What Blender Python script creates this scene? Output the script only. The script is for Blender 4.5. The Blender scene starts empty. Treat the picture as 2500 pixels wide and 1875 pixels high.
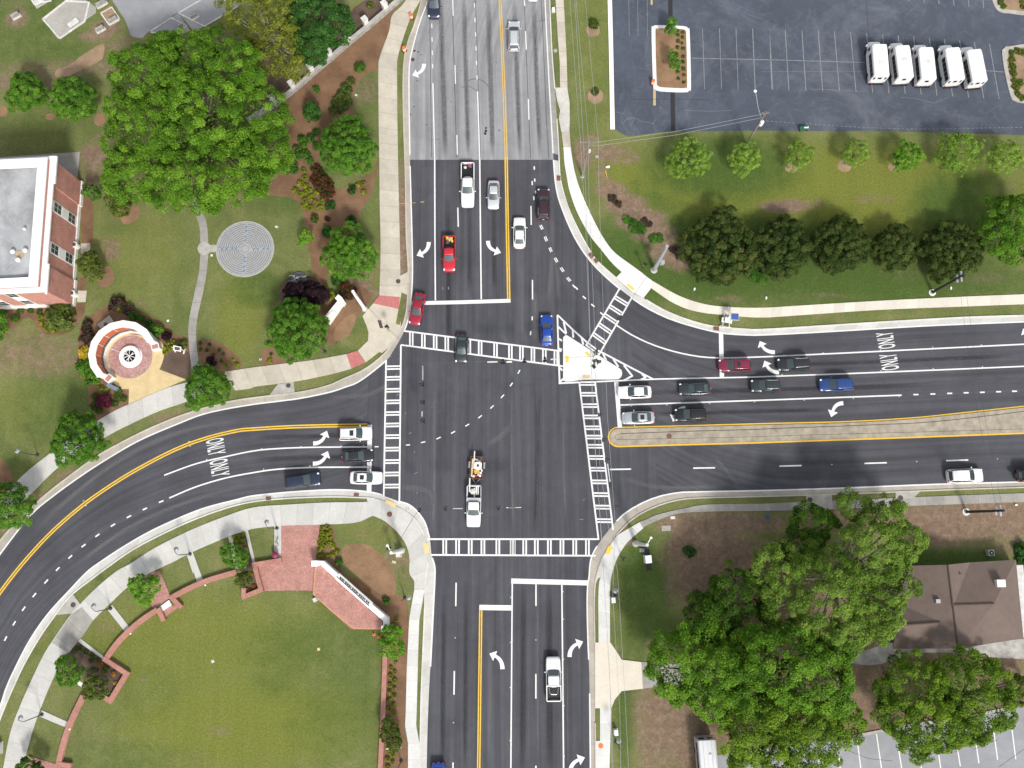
SKY, SUN, ANG, EXPO = 0.13, 2.0, 9, 0.72
import bpy, bmesh, math, random
import numpy as np
from mathutils import Vector, Matrix
R = math.radians
rnd = random.Random(7)
SC = bpy.context.scene
COL = SC.collection
# ------------------------------------------------------------ camera model
FPX = 2160.0; HC = 123.3; TILT = math.atan(350.0 / FPX)
UP = Vector((0, math.cos(TILT), math.sin(TILT)))
FW = Vector((0, math.sin(TILT), -math.cos(TILT)))
def W(p, z=0.0):
    """source pixel (2500x1875) -> world point at height z"""
    d = FW * FPX + Vector((1, 0, 0)) * (p[0] - 1250.0) + UP * (937.5 - p[1])
    t = (z - HC) / d.z
    return Vector((d.x * t, d.y * t, z))
def mpp(p, z=0.0):
    return (W((p[0] + 1, p[1]), z) - W(p, z)).length
TF = 640.0 / 2212.0
TO = {}
for i, r in enumerate('ABCD'):
    for j in range(4):
        TO[r + str(j + 1)] = ((0, 620, 1240, 1860)[j], (0, 465, 930, 1395)[i])
TO['F'] = (0, 0)
def sp(tile, x, y):
    if tile == 'F': return (x * 1.1302, y * 1.1302)
    o = TO[tile]; return (o[0] + x * TF, o[1] + y * TF)
def S(*a):
    """S('A1',x,y,x,y,'A2',x,y..) -> list of source pixels"""
    out = []; t = None; i = 0
    while i < len(a):
        if isinstance(a[i], str): t = a[i]; i += 1
        else: out.append(sp(t, a[i], a[i + 1])); i += 2
    return out
def smooth(pts, n=6, closed=False):
    P = [Vector((p[0], p[1])) for p in pts]; N = len(P); out = []
    if N < 3: return [tuple(p) for p in P]
    rng = range(N if closed else N - 1)
    for i in rng:
        p1, p2 = P[i], P[(i + 1) % N]
        p0 = P[i - 1] if (i > 0 or closed) else p1 * 2 - p2
        p3 = P[(i + 2) % N] if (i + 2 < N or closed) else p2 * 2 - p1
        for k in range(n):
            t = k / n; t2 = t * t; t3 = t2 * t
            q = 0.5 * ((2 * p1) + (p2 - p0) * t + (2 * p0 - 5 * p1 + 4 * p2 - p3) * t2 + (3 * p1 - p0 - 3 * p2 + p3) * t3)
            out.append((q.x, q.y))
    if not closed: out.append(tuple(P[-1]))
    return out
# ------------------------------------------------------------ objects
def tag(o, label=None, cat=None, group=None, kind=None):
    if label: o['label'] = label
    if cat: o['category'] = cat
    if group: o['group'] = group
    if kind: o['kind'] = kind
    return o
def thing(name, label, cat, loc=(0, 0, 0), rz=0.0, group=None):
    o = bpy.data.objects.new(name, None); COL.objects.link(o)
    o.location = loc; o.rotation_euler = (0, 0, rz); o.empty_display_size = 0.3
    return tag(o, label, cat, group)
def mk(name, verts, faces, m, parent=None, smooth_=False, uvs=None, mi=None, kind=None):
    me = bpy.data.meshes.new(name)
    me.from_pydata([tuple(v) for v in verts], [], faces)
    for x in (m if isinstance(m, (list, tuple)) else [m]): me.materials.append(x)
    if mi: me.polygons.foreach_set('material_index', mi)
    if uvs is not None:
        l = me.uv_layers.new(name='UVMap')
        l.data.foreach_set('uv', [c for f in faces for i in f for c in uvs[i]])
    if smooth_: me.polygons.foreach_set('use_smooth', [True] * len(faces))
    me.validate(); me.update()
    o = bpy.data.objects.new(name, me); COL.objects.link(o)
    if parent: o.parent = parent
    if kind: o['kind'] = kind
    return o
class MB:
    def __init__(s): s.v = []; s.f = []; s.m = []
    def add(s, v, f, m=0):
        b = len(s.v); s.v += [Vector(x) for x in v]; s.f += [tuple(i + b for i in q) for q in f]; s.m += [m] * len(f); return s
    def box(s, x0, x1, y0, y1, z0, z1, m=0, M=None):
        v = [Vector((x, y, z)) for z in (z0, z1) for x, y in ((x0, y0), (x1, y0), (x1, y1), (x0, y1))]
        if M: v = [M @ q for q in v]
        return s.add(v, [(3, 2, 1, 0), (4, 5, 6, 7), (0, 1, 5, 4), (1, 2, 6, 5), (2, 3, 7, 6), (3, 0, 4, 7)], m)
    def prism(s, pts, z0, z1, m=0, cap=True):
        n = len(pts); v = [(p[0], p[1], z0) for p in pts] + [(p[0], p[1], z1) for p in pts]
        a = sum(pts[i][0] * pts[(i + 1) % n][1] - pts[(i + 1) % n][0] * pts[i][1] for i in range(n))
        ccw = a > 0
        f = []
        for i in range(n):
            j = (i + 1) % n; q = (i, j, n + j, n + i); f.append(q if ccw else q[::-1])
        if cap:
            t = tuple(range(n, 2 * n)); f.append(t if ccw else t[::-1])
            t = tuple(range(n)); f.append(t[::-1] if ccw else t)
        return s.add(v, f, m)
    def lathe(s, prof, n=16, c=(0, 0), m=0, a0=0.0, cap=True):
        v = []; k = len(prof)
        for i in range(n):
            a = a0 + 2 * math.pi * i / n
            for r, z in prof: v.append((c[0] + r * math.cos(a), c[1] + r * math.sin(a), z))
        f = []
        for i in range(n):
            j = (i + 1) % n
            for q in range(k - 1): f.append((i * k + q, j * k + q, j * k + q + 1, i * k + q + 1))
        if cap: f.append(tuple(i * k + k - 1 for i in range(n))); f.append(tuple(i * k for i in range(n))[::-1])
        return s.add(v, f, m)
    def tube(s, pts, r, n=6, m=0):
        P = [Vector(p) for p in pts]; rs = r if isinstance(r, (list, tuple)) else [r] * len(P); v = []; f = []
        for i, p in enumerate(P):
            d = (P[min(i + 1, len(P) - 1)] - P[max(i - 1, 0)]).normalized()
            a = d.orthogonal().normalized() if i == 0 else (pa - d * pa.dot(d)).normalized()
            pa = a; b = d.cross(a)
            for k in range(n):
                t = 2 * math.pi * k / n; v.append(p + (a * math.cos(t) + b * math.sin(t)) * rs[i])
        for i in range(len(P) - 1):
            for k in range(n):
                l = (k + 1) % n; f.append((i * n + k, i * n + l, (i + 1) * n + l, (i + 1) * n + k))
        f.append(tuple(range(n))[::-1]); f.append(tuple((len(P) - 1) * n + k for k in range(n)))
        return s.add(v, f, m)
    def build(s, name, m, parent=None, smooth_=False, bevel=0, kind=None):
        o = mk(name, s.v, s.f, m, parent, smooth_, mi=s.m, kind=kind)
        if bevel:
            b = o.modifiers.new('bevel', 'BEVEL'); b.width = bevel; b.segments = 2; b.limit_method = 'ANGLE'; b.angle_limit = R(35)
        return o
def poly(name, px, z, m, parent=None, kind='structure', uvdir=None, world=False):
    P = [Vector(p) if world else W(p, z) for p in px]
    a = sum(P[i].x * P[(i + 1) % len(P)].y - P[(i + 1) % len(P)].x * P[i].y for i in range(len(P)))
    if a < 0: P.reverse()
    uv = None
    if uvdir is not None:
        c, s_ = math.cos(uvdir), math.sin(uvdir)
        uv = [(-p.x * s_ + p.y * c, p.x * c + p.y * s_) for p in P]
    for p in P: p.z = z
    return mk(name, P, [tuple(range(len(P)))], m, parent, uvs=uv, kind=None if parent else kind)
def slab(name, px, h, m, parent=None, kind='structure', z0=0.0):
    P = [W(p, h) for p in px]
    return MB().prism([(p.x, p.y) for p in P], z0, h).build(name, m, parent, kind=None if parent else kind)
def resample(P, n):
    L = [0.0]
    for i in range(1, len(P)): L.append(L[-1] + (P[i] - P[i - 1]).length)
    out = []; j = 0
    for k in range(n):
        t = L[-1] * k / (n - 1)
        while j < len(P) - 2 and L[j + 1] < t: j += 1
        d = L[j + 1] - L[j]; u = (t - L[j]) / d if d > 0 else 0
        out.append(P[j].lerp(P[j + 1], min(max(u, 0), 1)))
    return out, L[-1]
def strip(name, Lp, Rp, z, m, parent=None, n=60, h=None, kind='structure', world=False):
    A = [Vector((p[0], p[1], z)) if world else W(p, z) for p in Lp]; B = [Vector((p[0], p[1], z)) if world else W(p, z) for p in Rp]
    A, la = resample(A, n); B, lb = resample(B, n)
    v = []; uv = []; f = []; ln = (la + lb) / 2
    for i in range(n):
        w = (A[i] - B[i]).length; v += [A[i], B[i]]; t = ln * i / (n - 1); uv += [(0, t), (w, t)]
    for i in range(n - 1): f.append((2 * i, 2 * i + 1, 2 * i + 3, 2 * i + 2))
    q = f[0]; nn = (v[q[1]] - v[q[0]]).cross(v[q[2]] - v[q[0]])
    if nn.z < 0: f = [x[::-1] for x in f]
    if h:
        b = len(v); v += [Vector((p.x, p.y, z - h)) for p in v[:b]]; uv += uv[:b]
        for i in range(n - 1):
            f.append((2 * i, 2 * i + 2, b + 2 * i + 2, b + 2 * i)); f.append((2 * i + 3, 2 * i + 1, b + 2 * i + 1, b + 2 * i + 3))
        f.append((1, 0, b, b + 1)); f.append((2 * n - 2, 2 * n - 1, b + 2 * n - 1, b + 2 * n - 2))
    return mk(name, v, f, m, parent, uvs=uv, kind=None if parent else kind)
def offset(P, d):
    out = []
    for i, p in enumerate(P):
        t = P[min(i + 1, len(P) - 1)] - P[max(i - 1, 0)]
        nrm = Vector((-t.y, t.x, 0)).normalized(); out.append(p + nrm * d)
    return out
def ribbon(name, px, w, z, m, parent=None, h=None, off=0.0, kind='structure', n=None):
    P = [W(p, z) for p in px]
    n = n or max(2, len(P))
    return strip(name, offset(P, off + w / 2), offset(P, off - w / 2), z, m, parent, n=n, h=h, kind=kind, world=True)
# ------------------------------------------------------------ materials
def nm(name):
    m = bpy.data.materials.new(name); m.use_nodes = True
    nt = m.node_tree; b = nt.nodes['Principled BSDF']; return m, nt, b
def N(nt, t, **k):
    n = nt.nodes.new(t)
    for a, b in k.items():
        if a.startswith('i_'): n.inputs[a[2:]].default_value = b
        else: setattr(n, a, b)
    return n
def noise(nt, scale, detail=4, rough=0.6, vec=None, stretch=None, uv=False, distort=0.0):
    if uv:
        src = N(nt, 'ShaderNodeUVMap').outputs[0]
    else:
        src = vec or N(nt, 'ShaderNodeNewGeometry').outputs['Position']
    if stretch:
        mp = N(nt, 'ShaderNodeMapping'); mp.inputs['Scale'].default_value = stretch
        nt.links.new(src, mp.inputs['Vector']); src = mp.outputs[0]
    n = N(nt, 'ShaderNodeTexNoise'); n.inputs['Scale'].default_value = scale
    n.inputs['Detail'].default_value = detail; n.inputs['Roughness'].default_value = rough; n.inputs['Distortion'].default_value = distort
    nt.links.new(src, n.inputs['Vector']); return n.outputs['Fac']
def ramp(nt, fac, stops, interp='LINEAR'):
    r = N(nt, 'ShaderNodeValToRGB'); e = r.color_ramp; e.interpolation = interp
    while len(e.elements) < len(stops): e.elements.new(0.5)
    for x, (p, c) in zip(e.elements, stops):
        x.position = p; x.color = (c, c, c, 1) if isinstance(c, (int, float)) else (*c, 1)
    nt.links.new(fac, r.inputs[0]); return r.outputs[0]
def mix(nt, a, b, fac, mode='MIX'):
    m = N(nt, 'ShaderNodeMix', data_type='RGBA', blend_type=mode)
    for s, v in ((m.inputs['A'], a), (m.inputs['B'], b), (m.inputs['Factor'], fac)):
        if isinstance(v, bpy.types.NodeSocket): nt.links.new(v, s)
        elif isinstance(v, (int, float)): s.default_value = v
        else: s.default_value = (*v, 1)
    return m.outputs['Result']
def bump(nt, b, h, dist, strength=0.5):
    n = N(nt, 'ShaderNodeBump'); n.inputs['Distance'].default_value = dist; n.inputs['Strength'].default_value = strength
    nt.links.new(h, n.inputs['Height']); nt.links.new(n.outputs[0], b.inputs['Normal'])
def flat(name, c, rough=0.6, var=0.15, scale=3.0, metal=0.0, coat=0.0, spec=0.5, fine=0.0):
    m, nt, b = nm(name)
    if var > 0:
        f = noise(nt, scale, 5, 0.65); lo = tuple(x * (1 - var) for x in c); hi = tuple(min(1, x * (1 + var)) for x in c)
        col = ramp(nt, f, [(0.3, lo), (0.7, hi)])
        if fine: col = mix(nt, col, ramp(nt, noise(nt, 14, 3, 0.7), [(0.3, 1 - fine), (0.7, 1 + 0 * fine)]), 1.0, 'MULTIPLY')
        nt.links.new(col, b.inputs['Base Color'])
    else: b.inputs['Base Color'].default_value = (*c, 1)
    b.inputs['Roughness'].default_value = rough; b.inputs['Metallic'].default_value = metal
    b.inputs['Coat Weight'].default_value = coat; b.inputs['Specular IOR Level'].default_value = spec
    return m
def asphalt(name, c, track=0.25, grain=0.35, cloud=0.2, tint=None, cloudscale=0.12, streak=3.2):
    m, nt, b = nm(name)
    g = noise(nt, 9, 4, 0.8); cl = noise(nt, cloudscale, 6, 0.6, distort=0.6); med = noise(nt, 0.9, 4, 0.7)
    col = ramp(nt, g, [(0.25, tuple(x * (1 - grain) for x in c)), (0.75, tuple(x * (1 + grain) for x in c))])
    col = mix(nt, col, ramp(nt, cl, [(0.3, 1 - cloud), (0.7, 1 + cloud)]), 1.0, 'MULTIPLY')
    col = mix(nt, col, ramp(nt, med, [(0.3, 0.93), (0.7, 1.07)]), 1.0, 'MULTIPLY')
    if track:
        st = noise(nt, streak, 4, 0.62, uv=True, stretch=(0.33, 0.006, 1))
        col = mix(nt, col, ramp(nt, st, [(0.32, 1 - track), (0.5, 1.0), (0.68, 1 + track)]), 1.0, 'MULTIPLY')
    if tint: 
        t = noise(nt, 0.07, 5, 0.75, distort=1.5); col = mix(nt, col, tint, ramp(nt, t, [(0.50, 0.0), (0.74, 0.5)]))
        t = noise(nt, 0.35, 7, 0.75, distort=2.2); col = mix(nt, col, tint, ramp(nt, t, [(0.52, 0.0), (0.78, 0.4)]))
    nt.links.new(col, b.inputs['Base Color']); b.inputs['Roughness'].default_value = 0.85; b.inputs['Specular IOR Level'].default_value = 0.3
    return m
def paving(name, c, joint=1.5, jw=0.03, jd=0.6, var=0.14, cross=False):
    m, nt, b = nm(name)
    f = noise(nt, 0.5, 6, 0.7); col = ramp(nt, f, [(0.3, tuple(x * (1 - var) for x in c)), (0.7, tuple(x * (1 + var) for x in c))])
    col = mix(nt, col, ramp(nt, noise(nt, 6, 4, 0.75), [(0.3, 0.88), (0.7, 1.06)]), 1.0, 'MULTIPLY')
    uv = N(nt, 'ShaderNodeUVMap'); sx = N(nt, 'ShaderNodeSeparateXYZ'); nt.links.new(uv.outputs[0], sx.inputs[0])
    d = N(nt, 'ShaderNodeMath', operation='DIVIDE'); d.inputs[1].default_value = joint; nt.links.new(sx.outputs['Y'], d.inputs[0])
    fl = N(nt, 'ShaderNodeMath', operation='FLOOR'); nt.links.new(d.outputs[0], fl.inputs[0])
    wn = N(nt, 'ShaderNodeTexWhiteNoise', noise_dimensions='1D'); nt.links.new(fl.outputs[0], wn.inputs['W'])
    col = mix(nt, col, ramp(nt, wn.outputs['Value'], [(0, 0.9), (1, 1.05)]), 1.0, 'MULTIPLY')
    fr = N(nt, 'ShaderNodeMath', operation='FRACT'); nt.links.new(d.outputs[0], fr.inputs[0])
    lt = N(nt, 'ShaderNodeMath', operation='GREATER_THAN'); lt.inputs[1].default_value = 1 - jw / joint; nt.links.new(fr.outputs[0], lt.inputs[0])
    col = mix(nt, col, tuple(x * (1 - jd) for x in c), lt.outputs[0])
    nt.links.new(col, b.inputs['Base Color']); b.inputs['Roughness'].default_value = 0.85
    return m
def brickmat(name, c1, c2, mortar, scale=4.0, coord='pos'):
    m, nt, b = nm(name)
    t = N(nt, 'ShaderNodeTexBrick'); t.inputs['Color1'].default_value = (*c1, 1); t.inputs['Color2'].default_value = (*c2, 1); t.inputs['Mortar'].default_value = (*mortar, 1)
    t.inputs['Scale'].default_value = scale; t.inputs['Mortar Size'].default_value = 0.02
    g = N(nt, 'ShaderNodeNewGeometry')
    if coord == 'wall':
        sx = N(nt, 'ShaderNodeSeparateXYZ'); nt.links.new(g.outputs['Position'], sx.inputs[0])
        ad = N(nt, 'ShaderNodeMath', operation='ADD'); nt.links.new(sx.outputs[0], ad.inputs[0]); nt.links.new(sx.outputs[1], ad.inputs[1])
        cb = N(nt, 'ShaderNodeCombineXYZ'); nt.links.new(ad.outputs[0], cb.inputs[0]); nt.links.new(sx.outputs[2], cb.inputs[1]); nt.links.new(cb.outputs[0], t.inputs['Vector'])
    else: nt.links.new(g.outputs['Position'], t.inputs['Vector'])
    col = mix(nt, t.outputs[0], ramp(nt, noise(nt, 0.8, 6, 0.75), [(0.3, 0.75), (0.7, 1.15)]), 1.0, 'MULTIPLY')
    col = mix(nt, col, ramp(nt, noise(nt, 7, 3, 0.75), [(0.3, 0.8), (0.7, 1.15)]), 1.0, 'MULTIPLY')
    nt.links.new(col, b.inputs['Base Color']); b.inputs['Roughness'].default_value = 0.85; return m
def mulchmat(name, c):
    m, nt, b = nm(name)
    col = ramp(nt, noise(nt, 7, 5, 0.8), [(0.25, tuple(x * 0.55 for x in c)), (0.5, c), (0.75, tuple(x * 1.5 for x in c))])
    col = mix(nt, col, ramp(nt, noise(nt, 0.35, 5, 0.65), [(0.3, 0.7), (0.7, 1.25)]), 1.0, 'MULTIPLY')
    nt.links.new(col, b.inputs['Base Color']); b.inputs['Roughness'].default_value = 0.95; b.inputs['Specular IOR Level'].default_value = 0.1
    bump(nt, b, noise(nt, 9, 4, 0.7), 0.06); return m
def leafmat(name, dark, mid, bright, trans=0.3):
    m, nt, b = nm(name)
    a = N(nt, 'ShaderNodeAttribute', attribute_name='tint')
    oi = N(nt, 'ShaderNodeObjectInfo')
    col = ramp(nt, a.outputs['Fac'], [(0.1, dark), (0.5, mid), (0.9, bright)])
    col = mix(nt, col, ramp(nt, oi.outputs['Random'], [(0, (0.85, 0.88, 0.85)), (1, (1.12, 1.08, 1.05))]), 1.0, 'MULTIPLY')
    nt.links.new(col, b.inputs['Base Color']); b.inputs['Roughness'].default_value = 0.6; b.inputs['Specular IOR Level'].default_value = 0.15
    tr = N(nt, 'ShaderNodeBsdfTranslucent'); nt.links.new(col, tr.inputs['Color'])
    ms = N(nt, 'ShaderNodeMixShader'); ms.inputs[0].default_value = trans
    nt.links.new(b.outputs[0], ms.inputs[1]); nt.links.new(tr.outputs[0], ms.inputs[2])
    nt.links.new(ms.outputs[0], nt.nodes['Material Output'].inputs['Surface']); return m
M = {}
M['asph'] = asphalt('fresh asphalt', (0.066, 0.067, 0.077), 0.26, 0.34, 0.18)
M['asph_old'] = asphalt('worn grey asphalt', (0.245, 0.247, 0.255), 0.22, 0.18, 0.12)
M['asph_lot'] = asphalt('sealed car park asphalt', (0.066, 0.077, 0.101), 0, 0.28, 0.2, tint=(0.19, 0.205, 0.23))
M['asph_grey'] = asphalt('pale car park asphalt', (0.28, 0.285, 0.30), 0, 0.16, 0.12)
M['gravel'] = asphalt('grey gravel', (0.28, 0.285, 0.30), 0, 0.3, 0.14)
M['tar'] = flat('tar patch', (0.022, 0.022, 0.026), 0.7, 0.2)
M['white_line'] = flat('white road paint', (0.72, 0.72, 0.71), 0.7, 0.07, 2.0, fine=0.06)
M['worn_line'] = flat('worn white paint', (0.225, 0.23, 0.24), 0.8, 0.35, 3.0)
M['yellow_line'] = flat('yellow road paint', (0.70, 0.44, 0.045), 0.7, 0.12, 2.0)
M['walk'] = paving('tan concrete', (0.50, 0.455, 0.375), 2.4, 0.05, 0.4)
M['walk_grey'] = paving('weathered concrete', (0.32, 0.305, 0.28), 2.4, 0.05, 0.4, 0.2)
M['walk_white'] = paving('new white concrete', (0.70, 0.69, 0.67), 3.0, 0.035, 0.2, 0.05)
M['walk_cream'] = paving('new cream concrete', (0.67, 0.625, 0.535), 1.5, 0.03, 0.14, 0.05)
M['walk_light'] = paving('light concrete', (0.62, 0.615, 0.59), 2.0, 0.035, 0.25, 0.08)
M['walk_pale'] = paving('pale concrete', (0.52, 0.51, 0.48), 2.2, 0.05, 0.3, 0.1)
M['gutter'] = paving('gutter concrete', (0.40, 0.365, 0.31), 3.0, 0.05, 0.35, 0.16)
M['gutter_new'] = paving('pale gutter concrete', (0.54, 0.525, 0.49), 3.0, 0.05, 0.3, 0.12)
M['kerb'] = paving('kerb concrete', (0.50, 0.465, 0.40), 3.0, 0.05, 0.3, 0.12)
M['kerb_new'] = paving('pale kerb concrete', (0.63, 0.62, 0.59), 3.0, 0.05, 0.3, 0.08)
M['conc'] = flat('concrete', (0.42, 0.40, 0.36), 0.85, 0.2, 1.2, fine=0.2)
M['median'] = flat('stained median concrete', (0.36, 0.315, 0.245), 0.85, 0.3, 0.8, fine=0.2)
M['tan_plaza'] = flat('tan plaza concrete', (0.60, 0.47, 0.25), 0.8, 0.12, 0.9, fine=0.1)
M['redpave'] = flat('red stamped paving', (0.50, 0.17, 0.16), 0.8, 0.15, 2.0, fine=0.2)
M['brickpave'] = brickmat('red brick paving', (0.50, 0.225, 0.18), (0.34, 0.145, 0.125), (0.40, 0.30, 0.25), 2.2)
M['brickwall'] = brickmat('red wall brick', (0.54, 0.23, 0.18), (0.43, 0.18, 0.14), (0.48, 0.33, 0.27), 2.5, 'wall')
M['brickcap'] = brickmat('brick wall top', (0.44, 0.19, 0.145), (0.37, 0.155, 0.12), (0.42, 0.28, 0.23), 2.0)
M['pavring'] = brickmat('mottled memorial pavers', (0.47, 0.31, 0.29), (0.33, 0.13, 0.12), (0.45, 0.33, 0.30), 2.6)
M['yellowpad'] = flat('yellow tactile paving', (0.82, 0.52, 0.06), 0.8, 0.1)
M['yellowpad_pale'] = flat('faded yellow tactile paving', (0.72, 0.52, 0.22), 0.8, 0.1)
M['mulch'] = mulchmat('bark mulch', (0.195, 0.115, 0.068))
M['mulch_dark'] = mulchmat('old bark mulch', (0.120, 0.084, 0.064))
M['straw'] = mulchmat('pine straw', (0.25, 0.155, 0.09))
M['soil'] = mulchmat('bare soil', (0.30, 0.205, 0.135))
M['white'] = flat('white paint', (0.80, 0.80, 0.79), 0.5, 0.04)
M['offwhite'] = flat('white stone', (0.74, 0.73, 0.70), 0.7, 0.1, 1.5, fine=0.08)
M['stone'] = flat('grey stone', (0.34, 0.33, 0.31), 0.85, 0.35, 1.6, fine=0.3)
M['palestone'] = flat('pale stone', (0.62, 0.61, 0.58), 0.85, 0.2, 1.6, fine=0.15)
M['black'] = flat('black plastic', (0.012, 0.012, 0.013), 0.45, 0)
M['rubber'] = flat('tyre rubber', (0.015, 0.015, 0.015), 0.9, 0)
M['alloy'] = flat('alloy', (0.55, 0.55, 0.56), 0.35, 0, metal=0.8)
M['steel'] = flat('galvanised steel', (0.42, 0.43, 0.45), 0.5, 0.1, metal=0.4)
M['darksteel'] = flat('dark painted steel', (0.05, 0.052, 0.058), 0.5, 0.1)
M['chrome'] = flat('bright trim', (0.75, 0.75, 0.76), 0.25, 0, metal=0.9)
M['wood'] = flat('timber', (0.16, 0.12, 0.085), 0.85, 0.25, 2.0)
M['woodpole'] = flat('weathered pole timber', (0.20, 0.175, 0.15), 0.85, 0.25, 2.0)
M['blackwood'] = flat('black pole', (0.016, 0.016, 0.017), 0.7, 0.1)
M['rust'] = flat('rusty iron', (0.17, 0.075, 0.05), 0.8, 0.3, 4)
M['iron'] = flat('dark iron', (0.07, 0.05, 0.045), 0.7, 0.2, 4)
M['orange'] = flat('orange plastic', (0.80, 0.16, 0.03), 0.5, 0.05)
M['red'] = flat('red plastic', (0.55, 0.03, 0.03), 0.4, 0)
M['taill'] = flat('red lamp lens', (0.42, 0.015, 0.015), 0.25, 0)
M['headl'] = flat('clear lamp lens', (0.72, 0.74, 0.76), 0.15, 0)
M['glass'] = flat('dark tinted glass', (0.018, 0.028, 0.030), 0.06, 0, spec=0.7)
M['glass_win'] = flat('window glass', (0.045, 0.065, 0.07), 0.08, 0, spec=0.8)
M['glass_black'] = flat('black glass', (0.008, 0.009, 0.012), 0.08, 0, spec=0.5)
M['yellow'] = flat('yellow plastic', (0.75, 0.50, 0.05), 0.5, 0.05)
M['blue'] = flat('blue panel', (0.05, 0.10, 0.30), 0.3, 0.1)
M['maroon'] = flat('maroon plastic', (0.22, 0.02, 0.07), 0.4, 0)
M['roofing'] = asphalt('grey roof membrane', (0.30, 0.31, 0.32), 0, 0.08, 0.3, tint=(0.55, 0.56, 0.565), cloudscale=0.2)
M['shingle'] = flat('brown shingles', (0.162, 0.120, 0.100), 0.9, 0.10, 1.0, fine=0.22)
M['copper'] = flat('rust red panel', (0.42, 0.11, 0.045), 0.6, 0.1, 2)
M['granite'] = flat('dark granite', (0.05, 0.05, 0.055), 0.4, 0.4, 8)
M['slate'] = flat('blue grey labyrinth paving', (0.36, 0.36, 0.352), 0.8, 0.12, 1.5, fine=0.12)
M['slateline'] = flat('slate line', (0.125, 0.14, 0.165), 0.8, 0.1)
M['blueline'] = flat('blue joint', (0.13, 0.22, 0.33), 0.8, 0.1)
M['bark'] = flat('bark', (0.13, 0.105, 0.08), 0.9, 0.3, 3)
M['barkpale'] = flat('pale bark', (0.33, 0.29, 0.25), 0.9, 0.2, 3)
M['plotgravel'] = asphalt('pale plot gravel', (0.37, 0.355, 0.32), 0, 0.35, 0.2)
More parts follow.
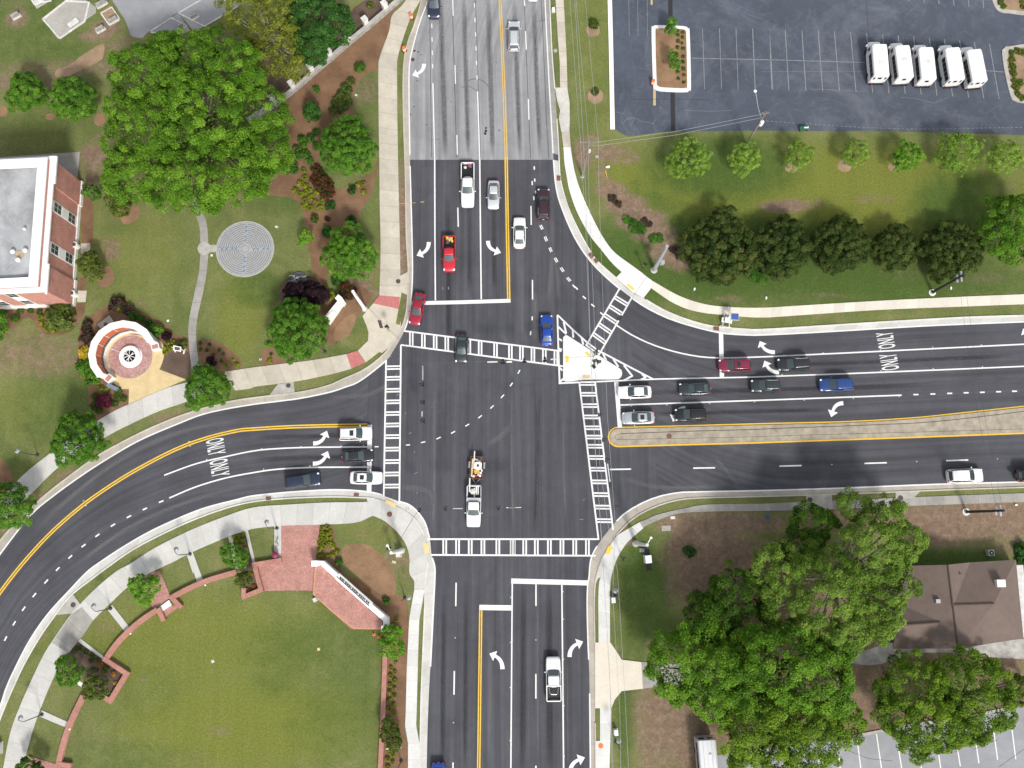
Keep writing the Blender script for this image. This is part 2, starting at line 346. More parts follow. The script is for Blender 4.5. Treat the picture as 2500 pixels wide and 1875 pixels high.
# ============================================================ GROUND
def grid_ground():
    far = [-4000, -1500, -600, -300, -180]
    xs = np.array(far + list(np.arange(-100, 100.01, 0.5)) + [-q for q in far[::-1]])
    ys = np.array(far + list(np.arange(-80, 105.01, 0.5)) + [-q for q in far[::-1]])
    nx, ny = len(xs), len(ys)
    X, Y = np.meshgrid(xs, ys); V = np.stack([X, Y, np.zeros_like(X)], -1).reshape(-1, 3)
    i = np.arange(nx - 1)[None, :] + nx * np.arange(ny - 1)[:, None]
    F = np.stack([i, i + 1, i + nx + 1, i + nx], -1).reshape(-1, 4)
    me = bpy.data.meshes.new('lawn'); me.vertices.add(len(V)); me.vertices.foreach_set('co', V.ravel())
    me.loops.add(F.size); me.polygons.add(len(F)); me.loops.foreach_set('vertex_index', F.ravel())
    me.polygons.foreach_set('loop_start', np.arange(0, F.size, 4)); me.update(calc_edges=True)
    A = np.zeros((len(V), 4)); A[:, 3] = 1
    # soil / lush / olive patches of the real ground: F-pixel x, y, rx, ry, amount ; channel 0 bare soil, 1 lush green, 2 yellow-olive
    B = []
    D = lambda *a: B.append((0, *a)); G = lambda *a: B.append((1, *a)); Yl = lambda *a: B.append((2, *a))
    # north-east meadow
    G(1560, 360, 150, 70, .7); G(1540, 560, 330, 90, .8); G(1850, 600, 330, 60, .75); G(1400, 440, 70, 40, .5); G(2090, 460, 110, 90, .7)
    Yl(1800, 420, 380, 100, .75); Yl(1500, 420, 130, 60, .8); Yl(2000, 430, 160, 60, .8); Yl(1750, 470, 160, 50, .7); Yl(1340, 370, 60, 60, .7); Yl(1420, 400, 60, 40, .8); D(1700, 445, 50, 14, .8); D(1260, 330, 20, 30, .8)
    D(1320, 410, 30, 18, .8); D(1350, 440, 40, 20, .95); D(1385, 475, 45, 22, 1.0); D(1415, 505, 40, 20, 1.0); D(1450, 545, 40, 22, 1.0); D(1300, 380, 16, 30, .6); D(1480, 560, 30, 25, .8); D(1470, 570, 28, 14, .6); D(1320, 330, 45, 18, .7); D(1350, 345, 35, 14, .5); D(1730, 437, 60, 9, .5); D(1890, 430, 40, 9, .45)
    D(1575, 645, 30, 8, .5); D(1780, 640, 100, 9, .3); D(2000, 660, 160, 8, .45); D(1700, 680, 120, 8, .4); D(1480, 655, 40, 10, .4); D(1270, 320, 14, 14, .6); D(1275, 355, 12, 12, .5); D(1283, 298, 14, 12, .5)
    D(1965, 575, 70, 30, .3); D(2120, 600, 50, 16, .35); D(2170, 400, 30, 20, .3)
    G(1270, 150, 50, 300, .25); Yl(1290, 100, 45, 260, .35); D(1282, 90, 20, 40, .2)
    # cemetery corner
    G(60, 40, 130, 110, .5); G(120, 115, 120, 28, .5); D(37, 40, 22, 18, .8); D(150, 150, 140, 22, .5); D(260, 110, 60, 35, .45); D(60, 185, 90, 25, .35); D(0, 175, 40, 20, .6); D(100, 195, 20, 30, .6)
    D(30, 10, 30, 14, .35); D(205, 78, 32, 10, .8); D(230, 60, 30, 16, .8); D(690, 195, 120, 40, .6); D(560, 170, 40, 60, .8); D(610, 210, 60, 40, .85); D(700, 30, 60, 40, .4)
    # west lawns
    G(60, 265, 110, 30, .35); D(205, 335, 30, 22, .85); D(225, 300, 30, 14, .5); D(200, 372, 22, 40, .6); D(255, 420, 26, 16, .5); D(240, 540, 18, 22, .65); D(225, 520, 12, 10, .5); D(250, 470, 20, 9, .4)
    Yl(300, 560, 90, 120, .35); Yl(520, 680, 50, 100, .55); D(300, 655, 22, 6, .5); D(410, 640, 14, 10, .25); D(420, 700, 14, 14, .25); G(560, 620, 60, 40, .55); G(600, 440, 60, 30, .5); G(390, 700, 40, 60, .25)
    D(80, 770, 110, 40, .55); G(110, 880, 70, 90, .45); Yl(40, 880, 80, 60, .35); G(30, 1000, 60, 40, .4); D(60, 965, 12, 30, .2); G(170, 850, 40, 70, .5)
    D(60, 735, 80, 26, .45); D(560, 790, 30, 14, .35); Yl(770, 220, 30, 60, .3); G(790, 200, 30, 60, .5); D(790, 400, 20, 12, .6); D(855, 620, 22, 60, .9); D(868, 450, 10, 80, .9); D(868, 560, 10, 50, 1.0); D(872, 380, 9, 40, .6); D(865, 590, 9, 40, .55)
    D(800, 632, 26, 14, .6); D(780, 600, 24, 40, .75); D(835, 585, 14, 25, .75); G(760, 700, 40, 20, .4)
    # verge along the west road
    D(390, 905, 70, 12, .6); D(300, 965, 30, 14, .75); D(180, 1035, 60, 20, .7); D(110, 1080, 40, 18, .7); D(30, 1130, 40, 20, .8); D(520, 870, 40, 6, .35); D(585, 843, 40, 6, .5)
    # south-west lawn
    Yl(420, 1400, 260, 110, .55); Yl(520, 1560, 240, 100, .65); Yl(700, 1330, 120, 40, .35); G(660, 1400, 130, 60, .45); G(770, 1360, 80, 90, .45); G(740, 1500, 100, 150, .4); G(600, 1460, 60, 50, .4); G(250, 1640, 160, 40, .4); G(320, 1490, 80, 60, .3); D(310, 1470, 10, 8, .45); D(255, 1555, 14, 9, .3); D(225, 1600, 14, 8, .35); D(170, 1570, 60, 60, .2); D(470, 1580, 25, 14, .35); D(410, 1640, 60, 20, .25); D(680, 1480, 22, 14, .3)
    D(240, 1350, 40, 30, .3); D(560, 1180, 20, 40, .15); D(660, 1095, 40, 5, .4)
    D(850, 1210, 40, 12, .6); D(840, 1240, 26, 16, .45); D(852, 1290, 14, 30, .3); D(800, 1150, 60, 22, .25); Yl(800, 1150, 60, 22, .4); D(880, 1230, 10, 30, .4)
    # south-east
    D(1560, 1130, 130, 22, .85); D(1540, 1200, 90, 60, .9); D(1480, 1180, 26, 60, 1.0); D(1490, 1260, 22, 50, .9); D(1620, 1240, 120, 60, .8); D(1500, 1260, 50, 40, .7); D(1450, 1260, 12, 60, .5)
    D(1340, 1165, 25, 14, .65); D(1430, 1125, 40, 10, .4); G(1390, 1260, 50, 100, .7); G(1400, 1370, 60, 60, .6); G(1350, 1560, 22, 90, .6)
    D(1440, 1560, 60, 90, .8); D(1400, 1530, 26, 40, .65); D(1480, 1600, 40, 60, .8); D(1420, 1640, 50, 40, .6); D(1540, 1560, 60, 40, .8); D(1400, 1400, 10, 20, .5)
    D(2040, 1130, 110, 40, .95); D(2150, 1120, 100, 40, .9); D(2000, 1150, 70, 26, .8); D(1900, 1110, 60, 30, .7); D(1800, 1110, 60, 30, .8); G(2050, 1215, 120, 26, .7); D(2190, 1180, 40, 20, .6)
    D(1830, 1400, 70, 50, .95); D(1900, 1430, 90, 30, .85); D(1850, 1460, 30, 50, .95); D(1860, 1530, 30, 60, .95); D(2000, 1420, 140, 12, .7); D(2120, 1425, 120, 16, .9); D(2170, 1480, 50, 40, .9); D(1700, 1400, 80, 120, .85); D(1950, 1560, 120, 50, .85); D(1800, 1330, 90, 60, .7); G(1920, 1385, 20, 12, .5)
    for i in range(260):   # small worn spots everywhere
        B.append((0, rnd.uniform(-100, 2300), rnd.uniform(-50, 1750), rnd.uniform(3, 12), rnd.uniform(3, 9), rnd.uniform(.2, .6)))
    for i in range(160):
        B.append((rnd.choice((1, 2)), rnd.uniform(-100, 2300), rnd.uniform(-50, 1750), rnd.uniform(15, 60), rnd.uniform(12, 40), rnd.uniform(.15, .4)))
    for ch, x, y, rx, ry, a in B:
        c = W((x * 1.1302, y * 1.1302)); k = mpp((x * 1.1302, y * 1.1302)) * 1.1302
        rx *= k; ry *= k
        sel = (np.abs(V[:, 0] - c.x) < rx * 2.2) & (np.abs(V[:, 1] - c.y) < ry * 2.2)
        d = ((V[sel, 0] - c.x) / rx) ** 2 + ((V[sel, 1] - c.y) / ry) ** 2
        A[sel, ch] = np.maximum(A[sel, ch], a * np.exp(-d * d * 0.35))
    at = me.color_attributes.new('patch', 'FLOAT_COLOR', 'POINT'); at.data.foreach_set('color', A.ravel())
    m, nt, b = nm('grass')
    ac = N(nt, 'ShaderNodeAttribute', attribute_name='patch'); sc = N(nt, 'ShaderNodeSeparateColor'); nt.links.new(ac.outputs['Color'], sc.inputs[0])
    n1 = noise(nt, 3.2, 6, 0.75); n2 = noise(nt, 0.22, 6, 0.65, distort=.4); n3 = noise(nt, 7.5, 4, 0.8); n4 = noise(nt, 0.9, 5, .7, distort=.8); n5 = noise(nt, 1.1, 7, .8, distort=.3); n6 = noise(nt, 0.55, 8, .78, distort=.5)
    col = ramp(nt, n2, [(0.3, (0.106, 0.132, 0.043)), (0.5, (0.142, 0.161, 0.055)), (0.7, (0.190, 0.193, 0.078))])
    def thr(ch, nz, k, lo, hi):
        mu = N(nt, 'ShaderNodeMath', operation='MULTIPLY_ADD'); nt.links.new(nz, mu.inputs[0]); mu.inputs[1].default_value = k; mu.inputs[2].default_value = -k / 2
        ad = N(nt, 'ShaderNodeMath', operation='ADD'); nt.links.new(mu.outputs[0], ad.inputs[0]); nt.links.new(sc.outputs[ch], ad.inputs[1])
        mr = N(nt, 'ShaderNodeMapRange', interpolation_type='SMOOTHSTEP'); mr.inputs['From Min'].default_value = lo; mr.inputs['From Max'].default_value = hi
        nt.links.new(ad.outputs[0], mr.inputs['Value']); return mr.outputs[0]
    col = mix(nt, col, (0.150, 0.168, 0.034), thr(2, n6, .9, .1, .75))
    col = mix(nt, col, (0.064, 0.104, 0.024), thr(1, n6, .9, .1, .8))
    col = mix(nt, col, (0.17, 0.145, 0.075), ramp(nt, n4, [(0.60, 0.0), (0.76, 0.32)]))
    soil = ramp(nt, n5, [(0.25, (0.13, 0.085, 0.058)), (0.5, (0.20, 0.140, 0.098)), (0.75, (0.31, 0.235, 0.170))])
    col = mix(nt, col, soil, thr(0, n6, 1.5, .12, .85))
    col = mix(nt, col, ramp(nt, n1, [(0.28, 0.72), (0.72, 1.28)]), 1.0, 'MULTIPLY')
    col = mix(nt, col, ramp(nt, n3, [(0.28, 0.62), (0.72, 1.38)]), 1.0, 'MULTIPLY')
    mow = noise(nt, 1.0, 2, 0.5, stretch=(1.1, 0.05, 1)); col = mix(nt, col, ramp(nt, mow, [(0.35, 0.97), (0.65, 1.03)]), 1.0, 'MULTIPLY')
    nt.links.new(col, b.inputs['Base Color']); b.inputs['Roughness'].default_value = 0.95; b.inputs['Specular IOR Level'].default_value = 0.1
    bump(nt, b, n3, 0.05, 0.6)
    M['grass'] = m; me.materials.append(m)
    o = bpy.data.objects.new('lawn', me); COL.objects.link(o); o['kind'] = 'structure'
grid_ground()
# ============================================================ ROADS
NWi = smooth(S('A2', 1560, -2600, 1490, -500, 1478, -60, 1400, 185, 1340, 400, 1313, 540, 1308, 700, 1312, 1100, 1318, 1400, 'B2', 1325, 60, 1334, 400, 1338, 700, 1328, 900, 1308, 1060, 1262, 1200, 1180, 1345, 1110, 1440, 'C2', 895, 0, 770, 52, 640, 95, 400, 145, 200, 172, 0, 197, 'C1', 1900, 238, 1700, 285, 1500, 362, 1200, 490, 950, 630, 700, 790, 450, 970, 250, 1142, 0, 1462, -250, 1800))
NWo = smooth(S('A2', 1510, -2600, 1440, -500, 1420, -60, 1365, 170, 1300, 350, 1268, 500, 1258, 700, 1262, 1000, 1275, 1400, 'B2', 1280, 52, 1286, 400, 1302, 690, 1288, 1000, 1240, 1165, 1150, 1315, 1075, 1400, 930, 1510, 740, 1595, 'C2', 620, 40, 380, 95, 0, 140, 'C1', 1890, 182, 1700, 235, 1500, 300, 1250, 405, 1000, 530, 800, 645, 600, 790, 400, 945, 200, 1125, 0, 1345, -250, 1690))
SWi = smooth(S('D1', -250, 1800, 0, 1150, 50, 1000, 130, 820, 250, 590, 400, 370, 600, 150, 745, 0, 'C1', 850, 1530, 1000, 1430, 1200, 1310, 1400, 1210, 1700, 1085, 2000, 1005, 'C2', 0, 972, 300, 942, 640, 922, 850, 928, 1000, 945, 1100, 972, 1230, 1018, 1310, 1045, 1385, 1110, 1445, 1200, 1482, 1325, 1500, 1475, 1525, 1560, 'D2', 1527, 50, 1515, 300, 1495, 700, 1478, 1000, 1463, 1400, 1450, 2100, 1410, 4000))
SWo = smooth(S('D1', -250, 1890, 0, 1240, 100, 1000, 200, 785, 330, 560, 470, 360, 600, 200, 'C1', 800, 1650, 900, 1575, 1100, 1435, 1300, 1325, 1600, 1185, 1900, 1075, 'C2', 0, 1018, 300, 990, 640, 978, 900, 985, 1060, 1000, 1215, 1062, 1310, 1120, 1390, 1210, 1445, 1330, 1470, 1475, 1462, 1560, 'D2', 1445, 100, 1440, 300, 1428, 600, 1412, 1000, 1403, 1400, 1390, 2100, 1350, 4000))
SEi = smooth(S('D3', 715, 4000, 700, 2100, 690, 1030, 682, 745, 676, 600, 669, 300, 673, 120, 'C3', 685, 1650, 702, 1500, 768, 1370, 898, 1203, 1000, 1108, 1150, 1022, 1300, 968, 1450, 942, 1550, 937, 'C4', 0, 925, 600, 907, 1100, 887, 1600, 868, 2300, 850, 3000, 830, 5000, 770))
SEo = smooth(S('D3', 757, 4000, 742, 2100, 735, 1155, 733, 600, 728, 300, 735, 120, 'C3', 750, 1640, 800, 1480, 870, 1370, 930, 1285, 1060, 1160, 1200, 1080, 1350, 1025, 1500, 995, 1700, 985, 'C4', 0, 975, 600, 957, 1100, 938, 1600, 918, 2300, 895, 3000, 872, 5000, 812))
NEi = smooth(S('A3', 210, -2600, 290, -500, 310, -60, 332, 400, 348, 700, 368, 1050, 388, 1400, 'B3', 413, 10, 475, 200, 565, 400, 675, 570, 805, 710, 950, 835, 1105, 950, 1250, 1033, 1400, 1097, 1600, 1158, 1800, 1203, 1980, 1218, 'B4', 0, 1220, 500, 1195, 1000, 1165, 1500, 1137, 2300, 1105, 3000, 1075, 5000, 985))
NEo = smooth(S('A3', 250, -2600, 330, -500, 350, -60, 360, 200, 375, 500, 400, 800, 425, 1200, 440, 1480, 'B3', 465, 0, 520, 170, 610, 360, 700, 520, 760, 600, 910, 735, 1050, 860, 1145, 908, 1300, 1000, 1450, 1065, 1600, 1115, 1750, 1148, 2000, 1168, 'B4', 0, 1172, 500, 1142, 1000, 1110, 1700, 1070, 2300, 1050, 3000, 1020, 5000, 930))
ROAD = poly('road', NWo + SWo + SEo + NEo[::-1], 0.004, M['asph'], uvdir=math.pi / 2)
def sub(P, f): return [p for p in P if f(p)]
strip('road', sub(NWi, lambda p: p[0] < 905 and p[1] > 880), sub(SWi, lambda p: p[0] < 890 and p[1] < 2000)[::-1], 0.008, M['asph'], n=120)
strip('road', sub(NEi, lambda p: p[0] > 1500 and p[1] > 700), sub(SEi, lambda p: p[0] > 1610 and p[1] < 1300), 0.008, M['asph'], n=40)
OLD = strip('old_road', sub(NWi, lambda p: p[1] < 389 and p[0] > 900) + S('A2', 1312, 1348), sub(NEi, lambda p: p[1] < 389 and p[0] < 1400) + S('A3', 386, 1348), 0.008, M['asph_old'], n=40)
for a, b, k in ((NWi, NWo, 0), (SWi, SWo, 1), (SEi, SEo, 0)):
    strip('gutter', a, b, 0.012, M['gutter_new' if k else 'gutter'], n=600)
NEa = lambda P: sub(P, lambda p: p[1] < 390 and p[0] < 1400)
NEb = lambda P: sub(P, lambda p: not (p[1] < 388 and p[0] < 1400))
strip('gutter', NEa(NEi), NEa(NEo), 0.012, M['walk_grey'], n=200); strip('gutter', NEb(NEi), NEb(NEo), 0.012, M['gutter_new'], n=400)
ramps = {0: [(905, 765, 60)], 1: [(960, 1240, 50), (1040, 1340, 30)], 2: [(1480, 1340, 40), (1453, 1660, 78)], 3: [(1540, 700, 42), (1395, 250, 50)]}
for k, P in enumerate((NWo, SWo, SEo, NEo)):
    run = []
    D_ = [];
    for p in P + [None]:
        cut = p is None or any((p[0] - x) ** 2 + (p[1] - y) ** 2 < r * r for x, y, r in ramps[k])
        if cut:
            if len(run) > 2: ribbon('kerb', run, 0.17, 0.13, M['kerb_new' if k in (1, 3) else 'kerb'], h=0.13)
            run = []
        else: run.append(p)
# ------------------------------------------------------------ paint on the road
LK = [0]
def line(px, w=0.17, name='lane_line', m='white_line', z=0.014, parent=None, off=0.0):
    LK[0] += 1; return ribbon(name, px, w, z + (LK[0] % 17) * .0002, M[m], parent or ROAD, off=off)
def dash(tile, cs, dx, dy, w=0.17, name='lane_dash', parent=None):
    for i in range(0, len(cs), 2):
        x, y = cs[i], cs[i + 1]; line(S(tile, x - dx / 2, y - dy / 2, x + dx / 2, y + dy / 2), w, name, parent=parent)
def cutP(P, f): return sub(P, f)
# edge lines
line(sub(NWi, lambda p: 395 < p[1] < 806 and p[0] > 900), 0.17, 'edge_line'); line(sub(NWi, lambda p: p[1] <= 388 and p[0] > 900), 0.16, 'edge_line', parent=OLD)
line(sub(NWi, lambda p: p[0] < 942), 0.19, 'edge_line')
line(sub(SWi, lambda p: p[0] < 937), 0.19, 'edge_line', off=0.06); line(smooth(S('C2', 1230, 1018, 1310, 1045, 1385, 1110, 1445, 1200, 1482, 1325)), 0.19, 'edge_line'); line(sub(SWi, lambda p: p[0] > 1050 and p[1] > 1358), 0.19, 'edge_line')
line(sub(SEi, lambda p: p[1] > 1692), 0.18, 'edge_line'); line(sub(SEi, lambda p: 1330 < p[1] < 1612), 0.18, 'edge_line'); line(sub(SEi, lambda p: p[0] > 1500), 0.19, 'edge_line')
line(sub(NEi, lambda p: p[1] <= 388), 0.16, 'edge_line', parent=OLD); line(sub(NEi, lambda p: 388 < p[1] < 707), 0.19, 'edge_line'); line(sub(NEi, lambda p: p[0] > 1541), 0.19, 'edge_line')
# north road
line(S('A2', 1510, 700, 1525, 1340), 0.16, parent=OLD); line(S('A2', 1525, 1342, 'B2', 1525, 60, 1531, 928), 0.2)
dash('A2', [1501, 218, 1503, 332, 1505, 445, 1508, 558], 2, 38, 0.13, 'lane_dash', OLD)
line(S('A2', 1675, -60, 1681, 132), 0.15, 'lane_dash', parent=OLD); line(S('A2', 1696, 550, 1700, 708), 0.15, 'lane_dash', parent=OLD); line(S('A2', 1712, 1138, 1716, 1305), 0.15, 'lane_dash', parent=OLD)
line(S('B2', 1720, 145, 1724, 306), 0.18, 'lane_dash')
dash('A2', [1860, 45, 1865, 168, 1870, 288, 1874, 408, 1878, 530, 1882, 654], 2, 36, 0.13, 'lane_dash', OLD)
line(S('A2', 1887, 770, 1905, 1340), 0.16, parent=OLD); line(S('A2', 1905, 1342, 'B2', 1908, 60, 1918, 918), 0.2)
yn = S('A2', 2070, -120, 2078, 0, 2105, 600, 2128, 1325); yb = S('A2', 2128, 1320, 'B2', 2133, 52, 2150, 915)
for s in (-1, 1):
    line(yn, 0.12, 'centre_line', 'yellow_line', off=s * 0.14, parent=OLD); line(yb, 0.19, 'centre_line', 'yellow_line', off=s * 0.15)
for a in (('A3', 138, 0, 143, 50), ('A3', 148, 262, 156, 420), ('A3', 172, 835, 178, 1010)): line(S(*a), 0.15, 'lane_dash', parent=OLD)
for a in (('A3', 222, 1403, 223, 1432), ('A3', 226, 1507, 227, 1533), ('A3', 204, 1528, 206, 1562), ('A3', 233, 1608, 234, 1632), ('B3', 218, 50, 220, 82), ('B3', 195, 130, 197, 291), ('B3', 207, 755, 208, 920), ('B3', 205, 1063, 205, 1095), ('B3', 193, 1188, 190, 1220)): line(S(*a), 0.18, 'lane_dash')
for x, y, ax, ay in ((283, 310, 9, 18), (320, 408, 8, 19), (360, 500, 8, 18), (407, 587, 10, 18), (458, 668, 11, 17), (513, 750, 13, 15)):
    for s in (-6, 6): line(S('B3', x + s - ax, y - s * .5 - ay, x + s + ax, y - s * .5 + ay), 0.14, 'lane_dash')
for x, y, ax, ay in ((557, 808, 11, 12), (578, 824, 12, 12), (645, 903, 13, 12), (717, 970, 14, 12), (792, 1040, 13, 12)): line(S('B3', x - ax, y - ay, x + ax, y + ay), 0.2, 'lane_dash')
# west road
yw = smooth(S('C2', 957, 373, 600, 379, 300, 388, 0, 406, 'C1', 2000, 420, 1750, 480, 1500, 570, 1200, 722, 950, 872, 700, 1047, 450, 1262, 250, 1472, 95, 1659, 'D1', -60, 260))
for s in (-1, 1): line(yw, 0.19, 'centre_line', 'yellow_line', off=s * 0.16)
line(smooth(S('C2', 957, 557, 500, 560, 200, 571, 0, 590, 'C1', 1900, 640, 1650, 700, 1385, 796)), 0.19)
line(smooth(S('C2', 957, 727, 500, 730, 200, 745, 0, 773, 'C1', 1900, 820, 1650, 895, 1428, 988)), 0.2)
dd = [('C1', 1360, 1018, 38, -16), ('C1', 1222, 1080, 36, -17), ('C1', 1088, 1145, 36, -20), ('C1', 953, 1217, 36, -22), ('C1', 822, 1303, 34, -24), ('C1', 705, 1390, 34, -26), ('C1', 593, 1485, 32, -28), ('C1', 487, 1587, 30, -30), ('D1', 390, 85, 30, -34), ('D1', 290, 200, 28, -34), ('D1', 200, 315, 26, -36), ('D1', 120, 438, 22, -36), ('D1', 47, 567, 20, -38)]
for t, x, y, dx, dy in dd: line(S(t, x - dx / 2, y - dy / 2, x + dx / 2, y + dy / 2), 0.2, 'lane_dash')
# east road
line(smooth(S('B3', 918, 1138, 1050, 1222, 1250, 1312, 1500, 1382, 1750, 1412, 2140, 1404, 'B4', 500, 1381, 1000, 1357, 2300, 1293)), 0.2)
line(S('B3', 470, 1626, 690, 1612, 1225, 1592, 2140, 1573, 'B4', 1000, 1535, 2300, 1480), 0.2)
line(S('C3', 950, 203, 2142, 163, 'C4', 1180, 120), 0.2)
dash('C4', [1300, 115, 1443, 110, 1585, 105, 1724, 100, 1860, 96, 1998, 91, 2132, 87], 42, -1, 0.2)
for a in (('C3', 860, 747, 1040, 744), ('C3', 1563, 736, 1748, 733), ('C4', 148, 719, 335, 714), ('C4', 867, 696, 1055, 690), ('C4', 1555, 673, 1742, 667)): line(S(*a), 0.2, 'lane_dash')
# south road
for a in (('D2', 1706, 95, 1703, 293), ('D2', 1691, 840, 1688, 1040), ('D2', 1680, 1612, 1679, 1760), ('D3', 237, 110, 237, 292), ('D3', 236, 865, 236, 1073), ('D3', 236, 1640, 236, 1760)): line(S(*a), 0.19, 'lane_dash')
for s in (-1, 1): line(S('D2', 1914, 325, 1895, 1760), 0.17, 'centre_line', 'yellow_line', off=s * 0.14)
line(S('D2', 2180, 60, 2167, 1760), 0.18); line(S('D3', 455, 112, 462, 800, 471, 1760), 0.19)
# guide dashes across the junction
gd = [('C2', 1035, 555, 34, 0), ('C2', 1300, 540, 34, -3), ('C2', 1428, 517, 36, -8), ('C2', 1558, 482, 36, -16), ('C2', 1680, 434, 34, -18), ('C2', 1800, 373, 32, -20), ('C2', 1908, 302, 30, -24), ('C2', 2008, 220, 28, -26), ('C2', 2097, 130, 26, -28), ('C2', 2172, 30, 22, -30), ('B3', 93, 1530, 18, -32)]
for t, x, y, dx, dy in gd: line(S(t, x - dx / 2, y - dy / 2, x + dx / 2, y + dy / 2), 0.16, 'guide_dash')
# stop lines
for a, w in ((('B2', 1325, 952, 1790, 942, 2165, 930), .55), (('C2', 977, 370, 971, 945), .64), (('C3', 915, 10, 945, 392), .60), (('B3', 1798, 1205, 1806, 1580), .62), (('D3', 28, 81, 672, 97), .68), (('D2', 1902, 304, 2178, 308), .70)):
    line(S(*a), w, 'stop_line', z=0.018)
# ladder crosswalks
def crosswalk(A, B, ts, tB=None, w=0.23, gap=0.2):
    a0, a1 = W(A[0], .022), W(A[1], .022); b0, b1 = W(B[0], .022), W(B[1], .022)
    mb = MB()
    def q(p, r, wd, z):
        d = (r - p).normalized(); n = Vector((-d.y, d.x, 0)) * wd / 2; v = [p - n, p + n, r + n, r - n]
        v = [Vector((x.x, x.y, z)) for x in v]
        if (v[1] - v[0]).cross(v[2] - v[0]).z < 0: v.reverse()
        mb.add(v, [(0, 1, 2, 3)])
    LK[0] += 1; zz = (LK[0] % 5) * .0006; q(a0, a1, w, .0222 + zz); q(b0, b1, w, .0219 + zz)
    for i, t in enumerate(ts):
        u = tB[i] if tB else t
        for s in (-gap, gap):
            pa = a0.lerp(a1, t) + (a1 - a0).normalized() * s; pb = b0.lerp(b1, u) + (b1 - b0).normalized() * s
            d = (pb - pa).normalized() * w * .5
            q(pa + d, pb - d, w, .0262 + zz)
    o = mb.build('crosswalk', M['white_line'], ROAD)
def fr(c, a, b): return [(x - a) / (b - a) for x in c]
xA = [1328, 1430, 1530, 1628, 1720, 1815, 1910, 2040, 2165]; xs_ = [620 + x * TF for x in xA] + [1240 + x * TF for x in (115, 212, 308, 405)]
A, B = S('B2', 1265, 1185, 'B3', 452, 1356), S('B2', 1240, 1303, 'B3', 466, 1483)
crosswalk(A, B, fr(xs_, A[0][0], A[1][0]), fr(xs_, B[0][0], B[1][0]))
ys_ = [465 + y * TF for y in (1498, 1590)] + [930 + y * TF for y in (85, 184, 283, 380, 478, 583, 687, 790, 890)]
A, B = S('B2', 1115, 1430, 'C2', 1095, 975), S('B2', 1240, 1303, 'C2', 1227, 1035)
crosswalk(A, B, fr(ys_, A[0][1], A[1][1]), fr(ys_, B[0][1], B[1][1]))
ys_ = [930 + y * TF for y in (22, 115, 213, 310, 403, 482, 560, 655, 754, 860, 966, 1070, 1182)]
A, B = S('C3', 602, 10, 765, 1340), S('C3', 735, 10, 888, 1258)
crosswalk(A, B, fr(ys_, A[0][1], A[1][1]), fr(ys_, B[0][1], B[1][1]))
xs_ = [620 + x * TF for x in (1610, 1718, 1825, 1932, 2058, 2180)] + [1240 + x * TF for x in (44, 142, 240, 350, 456, 564, 671)]
A, B = S('C2', 1462, 1335, 'C3', 768, 1335), S('C2', 1495, 1468, 'C3', 742, 1475)
crosswalk(A, B, fr(xs_, A[0][0], A[1][0]), fr(xs_, B[0][0], B[1][0]))
A, B = S('B3', 940, 832, 658, 1310), S('B3', 1050, 897, 765, 1392)
crosswalk(A, B, [.14, .30, .455, .62, .79, .97], [.14, .30, .455, .62, .79, .965])
# painted nose round the island
for a in (('B3', 418, 1050, 426, 1350, 437, 1632), ('B3', 418, 1050, 540, 1168, 668, 1282), ('B3', 785, 1362, 1000, 1475, 1225, 1592), ('B3', 428, 1627, 600, 1618)): line(S(*a), 0.24, 'island_outline', z=.018)
for a in (('B3', 425, 1150, 492, 1212), ('B3', 470, 1110, 492, 1205), ('B3', 546, 1172, 552, 1242), ('B3', 622, 1240, 636, 1302), ('B3', 800, 1370, 832, 1440), ('B3', 888, 1420, 932, 1490), ('B3', 978, 1475, 1052, 1568), ('B3', 1054, 1562, 975, 1605), ('B3', 1130, 1548, 1165, 1580), ('B3', 1166, 1576, 1120, 1598), ('B3', 428, 1250, 456, 1268), ('B3', 428, 1332, 456, 1345), ('B3', 434, 1492, 460, 1520), ('B3', 434, 1620, 470, 1585)): line(S(*a), 0.26, 'island_hatch', z=.026)
# arrows
def arrow(tile, tx, ty, px_, py_, ax, ay, parent=None):
    T, P = W(sp(tile, tx, ty), .03), W(sp(tile, px_, py_), .03); e = W(sp(tile, tx + ax, ty + ay), .03)
    a = (e - T).normalized(); d = P - T; b = d - a * d.dot(a); wl = b.length; b.normalize(); u = d.dot(a)
    p0, p1, p2 = Vector((0, 0)), Vector((u * .62, 0)), Vector((u * .84, wl * .56))
    c = [p0 * (1 - t) ** 2 + p1 * 2 * t * (1 - t) + p2 * t * t for t in [i / 10 for i in range(11)]]
    Lp, Rp = [], []
    for i, q in enumerate(c):
        dd_ = (c[min(i + 1, 10)] - c[max(i - 1, 0)]).normalized(); n = Vector((-dd_.y, dd_.x)) * (0.30 - .10 * i / 10)
        Lp.append(q + n); Rp.append(q - n)
    hd = Vector((u, wl)) - p2; hd.normalize(); hn = Vector((-hd.y, hd.x)) * 0.72
    out = Lp + [p2 + hn, Vector((u, wl)), p2 - hn] + Rp[::-1]
    v = [T + a * q.x + b * q.y for q in out]
    for q in v: q.z = .03
    ar = sum(v[i].x * v[(i + 1) % len(v)].y - v[(i + 1) % len(v)].x * v[i].y for i in range(len(v)))
    if ar < 0: v.reverse()
    mk('turn_arrow', v, [tuple(range(len(v)))], M['white_line'], parent or ROAD)
arrow('A2', 1435, 538, 1335, 637, 0, 9, OLD); arrow('B2', 1475, 435, 1372, 549, 0, 9); arrow('B2', 1975, 425, 2085, 526, 0, 9)
arrow('B4', 110, 1365, -18, 1270, -9, 0); arrow('B4', 145, 1535, 22, 1435, -9, 0); arrow('C4', 687, 188, 585, 306, -9, 0); arrow('C3', 1497, 230, 1393, 346, -9, 0)
